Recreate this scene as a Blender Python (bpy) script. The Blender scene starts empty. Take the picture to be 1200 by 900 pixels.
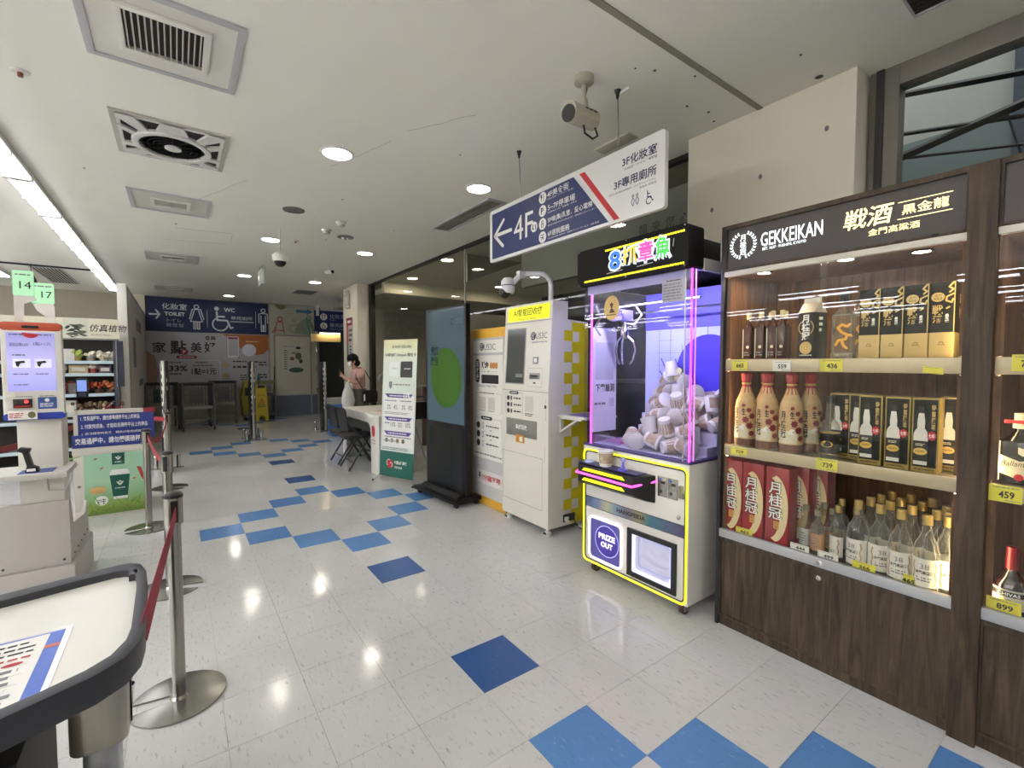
import bpy, bmesh, math, random
from mathutils import Vector, Matrix, Euler
random.seed(7)
PI = math.pi
SC = bpy.context.scene
COL = SC.collection

# ---------------------------------------------------------------- camera, world, exposure
cam_d = bpy.data.cameras.new('camera')
cam_d.sensor_fit = 'HORIZONTAL'; cam_d.sensor_width = 36.0
cam_d.lens = 539.73 / 1200 * 36.0
cam_d.clip_start = 0.02; cam_d.clip_end = 100
cam = bpy.data.objects.new('camera', cam_d); COL.objects.link(cam)
yaw, pitch = 0.62834, -0.04405
cam.location = (-1.032, -1.620, 1.413)
cam.rotation_euler = Euler((PI / 2 + pitch, 0, -yaw), 'XYZ')
SC.camera = cam

wd = bpy.data.worlds.new('world'); SC.world = wd; wd.use_nodes = True
wd.node_tree.nodes['Background'].inputs[0].default_value = (0.85, 0.87, 0.9, 1)
wd.node_tree.nodes['Background'].inputs[1].default_value = .75

SC.view_settings.view_transform = 'Standard'
SC.view_settings.look = 'None'
SC.view_settings.exposure = 1.02
SC.view_settings.gamma = 1.0
SC.view_settings.use_curve_mapping = False
STRIP_E, DOWN_E, STORE_E, UP_E = 6.0, 26.0, 18.0, 34.0          # glow of ceiling LED battens, downlights, added unseen store battens and their uplights

# ---------------------------------------------------------------- helpers
def lin(h):
    if isinstance(h, str):
        h = h.lstrip('#'); c = [int(h[i:i + 2], 16) / 255 for i in (0, 2, 4)]
    else:
        c = [v / 255 for v in h]
    return [v / 12.92 if v <= .04045 else ((v + .055) / 1.055) ** 2.4 for v in c]

MATS = {}
def mat(name, col, rough=.5, metal=0., emit=0., noise=(6., .08), coat=0., spec=.5, stretch=(1, 1, 1), bump=0., alpha=1., second=None):
    """procedural principled material; the colour wanders a little with object-space noise"""
    if name in MATS: return MATS[name]
    m = bpy.data.materials.new(name); m.use_nodes = True
    nt = m.node_tree; N = nt.nodes; L = nt.links
    b = N['Principled BSDF']; c = lin(col)
    tc = N.new('ShaderNodeTexCoord'); mp = N.new('ShaderNodeMapping')
    mp.inputs['Scale'].default_value = stretch
    nz = N.new('ShaderNodeTexNoise'); nz.inputs['Scale'].default_value = noise[0]; nz.inputs['Detail'].default_value = 4
    L.new(tc.outputs['Object'], mp.inputs[0]); L.new(mp.outputs[0], nz.inputs['Vector'])
    mx = N.new('ShaderNodeMix'); mx.data_type = 'RGBA'
    a = noise[1]
    c2 = lin(second) if second else [min(1, v * (1 + a)) for v in c]
    mx.inputs[6].default_value = (*[v * (1 - a) for v in c], 1) if not second else (*c, 1)
    mx.inputs[7].default_value = (*c2, 1)
    L.new(nz.outputs[0], mx.inputs[0])
    L.new(mx.outputs[2], b.inputs['Base Color'])
    b.inputs['Roughness'].default_value = rough; b.inputs['Metallic'].default_value = metal
    b.inputs['Coat Weight'].default_value = coat; b.inputs['Coat Roughness'].default_value = .1
    b.inputs['Specular IOR Level'].default_value = spec
    if emit:
        L.new(mx.outputs[2], b.inputs['Emission Color']); b.inputs['Emission Strength'].default_value = emit
    if bump:
        bp = N.new('ShaderNodeBump'); bp.inputs['Strength'].default_value = bump; bp.inputs['Distance'].default_value = .01
        L.new(nz.outputs[0], bp.inputs['Height']); L.new(bp.outputs[0], b.inputs['Normal'])
    if alpha < 1: b.inputs['Alpha'].default_value = alpha
    MATS[name] = m
    return m

def glass(name, tint='#ffffff', refl=1.0, rough=.0, opac=0., edge=0.):
    """thin pane: see-through with fresnel mirror, good from either side"""
    if name in MATS: return MATS[name]
    m = bpy.data.materials.new(name); m.use_nodes = True
    nt = m.node_tree; N = nt.nodes; L = nt.links; N.remove(N['Principled BSDF'])
    t = N.new('ShaderNodeBsdfTransparent'); t.inputs[0].default_value = (*lin(tint), 1)
    g = N.new('ShaderNodeBsdfGlossy'); g.inputs['Roughness'].default_value = rough
    lw = N.new('ShaderNodeFresnel'); lw.inputs[0].default_value = 1.5
    ge = N.new('ShaderNodeNewGeometry'); io = N.new('ShaderNodeMapRange'); io.inputs[3].default_value = 1.5; io.inputs[4].default_value = 1 / 1.5
    L.new(ge.outputs['Backfacing'], io.inputs[0]); L.new(io.outputs[0], lw.inputs[0])
    nz = N.new('ShaderNodeTexNoise'); nz.inputs['Scale'].default_value = 3
    mu = N.new('ShaderNodeMath'); mu.operation = 'MULTIPLY'; mu.inputs[1].default_value = refl
    ad = N.new('ShaderNodeMath'); ad.operation = 'MULTIPLY_ADD'; ad.inputs[1].default_value = .004
    L.new(lw.outputs[0], mu.inputs[0]); L.new(nz.outputs[0], ad.inputs[0]); L.new(mu.outputs[0], ad.inputs[2])
    mx = N.new('ShaderNodeMixShader')
    L.new(ad.outputs[0], mx.inputs[0]); L.new(t.outputs[0], mx.inputs[1]); L.new(g.outputs[0], mx.inputs[2])
    out = mx
    if edge:  # pale diffuse rim stands in for light gathered at glass edges
        f = N.new('ShaderNodeLayerWeight'); f.inputs[0].default_value = .5
        pw = N.new('ShaderNodeMath'); pw.operation = 'POWER'; pw.inputs[1].default_value = 3.; L.new(f.outputs['Facing'], pw.inputs[0])
        pm = N.new('ShaderNodeMath'); pm.operation = 'MULTIPLY'; pm.inputs[1].default_value = edge; L.new(pw.outputs[0], pm.inputs[0])
        de = N.new('ShaderNodeBsdfDiffuse'); de.inputs[0].default_value = (.8, .8, .78, 1); m3 = N.new('ShaderNodeMixShader')
        L.new(pm.outputs[0], m3.inputs[0]); L.new(out.outputs[0], m3.inputs[1]); L.new(de.outputs[0], m3.inputs[2]); out = m3
    if opac:
        d = N.new('ShaderNodeBsdfDiffuse'); d.inputs[0].default_value = (*lin(tint), 1)
        m2 = N.new('ShaderNodeMixShader'); m2.inputs[0].default_value = opac
        L.new(out.outputs[0], m2.inputs[1]); L.new(d.outputs[0], m2.inputs[2]); out = m2
    L.new(out.outputs[0], N['Material Output'].inputs[0])
    MATS[name] = m
    return m

def wood(name, c1, c2, rough=.45):
    if name in MATS: return MATS[name]
    m = bpy.data.materials.new(name); m.use_nodes = True
    nt = m.node_tree; N = nt.nodes; L = nt.links; b = N['Principled BSDF']
    tc = N.new('ShaderNodeTexCoord'); mp = N.new('ShaderNodeMapping'); mp.inputs['Scale'].default_value = (14, 14, 1.2)
    n1 = N.new('ShaderNodeTexNoise'); n1.inputs['Scale'].default_value = 2.2; n1.inputs['Detail'].default_value = 8; n1.inputs['Distortion'].default_value = 1.2
    mp2 = N.new('ShaderNodeMapping'); mp2.inputs['Scale'].default_value = (60, 60, 2.5)
    n2 = N.new('ShaderNodeTexNoise'); n2.inputs['Scale'].default_value = 3; n2.inputs['Detail'].default_value = 3
    L.new(tc.outputs['Object'], mp.inputs[0]); L.new(mp.outputs[0], n1.inputs['Vector'])
    L.new(tc.outputs['Object'], mp2.inputs[0]); L.new(mp2.outputs[0], n2.inputs['Vector'])
    ad = N.new('ShaderNodeMath'); ad.operation = 'MULTIPLY_ADD'; ad.inputs[1].default_value = .35
    L.new(n2.outputs[0], ad.inputs[0]); L.new(n1.outputs[0], ad.inputs[2])
    r = N.new('ShaderNodeValToRGB'); r.color_ramp.elements[0].position = .45; r.color_ramp.elements[1].position = .9
    r.color_ramp.elements[0].color = (*lin(c1), 1); r.color_ramp.elements[1].color = (*lin(c2), 1)
    L.new(ad.outputs[0], r.inputs[0]); L.new(r.outputs[0], b.inputs['Base Color']); b.inputs['Roughness'].default_value = rough + .1; b.inputs['Specular IOR Level'].default_value = .25
    MATS[name] = m
    return m

def tile_mat(name, base, streak, light, rough=.2):
    """marbled vinyl: short streaks, specks and a few grey scuffs, world position so neighbours differ"""
    m = bpy.data.materials.new(name); m.use_nodes = True
    nt = m.node_tree; N = nt.nodes; L = nt.links; b = N['Principled BSDF']
    ge = N.new('ShaderNodeNewGeometry'); oi = N.new('ShaderNodeObjectInfo')
    mp = N.new('ShaderNodeMapping'); mp.inputs['Scale'].default_value = (9, 2.2, 1); mp.inputs['Rotation'].default_value = (0, 0, .5)
    L.new(ge.outputs['Position'], mp.inputs[0])
    n1 = N.new('ShaderNodeTexNoise'); n1.inputs['Scale'].default_value = 9; n1.inputs['Detail'].default_value = 5; n1.inputs['Roughness'].default_value = .65
    L.new(mp.outputs[0], n1.inputs['Vector'])
    r = N.new('ShaderNodeValToRGB'); e = r.color_ramp.elements
    e[0].position = .25; e[0].color = (*lin(streak), 1); e[1].position = .42; e[1].color = (*lin(base), 1)
    e3 = e.new(.62); e3.color = (*lin(base), 1); e4 = e.new(.74); e4.color = (*lin(light), 1)
    L.new(n1.outputs[0], r.inputs[0])
    n2 = N.new('ShaderNodeTexNoise'); n2.inputs['Scale'].default_value = .9; n2.inputs['Detail'].default_value = 3
    L.new(ge.outputs['Position'], n2.inputs['Vector'])
    mx = N.new('ShaderNodeMix'); mx.data_type = 'RGBA'; mx.blend_type = 'MULTIPLY'; mx.inputs[0].default_value = 1
    r2 = N.new('ShaderNodeValToRGB'); r2.color_ramp.elements[0].position = .3; r2.color_ramp.elements[0].color = (.86, .86, .85, 1)
    r2.color_ramp.elements[1].position = .6; r2.color_ramp.elements[1].color = (1, 1, 1, 1)
    L.new(n2.outputs[0], r2.inputs[0]); L.new(r.outputs[0], mx.inputs[6]); L.new(r2.outputs[0], mx.inputs[7])
    L.new(mx.outputs[2], b.inputs['Base Color'])
    rr = N.new('ShaderNodeMapRange'); rr.inputs[3].default_value = rough - .05; rr.inputs[4].default_value = rough + .1
    L.new(n2.outputs[0], rr.inputs[0]); L.new(rr.outputs[0], b.inputs['Roughness'])
    n3 = N.new('ShaderNodeTexNoise'); n3.inputs['Scale'].default_value = 5; n3.inputs['Detail'].default_value = 2
    L.new(ge.outputs['Position'], n3.inputs['Vector'])
    bp = N.new('ShaderNodeBump'); bp.inputs['Strength'].default_value = .12; bp.inputs['Distance'].default_value = .01
    L.new(n3.outputs[0], bp.inputs['Height']); L.new(bp.outputs[0], b.inputs['Normal'])
    MATS[name] = m
    return m

def gradient_mat(name, stops, axis=2, lo=0., hi=1., emit=0., rough=.4):
    """colour ramp along an object axis (printed sheets, screens)"""
    m = bpy.data.materials.new(name); m.use_nodes = True
    nt = m.node_tree; N = nt.nodes; L = nt.links; b = N['Principled BSDF']
    tc = N.new('ShaderNodeTexCoord'); sp = N.new('ShaderNodeSeparateXYZ'); L.new(tc.outputs['Object'], sp.inputs[0])
    mr = N.new('ShaderNodeMapRange'); mr.inputs[1].default_value = lo; mr.inputs[2].default_value = hi
    L.new(sp.outputs[axis], mr.inputs[0])
    nz = N.new('ShaderNodeTexNoise'); nz.inputs['Scale'].default_value = 8
    L.new(tc.outputs['Object'], nz.inputs['Vector'])
    ad = N.new('ShaderNodeMath'); ad.operation = 'MULTIPLY_ADD'; ad.inputs[1].default_value = .06
    L.new(nz.outputs[0], ad.inputs[0]); L.new(mr.outputs[0], ad.inputs[2])
    r = N.new('ShaderNodeValToRGB'); e = r.color_ramp.elements
    e[0].position = stops[0][0]; e[0].color = (*lin(stops[0][1]), 1); e[1].position = stops[-1][0]; e[1].color = (*lin(stops[-1][1]), 1)
    for p, c in stops[1:-1]:
        x = e.new(p); x.color = (*lin(c), 1)
    L.new(ad.outputs[0], r.inputs[0]); L.new(r.outputs[0], b.inputs['Base Color']); b.inputs['Roughness'].default_value = rough
    if emit:
        L.new(r.outputs[0], b.inputs['Emission Color']); b.inputs['Emission Strength'].default_value = emit
    MATS[name] = m
    return m

class MB:
    """collects simple solids; build() links them as one mesh object"""
    def __init__(s): s.v = []; s.f = []
    def add(s, vs, fs):
        n = len(s.v); s.v += [tuple(v) for v in vs]; s.f += [tuple(i + n for i in f) for f in fs]; return s
    def box(s, x0, x1, y0, y1, z0, z1):
        vs = [(x, y, z) for z in (z0, z1) for y in (y0, y1) for x in (x0, x1)]
        return s.add(vs, [(0, 2, 3, 1), (4, 5, 7, 6), (0, 1, 5, 4), (2, 6, 7, 3), (0, 4, 6, 2), (1, 3, 7, 5)])
    def tube(s, pts, r, n=8, closed=False, r1=None, caps=True):
        P = [Vector(p) for p in pts]; m = len(P); rings = []; up = None
        for i, p in enumerate(P):
            a = P[(i - 1) % m] if (i or closed) else p; b = P[(i + 1) % m] if (i < m - 1 or closed) else p
            d = (b - a).normalized()
            if up is None or abs(up.dot(d)) > .95:
                up = Vector((0, 0, 1)) if abs(d.z) < .9 else Vector((1, 0, 0))
            x = d.cross(up).normalized(); y = x.cross(d).normalized(); up = y
            rr = r if r1 is None else r + (r1 - r) * i / max(1, m - 1)
            rings.append([p + x * math.cos(2 * PI * k / n) * rr + y * math.sin(2 * PI * k / n) * rr for k in range(n)])
        vs = [v for q in rings for v in q]; fs = []
        for i in range(m if closed else m - 1):
            j = (i + 1) % m
            for k in range(n):
                fs.append((i * n + k, i * n + (k + 1) % n, j * n + (k + 1) % n, j * n + k))
        if not closed and caps: fs += [tuple(range(n))[::-1], tuple((m - 1) * n + k for k in range(n))]
        return s.add(vs, fs)
    def cyl(s, a, b, r, r1=None, n=16): return s.tube([a, b], r, n, r1=r1)
    def lathe(s, c, prof, n=16, a0=0., a1=2 * PI, sx=1., sy=1.):
        full = abs(a1 - a0 - 2 * PI) < 1e-6; k = n if full else n + 1; vs = []; fs = []
        for r, z in prof:
            for i in range(k):
                t = a0 + (a1 - a0) * i / n
                vs.append((c[0] + r * sx * math.cos(t), c[1] + r * sy * math.sin(t), c[2] + z))
        for j in range(len(prof) - 1):
            for i in range(n):
                i2 = (i + 1) % k
                fs.append((j * k + i, j * k + i2, (j + 1) * k + i2, (j + 1) * k + i))
        if full:
            if prof[0][0] > 1e-5: fs.append(tuple(range(k))[::-1])
            if prof[-1][0] > 1e-5: fs.append(tuple((len(prof) - 1) * k + i for i in range(k)))
        return s.add(vs, fs)
    def prism(s, poly, a, b, ax='y'):
        """polygon (2-D) pushed from a to b along an axis; 'y': (x,z)  'x': (y,z)  'z': (x,y)"""
        f = {'y': lambda p, t: (p[0], t, p[1]), 'x': lambda p, t: (t, p[0], p[1]), 'z': lambda p, t: (p[0], p[1], t)}[ax]
        n = len(poly); vs = [f(p, a) for p in poly] + [f(p, b) for p in poly]
        fs = [tuple(range(n)), tuple(range(2 * n - 1, n - 1, -1))] + [(i, i + n, (i + 1) % n + n, (i + 1) % n) for i in range(n)]
        return s.add(vs, fs)
    def ring(s, outer, inner, a, b, ax='y'):
        """frame between two polygons with the same count"""
        f = {'y': lambda p, t: (p[0], t, p[1]), 'x': lambda p, t: (t, p[0], p[1]), 'z': lambda p, t: (p[0], p[1], t)}[ax]
        n = len(outer); vs = [f(p, t) for t in (a, b) for q in (outer, inner) for p in q]; fs = []
        for i in range(n):
            j = (i + 1) % n
            fs += [(i, j, n + j, n + i), (2 * n + i, 3 * n + i, 3 * n + j, 2 * n + j), (i, 2 * n + i, 2 * n + j, j), (n + i, n + j, 3 * n + j, 3 * n + i)]
        return s.add(vs, fs)
    def ball(s, c, r, n=10, m=7):
        rx, ry, rz = (r, r, r) if not hasattr(r, '__len__') else r
        vs = [(c[0], c[1], c[2] - rz)]
        for j in range(1, m):
            t = -PI / 2 + PI * j / m
            vs += [(c[0] + rx * math.cos(t) * math.cos(2 * PI * i / n), c[1] + ry * math.cos(t) * math.sin(2 * PI * i / n), c[2] + rz * math.sin(t)) for i in range(n)]
        vs.append((c[0], c[1], c[2] + rz)); fs = []
        for i in range(n): fs.append((0, 1 + (i + 1) % n, 1 + i))
        for j in range(m - 2):
            for i in range(n):
                a = 1 + j * n; fs.append((a + i, a + (i + 1) % n, a + n + (i + 1) % n, a + n + i))
        a = 1 + (m - 2) * n
        for i in range(n): fs.append((a + i, a + (i + 1) % n, len(vs) - 1))
        return s.add(vs, fs)
    def mesh(s, name, m, bevel=0., smooth=False, warp=None, seg=2):
        me = bpy.data.meshes.new(name)
        vs = [warp(v) for v in s.v] if warp else s.v
        me.from_pydata(vs, [], s.f)
        bm = bmesh.new(); bm.from_mesh(me)
        bmesh.ops.recalc_face_normals(bm, faces=bm.faces)
        if bevel:
            es = [e for e in bm.edges if len(e.link_faces) == 2 and e.calc_face_angle(0) > .5]
            bmesh.ops.bevel(bm, geom=es, offset=bevel, segments=seg, profile=.6, affect='EDGES', clamp_overlap=True)
        bm.to_mesh(me); bm.free()
        if m: me.materials.append(m)
        if smooth or bevel:
            me.polygons.foreach_set('use_smooth', [True] * len(me.polygons)); me.set_sharp_from_angle(angle=.75)
        return me
    def build(s, name, m, parent=None, **k):
        return link(name, s.mesh(name, m, **k), parent)

def link(name, me, parent=None):
    o = bpy.data.objects.new(name, me); COL.objects.link(o)
    if parent: o.parent = parent
    return o

def thing(name, label, cat, loc=(0, 0, 0), rz=0., group=None):
    o = bpy.data.objects.new(name, None); COL.objects.link(o); o.empty_display_size = .1
    o.location = loc; o.rotation_euler = (0, 0, rz); o['label'] = label; o['category'] = cat
    if group: o['group'] = group
    return o
def tag(o, label, cat, group=None):
    o['label'] = label; o['category'] = cat
    if group: o['group'] = group
    return o
def struct(o): o['kind'] = 'structure'; return o
def stuff(o): o['kind'] = 'stuff'; return o
def copy_tree(o, parent=None):
    c = o.copy(); COL.objects.link(c)
    if parent: c.parent = parent
    for ch in list(o.children): copy_tree(ch, c)
    return c

def rrect(x0, x1, z0, z1, r, n=4):
    pts = []
    for cx, cz, a in ((x1 - r, z0 + r, -PI / 2), (x1 - r, z1 - r, 0), (x0 + r, z1 - r, PI / 2), (x0 + r, z0 + r, PI)):
        pts += [(cx + r * math.cos(a + PI / 2 * i / n), cz + r * math.sin(a + PI / 2 * i / n)) for i in range(n + 1)]
    return pts
def disc(cx, cz, rx, rz=None, n=24, a0=0., a1=2 * PI):
    rz = rz or rx
    return [(cx + rx * math.cos(a0 + (a1 - a0) * i / n), cz + rz * math.sin(a0 + (a1 - a0) * i / n)) for i in range(n)]

def flat(name, poly, y, m, parent, th=.001, warp=None):
    """a thin printed or stuck-on shape on a front (faces -y)"""
    return MB().prism(poly, y - th, y).build(name, m, parent, warp=warp)
def R4(x0, x1, z0, z1): return [(x0, z0), (x1, z0), (x1, z1), (x0, z1)]

TXT = {}
def text(s, box, y, m, parent, bold=0., bend=0., warp=None, name='lettering', keep=False, slant=0., th=.0006, vertical=False, cx=None, rot=0.):
    """a line of lettering fitted into box=(x0,x1,z0,z1) of the front plane y; vertical stacks the characters"""
    x0, x1, z0, z1 = box
    if vertical: s = '\n'.join(s)
    key = (s, bold, slant, vertical)
    if key not in TXT:
        c = bpy.data.curves.new('t', 'FONT'); c.body = s; c.offset = bold; c.resolution_u = 2; c.extrude = 0; c.shear = slant
        c.align_x = 'CENTER' if vertical else 'LEFT'; c.space_line = .62 if False else 1.0
        o = bpy.data.objects.new('t', c); me = o.to_mesh()
        vs = [tuple(v.co) for v in me.vertices]; fs = [tuple(p.vertices) for p in me.polygons]
        o.to_mesh_clear(); bpy.data.objects.remove(o); bpy.data.curves.remove(c)
        TXT[key] = (vs, fs)
    vs, fs = TXT[key]
    if not vs: return None
    ax0 = min(v[0] for v in vs); ax1 = max(v[0] for v in vs); az0 = min(v[1] for v in vs); az1 = max(v[1] for v in vs)
    sx = (x1 - x0) / (ax1 - ax0); sz = (z1 - z0) / (az1 - az0)
    if keep: sx = sz = min(sx, sz)
    ox = (x0 + x1) / 2 - sx * (ax0 + ax1) / 2; oz = (z0 + z1) / 2 - sz * (az0 + az1) / 2
    out = []
    for v in vs:
        X, Z = ox + sx * v[0], oz + sz * v[1]
        if rot:
            dx, dz = X - (x0 + x1) / 2, Z - (z0 + z1) / 2
            X = (x0 + x1) / 2 + dx * math.cos(rot) - dz * math.sin(rot); Z = (z0 + z1) / 2 + dx * math.sin(rot) + dz * math.cos(rot)
        Y = y - th
        if bend:
            c = cx if cx is not None else (x0 + x1) / 2; t = (X - c) / bend; X, Y = c + bend * math.sin(t), y - th + bend * (1 - math.cos(t))
        out.append((X, Y, Z))
    b = MB(); b.v = out; b.f = list(fs)
    me = bpy.data.meshes.new(name); me.from_pydata([warp(v) for v in out] if warp else out, [], fs); me.materials.append(m)
    return link(name, me, parent)

def prints(blocks, y, m, parent, warp=None, name='fine_print', gap=.5, seed=1):
    """print too small to read in the photograph: rows of word-long dashes, one mesh"""
    rnd = random.Random(seed); b = MB()
    for x0, x1, z0, z1, rows in blocks:
        h = (z1 - z0) / rows
        for i in range(rows):
            x = x0; zz = z1 - (i + 1) * h + h * gap * .5; end = x1 - (x1 - x0) * (.25 * rnd.random() if rows > 1 else 0)
            while x < end:
                w = min(end - x, h * (.5 + 1.6 * rnd.random()))
                b.add([(x, y - .0006, zz), (x + w, y - .0006, zz), (x + w, y - .0006, zz + h * (1 - gap)), (x, y - .0006, zz + h * (1 - gap))], [(0, 1, 2, 3)])
                x += w + h * .3
    return stuff(b.build(name, m, parent, warp=warp))

def dashes(n, box, y, m, parent, warp=None, vertical=False, **k):
    """lettering the photograph leaves unreadable: a row (or column) of small marks"""
    return prints([(*box, n if vertical else 1)], y, m, parent, warp=warp, seed=n)
# ---------------------------------------------------------------- shared materials
WHITE = mat('white_paint', '#dcdad2', .45, noise=(4, .04))
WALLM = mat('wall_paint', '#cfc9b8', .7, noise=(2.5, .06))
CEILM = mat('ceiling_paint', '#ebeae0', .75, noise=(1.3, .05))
BEIGE = mat('beige_paint', '#a59d88', .7, noise=(2, .06))
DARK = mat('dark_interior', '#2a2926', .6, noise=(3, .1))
BLACK = mat('black_plastic', '#121214', .4, noise=(8, .1))
BLKM = mat('black_metal', '#131315', .35, .4)
GREYM = mat('grey_metal', '#8d8d8c', .35, .7, noise=(12, .08))
STEEL = mat('brushed_steel', '#9b9993', .24, .95, noise=(5, .12), stretch=(30, 30, 1))
CHROME = mat('chrome', '#c9c9c8', .1, 1., noise=(4, .03))
ALU = mat('aluminium', '#a6a8aa', .35, .6, noise=(20, .05))
NAVY = mat('navy_print', '#17255c', .4, noise=(3, .06))
WPRINT = mat('white_print', '#e6e6e2', .5, noise=(4, .02))
KPRINT = mat('black_print', '#1c1b1d', .5, noise=(4, .05))
GPRINT = mat('grey_print', '#77767a', .5, noise=(4, .05))
RPRINT = mat('red_print', '#b3202b', .45, noise=(4, .06))
PAPER = mat('paper', '#e9e7e0', .6, noise=(5, .03))
GLASS = glass('clear_glass', '#f6f8f7')
DUSK = glass('storefront_glass', '#f6f8f6', .4)
LED = mat('led_lens', '#f5f5ff', .4, emit=STRIP_E, noise=(3, .02))
LED_S = mat('store_led_lens', '#f5f5ff', .4, emit=STORE_E, noise=(3, .02))
LED_U = mat('store_uplight_lens', '#f5f5ff', .4, emit=UP_E, noise=(3, .02))
DOWNL = mat('downlight_lens', '#fff6e6', .4, emit=DOWN_E, noise=(3, .02))
GROUT = mat('tile_joint', '#a39f95', .7)
TILE_W = tile_mat('tile_white', '#c6c6c4', '#807d75', '#d2d2d0', .09)
TILE_B = tile_mat('tile_blue', '#5583ba', '#42699e', '#93afcd', .2)
TILE_D = tile_mat('tile_dark_blue', '#2f5590', '#24457a', '#4f78aa', .2)

# ---------------------------------------------------------------- the setting: floor of vinyl tiles
S = .305
floor = struct(MB().box(-9, 6.2, -5, 14.2, -.12, -.003).build('floor', GROUT))
def is_ring(i, j):
    for c in (-5, 9, 23, 37):
        a, b = abs(i), abs(j - c)
        if a + b == 3: return 1
        if a == 0 and b == 5: return 2
    return 0
def tile_mesh(m):
    g = .0007
    return MB().box(g, S - g, g, S - g, -.003, 0).mesh('floor_tile', m)
tmesh = {0: tile_mesh(TILE_W), 1: tile_mesh(TILE_B), 2: tile_mesh(TILE_D)}
def cam_px(x, y):
    f = Vector((math.sin(yaw) * math.cos(pitch), math.cos(yaw) * math.cos(pitch), math.sin(pitch)))
    r = Vector((math.cos(yaw), -math.sin(yaw), 0)); u = r.cross(f)
    d = Vector((x, y, 0)) - Vector(cam.location); z = d.dot(f)
    return (600 + 539.7 * d.dot(r) / z, 450 - 539.7 * d.dot(u) / z) if z > .2 else None
cand = []; field = MB()
for i in range(-28, 20):
    for j in range(-16, 46):
        k = is_ring(i, j); p = cam_px((i + .5) * S, (j + .5) * S)
        if p is None or not (-60 < p[0] < 1260 and p[1] < 960) or not (-9 <= i < 7 and j < 40):
            cand.append((1000, i, j, k)); continue
        d = math.hypot((i + .5) * S + 1.03, (j + .5) * S + 1.62)
        hid = (i > 4) or (i > 2 and j > 14) or (i < -4 and j < 6)
        cand.append((d - (100 if k else 0) + (50 if hid else 0), i, j, k))
cand.sort()
for n, (d, i, j, k) in enumerate(cand):
    if n < 285 and d < 900 or k:
        t = link('blue_floor_tile' if k else 'floor_tile', tmesh[k], floor); t.location = (i * S, j * S, 0)
    else:
        g = .0007; field.box(i * S + g, (i + 1) * S - g, j * S + g, (j + 1) * S - g, -.003, 0)
stuff(field.build('floor_tile_field', TILE_W, floor))

# ceiling, walls
H = 3.0
ceiling = struct(MB().box(-9, 2.15, -5, 14.2, H, H + .12).build('ceiling', CEILM))
struct(MB().box(-9.1, -9, -5, 14.2, 0, H).build('wall_left', WALLM))
struct(MB().box(-9, 6.2, -5.1, -5, 0, H).build('wall_front', WALLM))
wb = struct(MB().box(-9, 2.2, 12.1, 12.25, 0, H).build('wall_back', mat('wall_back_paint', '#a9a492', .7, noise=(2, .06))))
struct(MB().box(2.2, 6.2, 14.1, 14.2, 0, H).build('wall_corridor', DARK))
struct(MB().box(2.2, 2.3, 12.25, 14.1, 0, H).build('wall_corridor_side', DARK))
struct(MB().box(1.7, 2.4, 10.62, 10.72, 1.97, 2.16).build('trim_1', mat('lit_lintel', '#e6c98f', .5, noise=(2, .1))))
colm = struct(MB().box(1.88, 2.15, 7.6, 8.55, 0, H).build('wall_column', mat('column_paint', '#d9d4c5', .55, noise=(2, .05)), bevel=.006))
blk = struct(MB().box(1.946, 2.6, -.658, .347, 0, H).build('wall_right', mat('pier_paint', '#dcd6c6', .65, noise=(2.2, .07)), bevel=.004))
# repaired holes in the pier
for y, z in ((.16, 2.46), (-.16, 2.58), (-.52, 2.73)):
    MB().lathe((0, 0, 0), [(.012, -.001), (.009, .004), (0, .004)], 7).build('patched_hole', GPRINT, blk, warp=lambda v, y=y, z=z: (1.945 - v[2], y + v[0], z + v[1] * 1.4))
# groove across the ceiling and the plain expansion joint
struct(MB().box(-.2, 1.946, -.168, -.135, H - .006, H).build('trim_2', mat('ceiling_joint', '#8f8a7c', .6)))
cr = MB()
random.seed(3)
for x0, y0, x1, y1 in ((.25, 1.6, .02, 2.3), (.55, .95, .28, 1.4), (-.5, 3.0, -.9, 4.0), (-1.0, 5.1, -.45, 5.0), (-.45, 5.0, -.42, 5.6), (-1.15, 5.8, -.45, 5.6)):
    pts = [(x0 + (x1 - x0) * k / 6 + random.uniform(-.012, .012), y0 + (y1 - y0) * k / 6, H - .0008) for k in range(7)]
    cr.tube(pts, .0009, 4)
cr.build('hairline_crack', GPRINT, ceiling)
for x, y, r in ((1.0, .05, .008), (1.1, .0, .012), (1.32, -.1, .01), (1.55, .1, .012), (1.72, .06, .014), (1.85, .1, .012), (1.88, -.5, .03), (1.6, -.52, .01), (.75, 1.5, .01), (-.9, 2.5, .01), (-1.6, 3.5, .012), (.3, 3.0, .014), (.55, 4.6, .012), (1.1, 3.7, .012), (-1.0, 4.9, .02)):
    MB().lathe((x, y, H - .004), [(r * .7, 0), (r * .5, .003)], 8).build('old_anchor_hole', KPRINT, ceiling)

# window_1 behind the cabinets: metal frame, glass, slanting bars outside
FRM = mat('window_frame_metal', '#77736a', .5, .3, noise=(6, .15))
w1 = struct(MB().box(2.10, 2.2, -.80, -.67, 0, H).box(2.1, 2.2, -4, -.80, 2.89, H).build('window_1', FRM, bevel=.004))
MB().box(2.09, 2.1, -.735, -.70, 0, H).build('window_post_groove', DARK, w1)
MB().box(2.15, 2.156, -4, -.80, 0, 2.89).build('window_pane', DUSK, w1)
for a, b, r in (((2.4, -.62, 2.99), (2.4, -2.6, 2.55), .018), ((2.4, -.62, 2.585), (2.4, -2.6, 2.99), .024), ((2.4, -.62, 2.765), (2.4, -2.6, 2.36), .012), ((2.4, -.75, 2.6), (2.4, -2.6, 2.22), .008), ((2.4, -1.16, 2.68), (2.4, -1.22, 2.44), .005)):
    MB().tube([a, b], r, 4).build('outside_bar', BLACK, w1)
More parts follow.
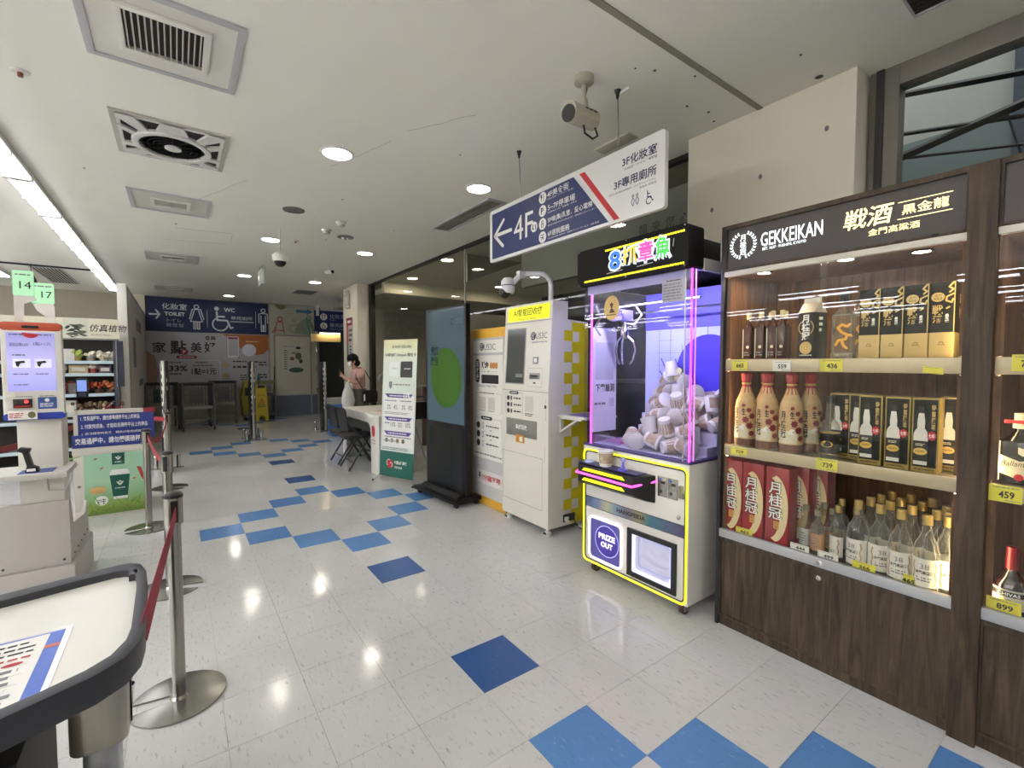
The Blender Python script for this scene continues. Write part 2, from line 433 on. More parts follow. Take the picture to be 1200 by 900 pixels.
MB().box(3.36, 3.4, -4.9, -.3, 0, 3.03).build('outside_lower_panel', mat('outside_teal', '#5f6d6c', .4, noise=(1.2, .15)), w1)
struct(MB().box(3.4, 3.5, -4.9, -.3, 0, 3.6).build('wall_outside', mat('outside_panel', '#a3a39e', .6, noise=(1.5, .1))))
MB().box(3.32, 3.36, -1.5, -1.06, 0, 3.6).build('outside_column', mat('outside_dark', '#2f3a46', .5), w1)

# window_2: the dark shop front left of the pier
w2 = struct(MB().box(2.12, 2.18, .347, 7.6, 2.965, H).box(2.11, 2.2, 7.47, 7.6, 0, H).build('window_2', mat('dark_frame', '#26241f', .45, .3)))
for y in (3.84,): MB().tube([(2.15, y, 0), (2.15, y, 2.955)], .011, 8).build('window_mullion', GREYM, w2)
MB().box(2.15, 2.156, .347, 7.47, 0, 2.955).build('window_pane', DUSK, w2)
fas = struct(MB().box(2.17, 2.25, .347, 2.6, 2.28, 2.80).build('trim_3', mat('fascia_grey', '#77776f', .6, noise=(2, .05))))
for n, ch in enumerate('龍夾您心'):
    me = text(ch, (0, .085, 2.49, 2.585), 0, mat('fascia_letter', '#3d3b38', .5), fas, bold=.01, warp=lambda v, n=n: (2.168 + v[1], .95 - n * .13 - v[0], v[2]))
struct(MB().box(2.2, 6.2, 6.98, 7.1, 2.77, H).build('wall_bulkhead', mat('bulkhead_paint', '#d6ceb6', .6, noise=(2, .04))))
struct(MB().box(2.15, 6.2, 7.1, 14.2, H, H + .1).build('ceiling_corridor', CEILM))
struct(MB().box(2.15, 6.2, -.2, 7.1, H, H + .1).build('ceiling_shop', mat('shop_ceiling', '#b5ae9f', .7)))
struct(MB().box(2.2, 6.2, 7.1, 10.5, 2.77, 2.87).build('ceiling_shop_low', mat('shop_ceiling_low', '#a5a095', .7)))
struct(MB().box(2.3, 6.2, 9.4, 9.5, 0, 2.77).build('wall_shop_back', mat('shop_wall', '#b0a99b', .7)))
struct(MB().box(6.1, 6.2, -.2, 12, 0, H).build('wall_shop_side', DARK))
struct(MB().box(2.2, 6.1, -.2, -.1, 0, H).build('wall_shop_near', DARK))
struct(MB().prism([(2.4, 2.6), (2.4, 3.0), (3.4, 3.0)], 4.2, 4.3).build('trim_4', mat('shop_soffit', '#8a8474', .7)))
struct(MB().box(3.0, 3.9, 5.4, 5.5, 0, 2.3).build('wall_shop_partition', mat('shop_partition', '#8b867a', .7)))

# partition at the left with its white end post
part_ = struct(MB().box(-1.69, -1.6, 7.12, 12.1, 0, 2.56).build('wall_partition', mat('partition_grey', '#8d8983', .6, noise=(1.2, .1))))
struct(MB().box(-1.70, -1.595, 7.02, 7.12, 0, 2.56).build('trim_5', WHITE, bevel=.004))
MB().box(-1.6, -1.597, 7.4, 11.4, .6, 2.5).build('faded_poster', gradient_mat('faded_poster', [(0, '#b9b3aa'), (.5, '#8a7f78'), (1, '#a39d98')], 2, .6, 2.5), part_)
for a in ((8.0, 8.6, 1.35, 1.85), (8.9, 10.2, 2.0, 2.2), (9.2, 10.4, 1.0, 1.12)):
    MB().box(-1.597, -1.5955, *a).build('poster_patch', mat('poster_patch', '#55504c', .6), part_)
struct(MB().box(-1.92, -1.6, 12.0, 12.1, 0, H).build('trim_6', mat('back_pilaster', '#cfc9b6', .6)))
# low door threshold lines and the grey skirting by the toilet door are on the door itself
d1 = struct(MB().box(.965, 2.2, 12.05, 12.1, 0, H).build('door_1', mat('door_panel_paint', '#b7b2a4', .55, noise=(2, .04))))
MB().box(.97, 2.2, 12.035, 12.05, .0, .555).build('kick_panel', mat('kick_grey_blue', '#5c6577', .5, noise=(3, .08)), d1)
MB().box(1.06, 1.10, 12.03, 12.05, 0, 2.19).box(1.96, 2.0, 12.03, 12.05, 0, 2.19).box(1.06, 2.0, 12.03, 12.05, 2.15, 2.19).build('door_frame', mat('door_frame_grey', '#8f8c84', .5), d1)
MB().box(1.10, 1.96, 12.038, 12.05, .56, 2.15).build('door_leaf', mat('door_leaf_paint', '#c3beb1', .5, noise=(2, .04)), d1)
MB().box(2.14, 2.2, 12.02, 12.05, 0, 2.95).build('hinge_post', mat('door_frame_grey2', '#85827b', .5), d1)
for z in (.6, 1.2, 1.75, 2.25): MB().cyl((2.13, 12.02, z), (2.13, 12.02, z + .12), .018, n=8).build('hinge', STEEL, d1)
def strokes(lines, w, y, m, parent, name='pictogram', warp=None):
    """flat line drawing: ribbons with round joints on the front plane y"""
    b = MB()
    for ln in lines:
        for p, q in zip(ln, ln[1:]):
            dx, dz = q[0] - p[0], q[1] - p[1]; d = math.hypot(dx, dz) or 1; nx, nz = -dz / d * w / 2, dx / d * w / 2
            b.add([(p[0] + nx, y - .0007, p[1] + nz), (p[0] - nx, y - .0007, p[1] - nz), (q[0] - nx, y - .0007, q[1] - nz), (q[0] + nx, y - .0007, q[1] + nz)], [(0, 1, 2, 3)])
        for p in ln:
            b.add([(px, y - .00068, pz) for px, pz in disc(p[0], p[1], w / 2, n=8)], [tuple(range(8))])
    return b.build(name, m, parent, warp=warp)
def circ(cx, cz, r, n=20, a0=0., a1=2 * PI, rz=None):
    return [(cx + r * math.cos(a0 + (a1 - a0) * i / n), cz + (rz or r) * math.sin(a0 + (a1 - a0) * i / n)) for i in range(n + 1)]

# ---------------------------------------------------------------- ceiling fittings (origin on the ceiling, z downwards is negative)
for n, (x, y, lab) in enumerate(((-.012, 2.03, 'round recessed downlight nearest the camera over the aisle'), (1.224, 2.0, 'round recessed downlight beside the hanging direction sign'),
        (-.02, 5.03, 'round recessed downlight behind the hanging dome camera'), (1.2, 5.05, 'round recessed downlight near the small ceiling detectors on the right'),
        (-.01, 8.0, 'round recessed downlight left of the hanging exit sign'), (1.19, 7.98, 'round recessed downlight above the toilet door, right aisle row'),
        (-.01, 11.05, 'round recessed downlight closest to the blue toilet sign board'), (-.012, -.97, 'round recessed downlight over the paper table behind the camera'))):
    t = thing('ceiling_downlight', lab, 'ceiling light', (x, y, H), 0, 'round downlights in the ceiling')
    MB().lathe((0, 0, 0), [(.10, .0), (.104, -.008), (.122, -.004), (.124, .0)], 28).build('trim_ring', WHITE, t, smooth=True)
    MB().lathe((0, 0, 0), [(.10, -.001), (.06, -.006), (0, -.008)], 24).build('lens', DOWNL, t)
for x, y, lab in ((2.55, 6.45, 'downlight inside the dark shop above its bulkhead'), (2.35, 4.72, 'downlight inside the shop close to the glass front'), (4.4, 6.3, 'downlight inside the shop seen left of the dome camera arm'), (4.5, 5.2, 'downlight inside the shop seen right of the dome camera arm')):
    t = thing('shop_downlight', lab, 'ceiling light', (x, y, H), 0, 'downlights in the dark shop')
    MB().lathe((0, 0, 0), [(.085, .0), (.09, -.01), (.105, -.004), (.107, .0)], 20).build('trim_ring', WHITE, t)
    MB().lathe((0, 0, 0), [(.085, -.001), (0, -.006)], 20).build('lens', mat('shop_lens', '#fff0d6', .4, emit=80, noise=(3, .02)), t)

# LED battens: a row at x = -2.05 that passes the checkouts and a short one further in; other rows are unseen, added for light
L_ORD = ['first', 'second', 'third', 'fourth', 'fifth', 'sixth', 'seventh', 'eighth', 'ninth', 'tenth', 'eleventh', 'twelfth']
def batten(x, y, lab, grp, drop=0.):
    t = thing('led_batten', lab, 'ceiling light', (x, y, H - drop), 0, grp)
    if drop:
        for yy in (.2, 1.0): MB().cyl((0, yy, 0), (0, yy, drop), .004, n=6).build('suspension_wire', GREYM, t)
        MB().box(-.08, .08, .03, 1.16, .0005, .012).build('uplight_lens', LED_U, t)  # upward glow added on the unseen battens to brighten the ceiling
    MB().box(-.085, .085, 0, 1.19, -.05, 0).build('housing', WHITE, t, bevel=.004)
    for s in (-.043, .043): MB().box(s - .028, s + .028, .03, 1.16, -.064, -.0505).build('lamp_lens', LED_S if drop else LED, t)
    for yy in (0, .58, 1.16): MB().box(-.085, .085, yy, yy + .03, -.078, -.0505).build('end_cap', WHITE, t)
    return t
for n in range(8): batten(-2.05, 1.48 + n * 1.2, L_ORD[n] + ' LED batten from the camera in the bright left row', 'LED battens of the left row')
for n in range(5): batten(-2.05, -4.6 + n * 1.2, L_ORD[n] + ' LED batten, from the rear wall, of the left row behind the camera', 'LED battens behind the camera')
for n in range(3): batten(-3.45, 6.6 + n * 1.2, L_ORD[n] + ' LED batten of the short row behind the register number signs', 'LED battens over the store shelves')
for r, x in enumerate((-4.6, -6.4, -8.0)):
    for n in range(6): batten(x, -3.5 + n * 2.2, '%s suspended LED batten of the %s row over the store to the left' % (L_ORD[n], L_ORD[r]), 'LED battens over the store to the left', .45)  # never in view; added to light the ceiling and left-facing fronts
for n in range(3): batten(.4, -4.9 + n * 1.2, L_ORD[n] + ' LED batten, from the rear wall, over the aisle behind the camera', 'LED battens over the rear aisle')  # unseen row added for its light from behind the camera

VFR = mat('vent_frame_grey', '#b4b4b6', .5, noise=(6, .06))
t = thing('air_vent', 'large square ceiling vent with patched white surround and dark slatted centre', 'vent', (-1.04, 1.265, H))
MB().ring(R4(-.32, .32, -.325, .325), R4(-.285, .285, -.29, .29), -.012, 0, 'z').build('outer_frame', VFR, t, bevel=.002)
MB().ring(R4(-.285, .285, -.29, .29), R4(-.155, .155, -.17, .145), -.006, 0, 'z').build('surround_panel', mat('vent_panel', '#d9d7cf', .5, noise=(5, .08)), t)
MB().ring(R4(-.185, .185, -.2, .175), R4(-.155, .155, -.17, .145), -.022, -.006, 'z').build('grille_frame', WHITE, t, bevel=.003)
MB().box(-.155, .155, -.17, .145, -.004, -.002).build('duct', KPRINT, t)
for k in range(13):
    x = -.144 + k * .024
    MB().box(x - .003, x + .003, -.17, .145, -.02, -.005).build('slat', mat('slat_grey', '#b5b0a4', .5), t)
t = thing('ceiling_fan_unit', 'square recessed ceiling fan with round black guard and cut-out corners', 'fan', (-1.015, 2.56, H))
MB().ring(R4(-.325, .325, -.36, .36), R4(-.295, .295, -.33, .33), -.01, 0, 'z').build('outer_frame', mat('fan_frame', '#b6b2a8', .5), t)
MB().box(-.295, .295, -.33, .33, -.003, -.001).build('dark_recess', KPRINT, t)
FW = mat('fan_white', '#d6d5d0', .4)
MB().ring(disc(0, .04, .235, .25, 32), disc(0, .04, .195, .205, 32), -.03, -.004, 'z').build('fan_ring', FW, t, bevel=.003)
b = MB()
for sx in (-1, 1):
    for sy in (-1, 1):
        b.prism([(sx * .29, sy * .33), (sx * .29, sy * .28), (sx * .17, .04 + sy * .16), (sx * .135, .04 + sy * .2), (sx * .2, sy * .33)], -.02, -.004, 'z')
        b.prism([(sx * .295, sy * .12), (sx * .295, sy * .17), (sx * .19, .04 + sy * .13), (sx * .21, .04 + sy * .07)], -.02, -.004, 'z')
b.box(-.295, -.275, -.33, .33, -.015, -.004).box(.275, .295, -.33, .33, -.015, -.004).box(-.295, .295, .31, .33, -.015, -.004).box(-.295, .295, -.33, -.31, -.015, -.004)
b.prism([(-.06, -.33), (.06, -.33), (.09, -.2), (-.09, -.2)], -.02, -.004, 'z').prism([(-.06, .33), (.06, .33), (.09, .27), (-.09, .27)], -.02, -.004, 'z')
b.build('fan_plate', FW, t)
for k in range(5): MB().lathe((0, .04, -.018), [(.045 + k * .033, 0), (.048 + k * .033, -.003), (.051 + k * .033, 0)], 28).build('guard_ring', BLKM, t)
for k in range(12):
    a = k * PI / 6; MB().tube([(.04 * math.cos(a), .04 + .04 * math.sin(a), -.02), (.195 * math.cos(a), .04 + .205 * math.sin(a), -.02)], .002, 4).build('guard_spoke', BLKM, t)
MB().lathe((0, .04, -.03), [(0, 0), (.05, 0), (.05, .02)], 20).build('hub', FW, t)
for y, lab, inner in ((4.13, 'white square ceiling access panel with small inner vent, third from the camera', 1), (7.0, 'square ceiling vent beyond the access panel', 1), (10.5, 'far ceiling vent just before the blue toilet sign board', 0)):
    t = thing('ceiling_panel', lab, 'vent', (-1.04, y, H))
    MB().ring(R4(-.325, .325, -.32, .32), R4(-.29, .29, -.285, .285), -.01, 0, 'z').build('outer_frame', VFR, t)
    MB().ring(R4(-.29, .29, -.285, .285), R4(-.16, .16, -.13, .13), -.005, 0, 'z').build('surround_panel', mat('vent_panel2', '#c9c7bd', .5, noise=(5, .08)), t)
    MB().ring(R4(-.16, .16, -.13, .13), R4(-.13, .13, -.10, .10), -.014, 0, 'z').build('grille_frame', WHITE, t)
    MB().box(-.13, .13, -.1, .1, -.003, 0).build('grille_plate', mat('vent_dusty', '#a8a59c', .6), t)
    MB().box(-.006, .006, -.1, .1, -.012, 0).build('grille_bar', GREYM, t)
t = thing('long_vent', 'long dusty recessed ceiling vent above the storefront glass', 'vent', (1.53, 2.74, H))
MB().ring(R4(-.11, .11, -.6, .6), R4(-.085, .085, -.57, .57), -.012, 0, 'z').build('outer_frame', VFR, t)
MB().box(-.085, .085, -.57, .57, -.004, 0).build('dusty_plate', mat('vent_dusty2', '#918c7e', .8, noise=(9, .35)), t)
for k in range(3): MB().box(-.06 + k * .05, -.055 + k * .05, -.57, .57, -.01, -.003).build('slat', GREYM, t)
t = thing('square_vent', 'small dark square grille at the top right ceiling corner', 'vent', (1.64, -1.04, H))
MB().ring(R4(-.09, .09, -.1, .1), R4(-.08, .08, -.09, .09), -.012, 0, 'z').build('outer_frame', VFR, t)
for k in range(7): MB().box(-.075 + k * .022, -.064 + k * .022, -.09, .09, -.01, 0).build('slat', DARK, t)
t = thing('return_vent', 'grey slotted grille in the ceiling by the far toilet corridor', 'vent', (1.3, 9.4, H))
MB().ring(R4(-.22, .22, -.3, .3), R4(-.2, .2, -.28, .28), -.01, 0, 'z').build('outer_frame', VFR, t)
for k in range(9): MB().box(-.19 + k * .044, -.165 + k * .044, -.28, .28, -.008, 0).build('slat', mat('slat_dark', '#55524a', .6), t)
t = thing('left_vent', 'grey slotted grille in the ceiling beside the left lamp row', 'vent', (-2.75, 10.0, H))
MB().ring(R4(-.2, .2, -.9, .9), R4(-.18, .18, -.88, .88), -.01, 0, 'z').build('outer_frame', VFR, t)
for k in range(8): MB().box(-.17 + k * .044, -.15 + k * .044, -.88, .88, -.008, 0).build('slat', mat('slat_dark', '#55524a', .6), t)
t = thing('ceiling_speaker', 'round grey speaker grille flush in the ceiling', 'speaker', (-.017, 3.61, H))
MB().lathe((0, 0, 0), [(.105, 0), (.105, -.008), (.09, -.01)], 24).build('rim', GREYM, t)
MB().lathe((0, 0, -.002), [(0, -.006), (.09, -.006)], 24).build('mesh_grille', mat('speaker_mesh', '#5b5b58', .7, noise=(200, .4)), t)
t = thing('dead_downlight', 'unlit twin spotlight recessed in the ceiling, black inside', 'ceiling light', (.72, 4.35, H))
MB().lathe((0, 0, 0), [(.1, 0), (.1, -.006), (.085, -.008)], 24).build('trim_ring', GREYM, t)
MB().lathe((0, 0, -.002), [(0, -.004), (.085, -.004)], 20).build('dark_recess', KPRINT, t)
for s in (-.03, .03): MB().ball((s, 0, -.01), .022, 8, 5).build('bulb', WHITE, t)
for x, y, lab in ((.50, 3.75, 'white round smoke detector left of the unlit ceiling spotlight, nearer one'), (.44, 4.15, 'white round smoke detector left of the unlit ceiling spotlight, farther one')):
    t = thing('smoke_detector', lab, 'smoke detector', (x, y, H), 0, 'smoke detectors')
    MB().lathe((0, 0, 0), [(.055, 0), (.055, -.02), (.042, -.025)], 18).build('base', WHITE, t)
    MB().lathe((0, 0, -.025), [(.042, 0), (.035, -.022), (0, -.026)], 18).build('sensor_cap', mat('detector_cap', '#c3c1b9', .5), t)
for x, y, lab in ((-1.68, 2.03, 'sprinkler head in the ceiling at the far left'), (.25, 4.9, 'sprinkler head between the aisle downlights')):
    t = thing('sprinkler', lab, 'sprinkler', (x, y, H), 0, 'sprinklers')
    MB().lathe((0, 0, 0), [(.042, 0), (.036, -.008), (.02, -.009)], 16).build('escutcheon', WHITE, t)
    MB().cyl((0, 0, -.008), (0, 0, -.03), .012, n=8).build('nozzle', mat('brass_red', '#8b5346', .4, .5), t)
t = thing('dome_camera', 'black and white dome camera hanging from the ceiling on a thin rod', 'security camera', (-.03, 4.35, H))
MB().cyl((0, 0, 0), (0, 0, -.30), .008, n=8).build('rod', WHITE, t)
MB().lathe((0, 0, -.40), [(.07, 0), (.085, .03), (.085, .07), (.05, .1), (0, .1)], 18).build('housing', WHITE, t, smooth=True)
MB().ball((0, 0, -.40), (.066, .066, .062), 14, 8).build('dark_dome', BLACK, t, smooth=True)
t = thing('exit_sign', 'pale exit sign plate hanging edge-on from the ceiling', 'sign', (.12, 6.75, H))
MB().box(-.006, .006, .08, .1, -.06, 0).box(-.006, .006, .3, .32, -.06, 0).build('hanger', GREYM, t)
MB().box(-.02, .02, 0, .4, -.30, -.06).build('sign_box', mat('exit_face', '#c9cfc9', .4), t, bevel=.004)
MB().box(-.0215, -.0205, .04, .36, -.27, -.09).build('sign_face', mat('exit_grey_green', '#8fa79a', .5), t)
t = thing('bracket_camera', 'small bullet camera on a bracket under the ceiling near the column', 'security camera', (.97, 6.13, H))
MB().cyl((0, 0, 0), (0, 0, -.1), .012, n=8).build('bracket', WHITE, t)
MB().cyl((-.02, .05, -.12), (.03, -.11, -.13), .032, n=12).build('camera_body', WHITE, t)
MB().cyl((.03, -.111, -.13), (.031, -.116, -.13), .026, n=12).build('lens', BLACK, t)
t = thing('bullet_camera', 'beige bullet security camera with sunshield on a ceiling stem', 'security camera', (.835, .27, H))
CB = mat('camera_beige', '#a9a594', .45)
MB().lathe((0, 0, 0), [(.055, 0), (.055, -.03), (.03, -.045), (0, -.045)], 18).build('ceiling_flange', CB, t, smooth=True)
MB().cyl((0, 0, -.04), (0, 0, -.2), .014, n=10).cyl((0, 0, -.12), (.015, 0, -.19), .02, n=10).build('stem', CB, t)
ca, cb_ = Vector((.08, .01, -.215)), Vector((-.115, -.03, -.25))
MB().cyl(ca, cb_, .046, n=18).build('camera_body', CB, t, smooth=True)
MB().cyl(ca + Vector((.0, 0, .012)), cb_ + Vector((-.035, -.007, .006)), .051, n=18).build('sunshield', mat('camera_beige2', '#b5b1a0', .45), t, smooth=True)
dd = (cb_ - ca).normalized()
MB().cyl(cb_ + dd * .036, cb_ + dd * .037, .044, n=18).build('lens', BLACK, t)
dashes(5, (-.06, .03, -.222, -.206), -.075, KPRINT, t)
MB().tube([(.075, -.01, -.25), (.09, -.02, -.3), (.04, -.03, -.335), (-.02, -.03, -.32), (-.03, -.03, -.28)], .006, 6).build('cable_loop', BLACK, t)
MB().tube([(.04, .02, -.005), (.03, .015, -.05), (.012, .012, -.11)], .009, 6).build('ceiling_cable', BLACK, t)
t = thing('ceiling_cover_plate', 'square white cover plate on the ceiling behind the direction sign', 'cover', (1.56, .68, H))
MB().box(-.055, .055, -.16, .16, -.012, 0).build('plate', mat('cover_plate', '#bdb8a8', .6), t, bevel=.003)
t = thing('lighting_track', 'thin black lighting track across the ceiling behind the register signs', 'lighting track', (-3.4, 8.9, H))
MB().box(0, 1.25, -.015, .015, -.025, 0).build('rail', BLKM, t)
MB().cyl((.52, 0, -.025), (.52, 0, -.16), .006, n=6).build('drop_rod', BLKM, t)
MB().lathe((.52, 0, -.30), [(.075, 0), (.06, .06), (.03, .13), (0, .14)], 14).build('lamp_shade', BLKM, t, smooth=True)

# hanging direction sign
t = thing('direction_sign', 'hanging blue and white direction sign with 4F arrow and red stripe', 'sign', (1.08, 1.596, 0), -PI / 2 - .0)
SGW = mat('sign_white', '#d8d8d6', .4, noise=(3, .03)); 
MB().prism(rrect(0, 1.684, 2.242, 2.655, .02), 0, .03).build('board', SGW, t, bevel=.002)
flat('blue_panel', [(.037, 2.265), (1.293, 2.261), (.989, 2.622), (.037, 2.624)], -.0003, NAVY, t)
flat('red_stripe', [(1.043, 2.622), (1.089, 2.622), (1.378, 2.26), (1.336, 2.26)], -.0003, RPRINT, t)
strokes([[(.075, 2.445), (.3, 2.445)], [(.2, 2.545), (.075, 2.445), (.19, 2.345)]], .027, -.0015, WPRINT, t, 'arrow')
text('4F', (.335, .57, 2.345, 2.525), -.0015, WPRINT, t)
for k, (z, s) in enumerate(((2.578, 'Y4'), (2.487, 'P'), (2.397, '8'), (2.305, 'T'))):
    flat('icon_disc', disc(.678, z, .04, n=24), -.0015, WPRINT, t)
flat('icon_disc', disc(.583, 2.399, .037), -.0015, WPRINT, t)
strokes([[(.570, 2.415), (.566, 2.385), (.578, 2.385)], [(.598, 2.41), (.603, 2.38)]], .009, -.0026, NAVY, t)
strokes([[(.665, 2.6), (.665, 2.556)], [(.69, 2.6), (.69, 2.556)], [(.658, 2.6), (.658, 2.582), (.672, 2.582), (.672, 2.6)]], .006, -.0026, NAVY, t)
text('P', (.66, .69, 2.465, 2.51), -.0026, NAVY, t, bold=.03)
strokes([circ(.678, 2.41, .009), [(.665, 2.395), (.69, 2.395), (.687, 2.375), (.668, 2.375), (.665, 2.395)]], .005, -.0026, NAVY, t)
strokes([[(.66, 2.32), (.695, 2.32)], [(.66, 2.305), (.68, 2.305), (.668, 2.285)], [(.685, 2.31), (.69, 2.288)]], .006, -.0026, NAVY, t)
for s, b_ in (('4F美食街', (.727, .945, 2.562, 2.607)), ('5~7F停車場', (.735, 1.005, 2.472, 2.517)), ('5F哺(集)乳室．愛心電梯', (.735, 1.16, 2.384, 2.427)), ('6F退稅服務', (.735, .955, 2.294, 2.335))):
    text(s, b_, -.0015, WPRINT, t, bold=.008)
for s, b_ in (('FOOD COURT · フードコート · 푸드코트', (.727, .99, 2.546, 2.557)), ('PARKING LOT · 駐車場 · 주차장', (.735, 1.02, 2.455, 2.466)), ('BREASTFEEDING ROOM & LIFT · 授乳室とエレベーター', (.735, 1.19, 2.366, 2.377)), ('TAX REFUND SERVICE · 免税カウンターサービス · 세금 환급', (.735, 1.215, 2.276, 2.287))):
    text(s, b_, -.0015, WPRINT, t)
NVT = mat('navy_letter', '#262c55', .5)
text('3F化妝室', (1.395, 1.634, 2.545, 2.6), -.0015, NVT, t, bold=.012)
text('TOILET · トイレ · 화장실', (1.41, 1.634, 2.522, 2.536), -.0015, NVT, t)
text('3F專用廁所', (1.335, 1.632, 2.43, 2.487), -.0015, NVT, t, bold=.012)
text('EASY ENVIRONMENT · バリアフリートイレ', (1.30, 1.632, 2.405, 2.418), -.0015, NVT, t)
text('장애인 화장실', (1.52, 1.632, 2.386, 2.398), -.0015, NVT, t)
for c in (1.475, 1.505): strokes([circ(c, 2.36, .006, 10), [(c, 2.35), (c - .011, 2.332), (c - .006, 2.315), (c, 2.305), (c + .006, 2.315), (c + .011, 2.332), (c, 2.35)]], .0035, -.0015, NVT, t)
strokes([circ(1.585, 2.305, .018, 14, .6, 5.6), [(1.575, 2.36), (1.577, 2.325), (1.598, 2.325), (1.608, 2.3), (1.615, 2.302)], [(1.576, 2.343), (1.592, 2.343)]], .005, -.0015, NVT, t)
for x, y0 in ((.40, 0), (1.353, 0)):
    MB().cyl((x, .015, 2.655), (x, .0, H), .004, n=6).build('rod', GREYM, t)
    MB().lathe((x, 0, H), [(.02, 0), (.012, -.02), (.006, -.05)], 10).build('rod_anchor', BLKM, t)
flat('tape_scrap', R4(1.35, 1.42, 2.985, 2.998), .02, WPRINT, t)

# second hanging sign by the corridor
t = thing('corridor_sign', 'small hanging blue toilet sign above the dark corridor entrance', 'sign', (1.74, 10.5, 0))
MB().box(0, .95, 0, .04, 2.21, 2.735).build('board', NAVY, t)
for z in (2.58, 2.36): flat('icon_disc', disc(.22, z, .085), -.0015, WPRINT, t)
strokes([circ(.19, 2.62, .012, 8), [(.19, 2.6), (.19, 2.53)], circ(.25, 2.62, .012, 8), [(.25, 2.6), (.25, 2.53)]], .014, -.003, NVT, t)
strokes([circ(.215, 2.33, .035, 12, .8, 5.8), [(.205, 2.42), (.21, 2.365), (.25, 2.36), (.265, 2.31)]], .012, -.003, NVT, t)
text('化妝室', (.36, .75, 2.55, 2.66), -.0015, mat('dim_white', '#aab3c4', .5), t); text('Toilet', (.36, .5, 2.5, 2.535), -.0015, mat('dim_white', '#aab3c4', .5), t)
text('專用廁所', (.36, .85, 2.33, 2.44), -.0015, mat('dim_white', '#aab3c4', .5), t); text('Toilet for disabled', (.36, .75, 2.27, 2.305), -.0015, mat('dim_white', '#aab3c4', .5), t)
MB().cyl((.09, .02, 2.735), (.09, .02, H), .008, n=6).cyl((.85, .02, 2.735), (.85, .02, H), .008, n=6).build('rod', WHITE, t)
MB().box(.04, .1, -.05, -.01, 2.6, 2.86).build('sign_clip', WHITE, t)
t = thing('tube_lamp', 'small lit tube lamp under the blue corridor sign', 'lamp', (2.12, 10.56, 2.2))
MB().box(-.25, .25, -.02, .02, -.02, .01).build('housing', WHITE, t); MB().box(-.24, .24, -.016, .016, -.032, -.0205).build('lamp_lens', mat('warm_tube', '#ffe6b8', .4, emit=10, noise=(3, .02)), t)
# ---------------------------------------------------------------- boards on the far wall (front faces -y)
FY = 12.094
t = thing('toilet_board', 'dark blue toilet board with white arrow and pictograms on the far wall', 'sign', (0, FY, 0))
NV2 = mat('navy_board', '#0f1d4c', .45, noise=(2, .08)); WD = mat('board_white', '#cdd2de', .5)
MB().box(-1.62, .945, -.03, 0, 2.18, 2.985).build('board', NV2, t)
y = -.0305
strokes([[(-1.52, 2.575), (-1.335, 2.575)], [(-1.40, 2.67), (-1.335, 2.575), (-1.40, 2.48)]], .035, y, WD, t, 'arrow')
text('化妝室', (-1.29, -.805, 2.7, 2.85), y, WD, t, bold=.01)
text('TOILET', (-1.245, -.845, 2.555, 2.645), y, WD, t, bold=.035)
text('トイレ', (-1.2, -.92, 2.405, 2.495), y, mat('dim_white', '#aab3c4', .5), t); text('화장실', (-1.22, -.885, 2.29, 2.38), y, mat('dim_white', '#aab3c4', .5), t)
strokes([circ(-.615, 2.80, .045, 14), [(-.7, 2.735), (-.76, 2.50)], [(-.53, 2.735), (-.47, 2.50)], [(-.7, 2.735), (-.53, 2.735)], [(-.66, 2.7), (-.74, 2.44), (-.5, 2.44), (-.57, 2.7)], [(-.675, 2.44), (-.675, 2.26)], [(-.635, 2.44), (-.635, 2.26)], [(-.60, 2.44), (-.60, 2.26)], [(-.56, 2.44), (-.56, 2.26)], [(-.675, 2.26), (-.635, 2.26)], [(-.6, 2.26), (-.56, 2.26)]], .022, y, WD, t)
strokes([[(-.4, 2.73), (-.4, 2.31)]], .008, y, WD, t, 'divider'); strokes([[(.655, 2.76), (.655, 2.34)]], .008, y, WD, t, 'divider')
flat('pictogram_head', disc(-.2, 2.785, .05), y, WD, t)
strokes([[(-.2, 2.7), (-.19, 2.5), (.02, 2.5), (.09, 2.31), (.14, 2.33)], [(-.19, 2.59), (-.04, 2.59)]], .04, y, WD, t)
strokes([circ(-.13, 2.40, .16, 22, 2.0, 6.1)], .03, y, WD, t)
text('WC', (-.045, .195, 2.715, 2.82), y, WD, t, bold=.03); text('專用廁所', (.1, .585, 2.525, 2.62), y, mat('dim_white', '#aab3c4', .5), t, bold=.01)
strokes([[(.09, 2.48), (.6, 2.48)]], .025, y, mat('dim_white', '#aab3c4', .5), t, 'underline')
strokes([circ(.83, 2.80, .048, 14), [(.73, 2.48), (.73, 2.70), (.76, 2.725), (.9, 2.725), (.93, 2.70), (.93, 2.48)], [(.78, 2.66), (.78, 2.26), (.82, 2.26), (.82, 2.42)], [(.88, 2.66), (.88, 2.26), (.84, 2.26), (.84, 2.42)]], .022, y, WD, t)
t = thing('membership_board', 'large white points promotion board behind the shopping carts', 'poster', (0, FY, 0))
MB().box(-1.6, .945, -.02, 0, .80, 2.175).build('board', mat('promo_white', '#a6a6ae', .5, noise=(2, .04)), t); y = -.0205
KP = mat('promo_black', '#23222a', .5)
flat('brown_corner', [(-1.6, .82), (-1.6, 1.72), (-1.45, 1.6), (-1.38, 1.2), (-1.45, .82)], y, mat('promo_brown', '#8d6f5f', .5), t)
flat('orange_corner', [(-.1, 2.16), (.94, 2.16), (.94, 1.78)] + [(.80 - .1 * k, 1.66 - .03 * k + .012 * k * k) for k in range(0, 8)], y, mat('promo_orange', '#a05f2c', .5), t)
for ch, b_ in (('家', (-1.495, -1.235, 1.67, 1.93)), ('點', (-1.155, -.835, 1.64, 1.97)), ('美', (-.755, -.53, 1.68, 1.94)), ('好', (-.48, -.235, 1.68, 1.95))): text(ch, b_, y, KP, t, bold=.02)
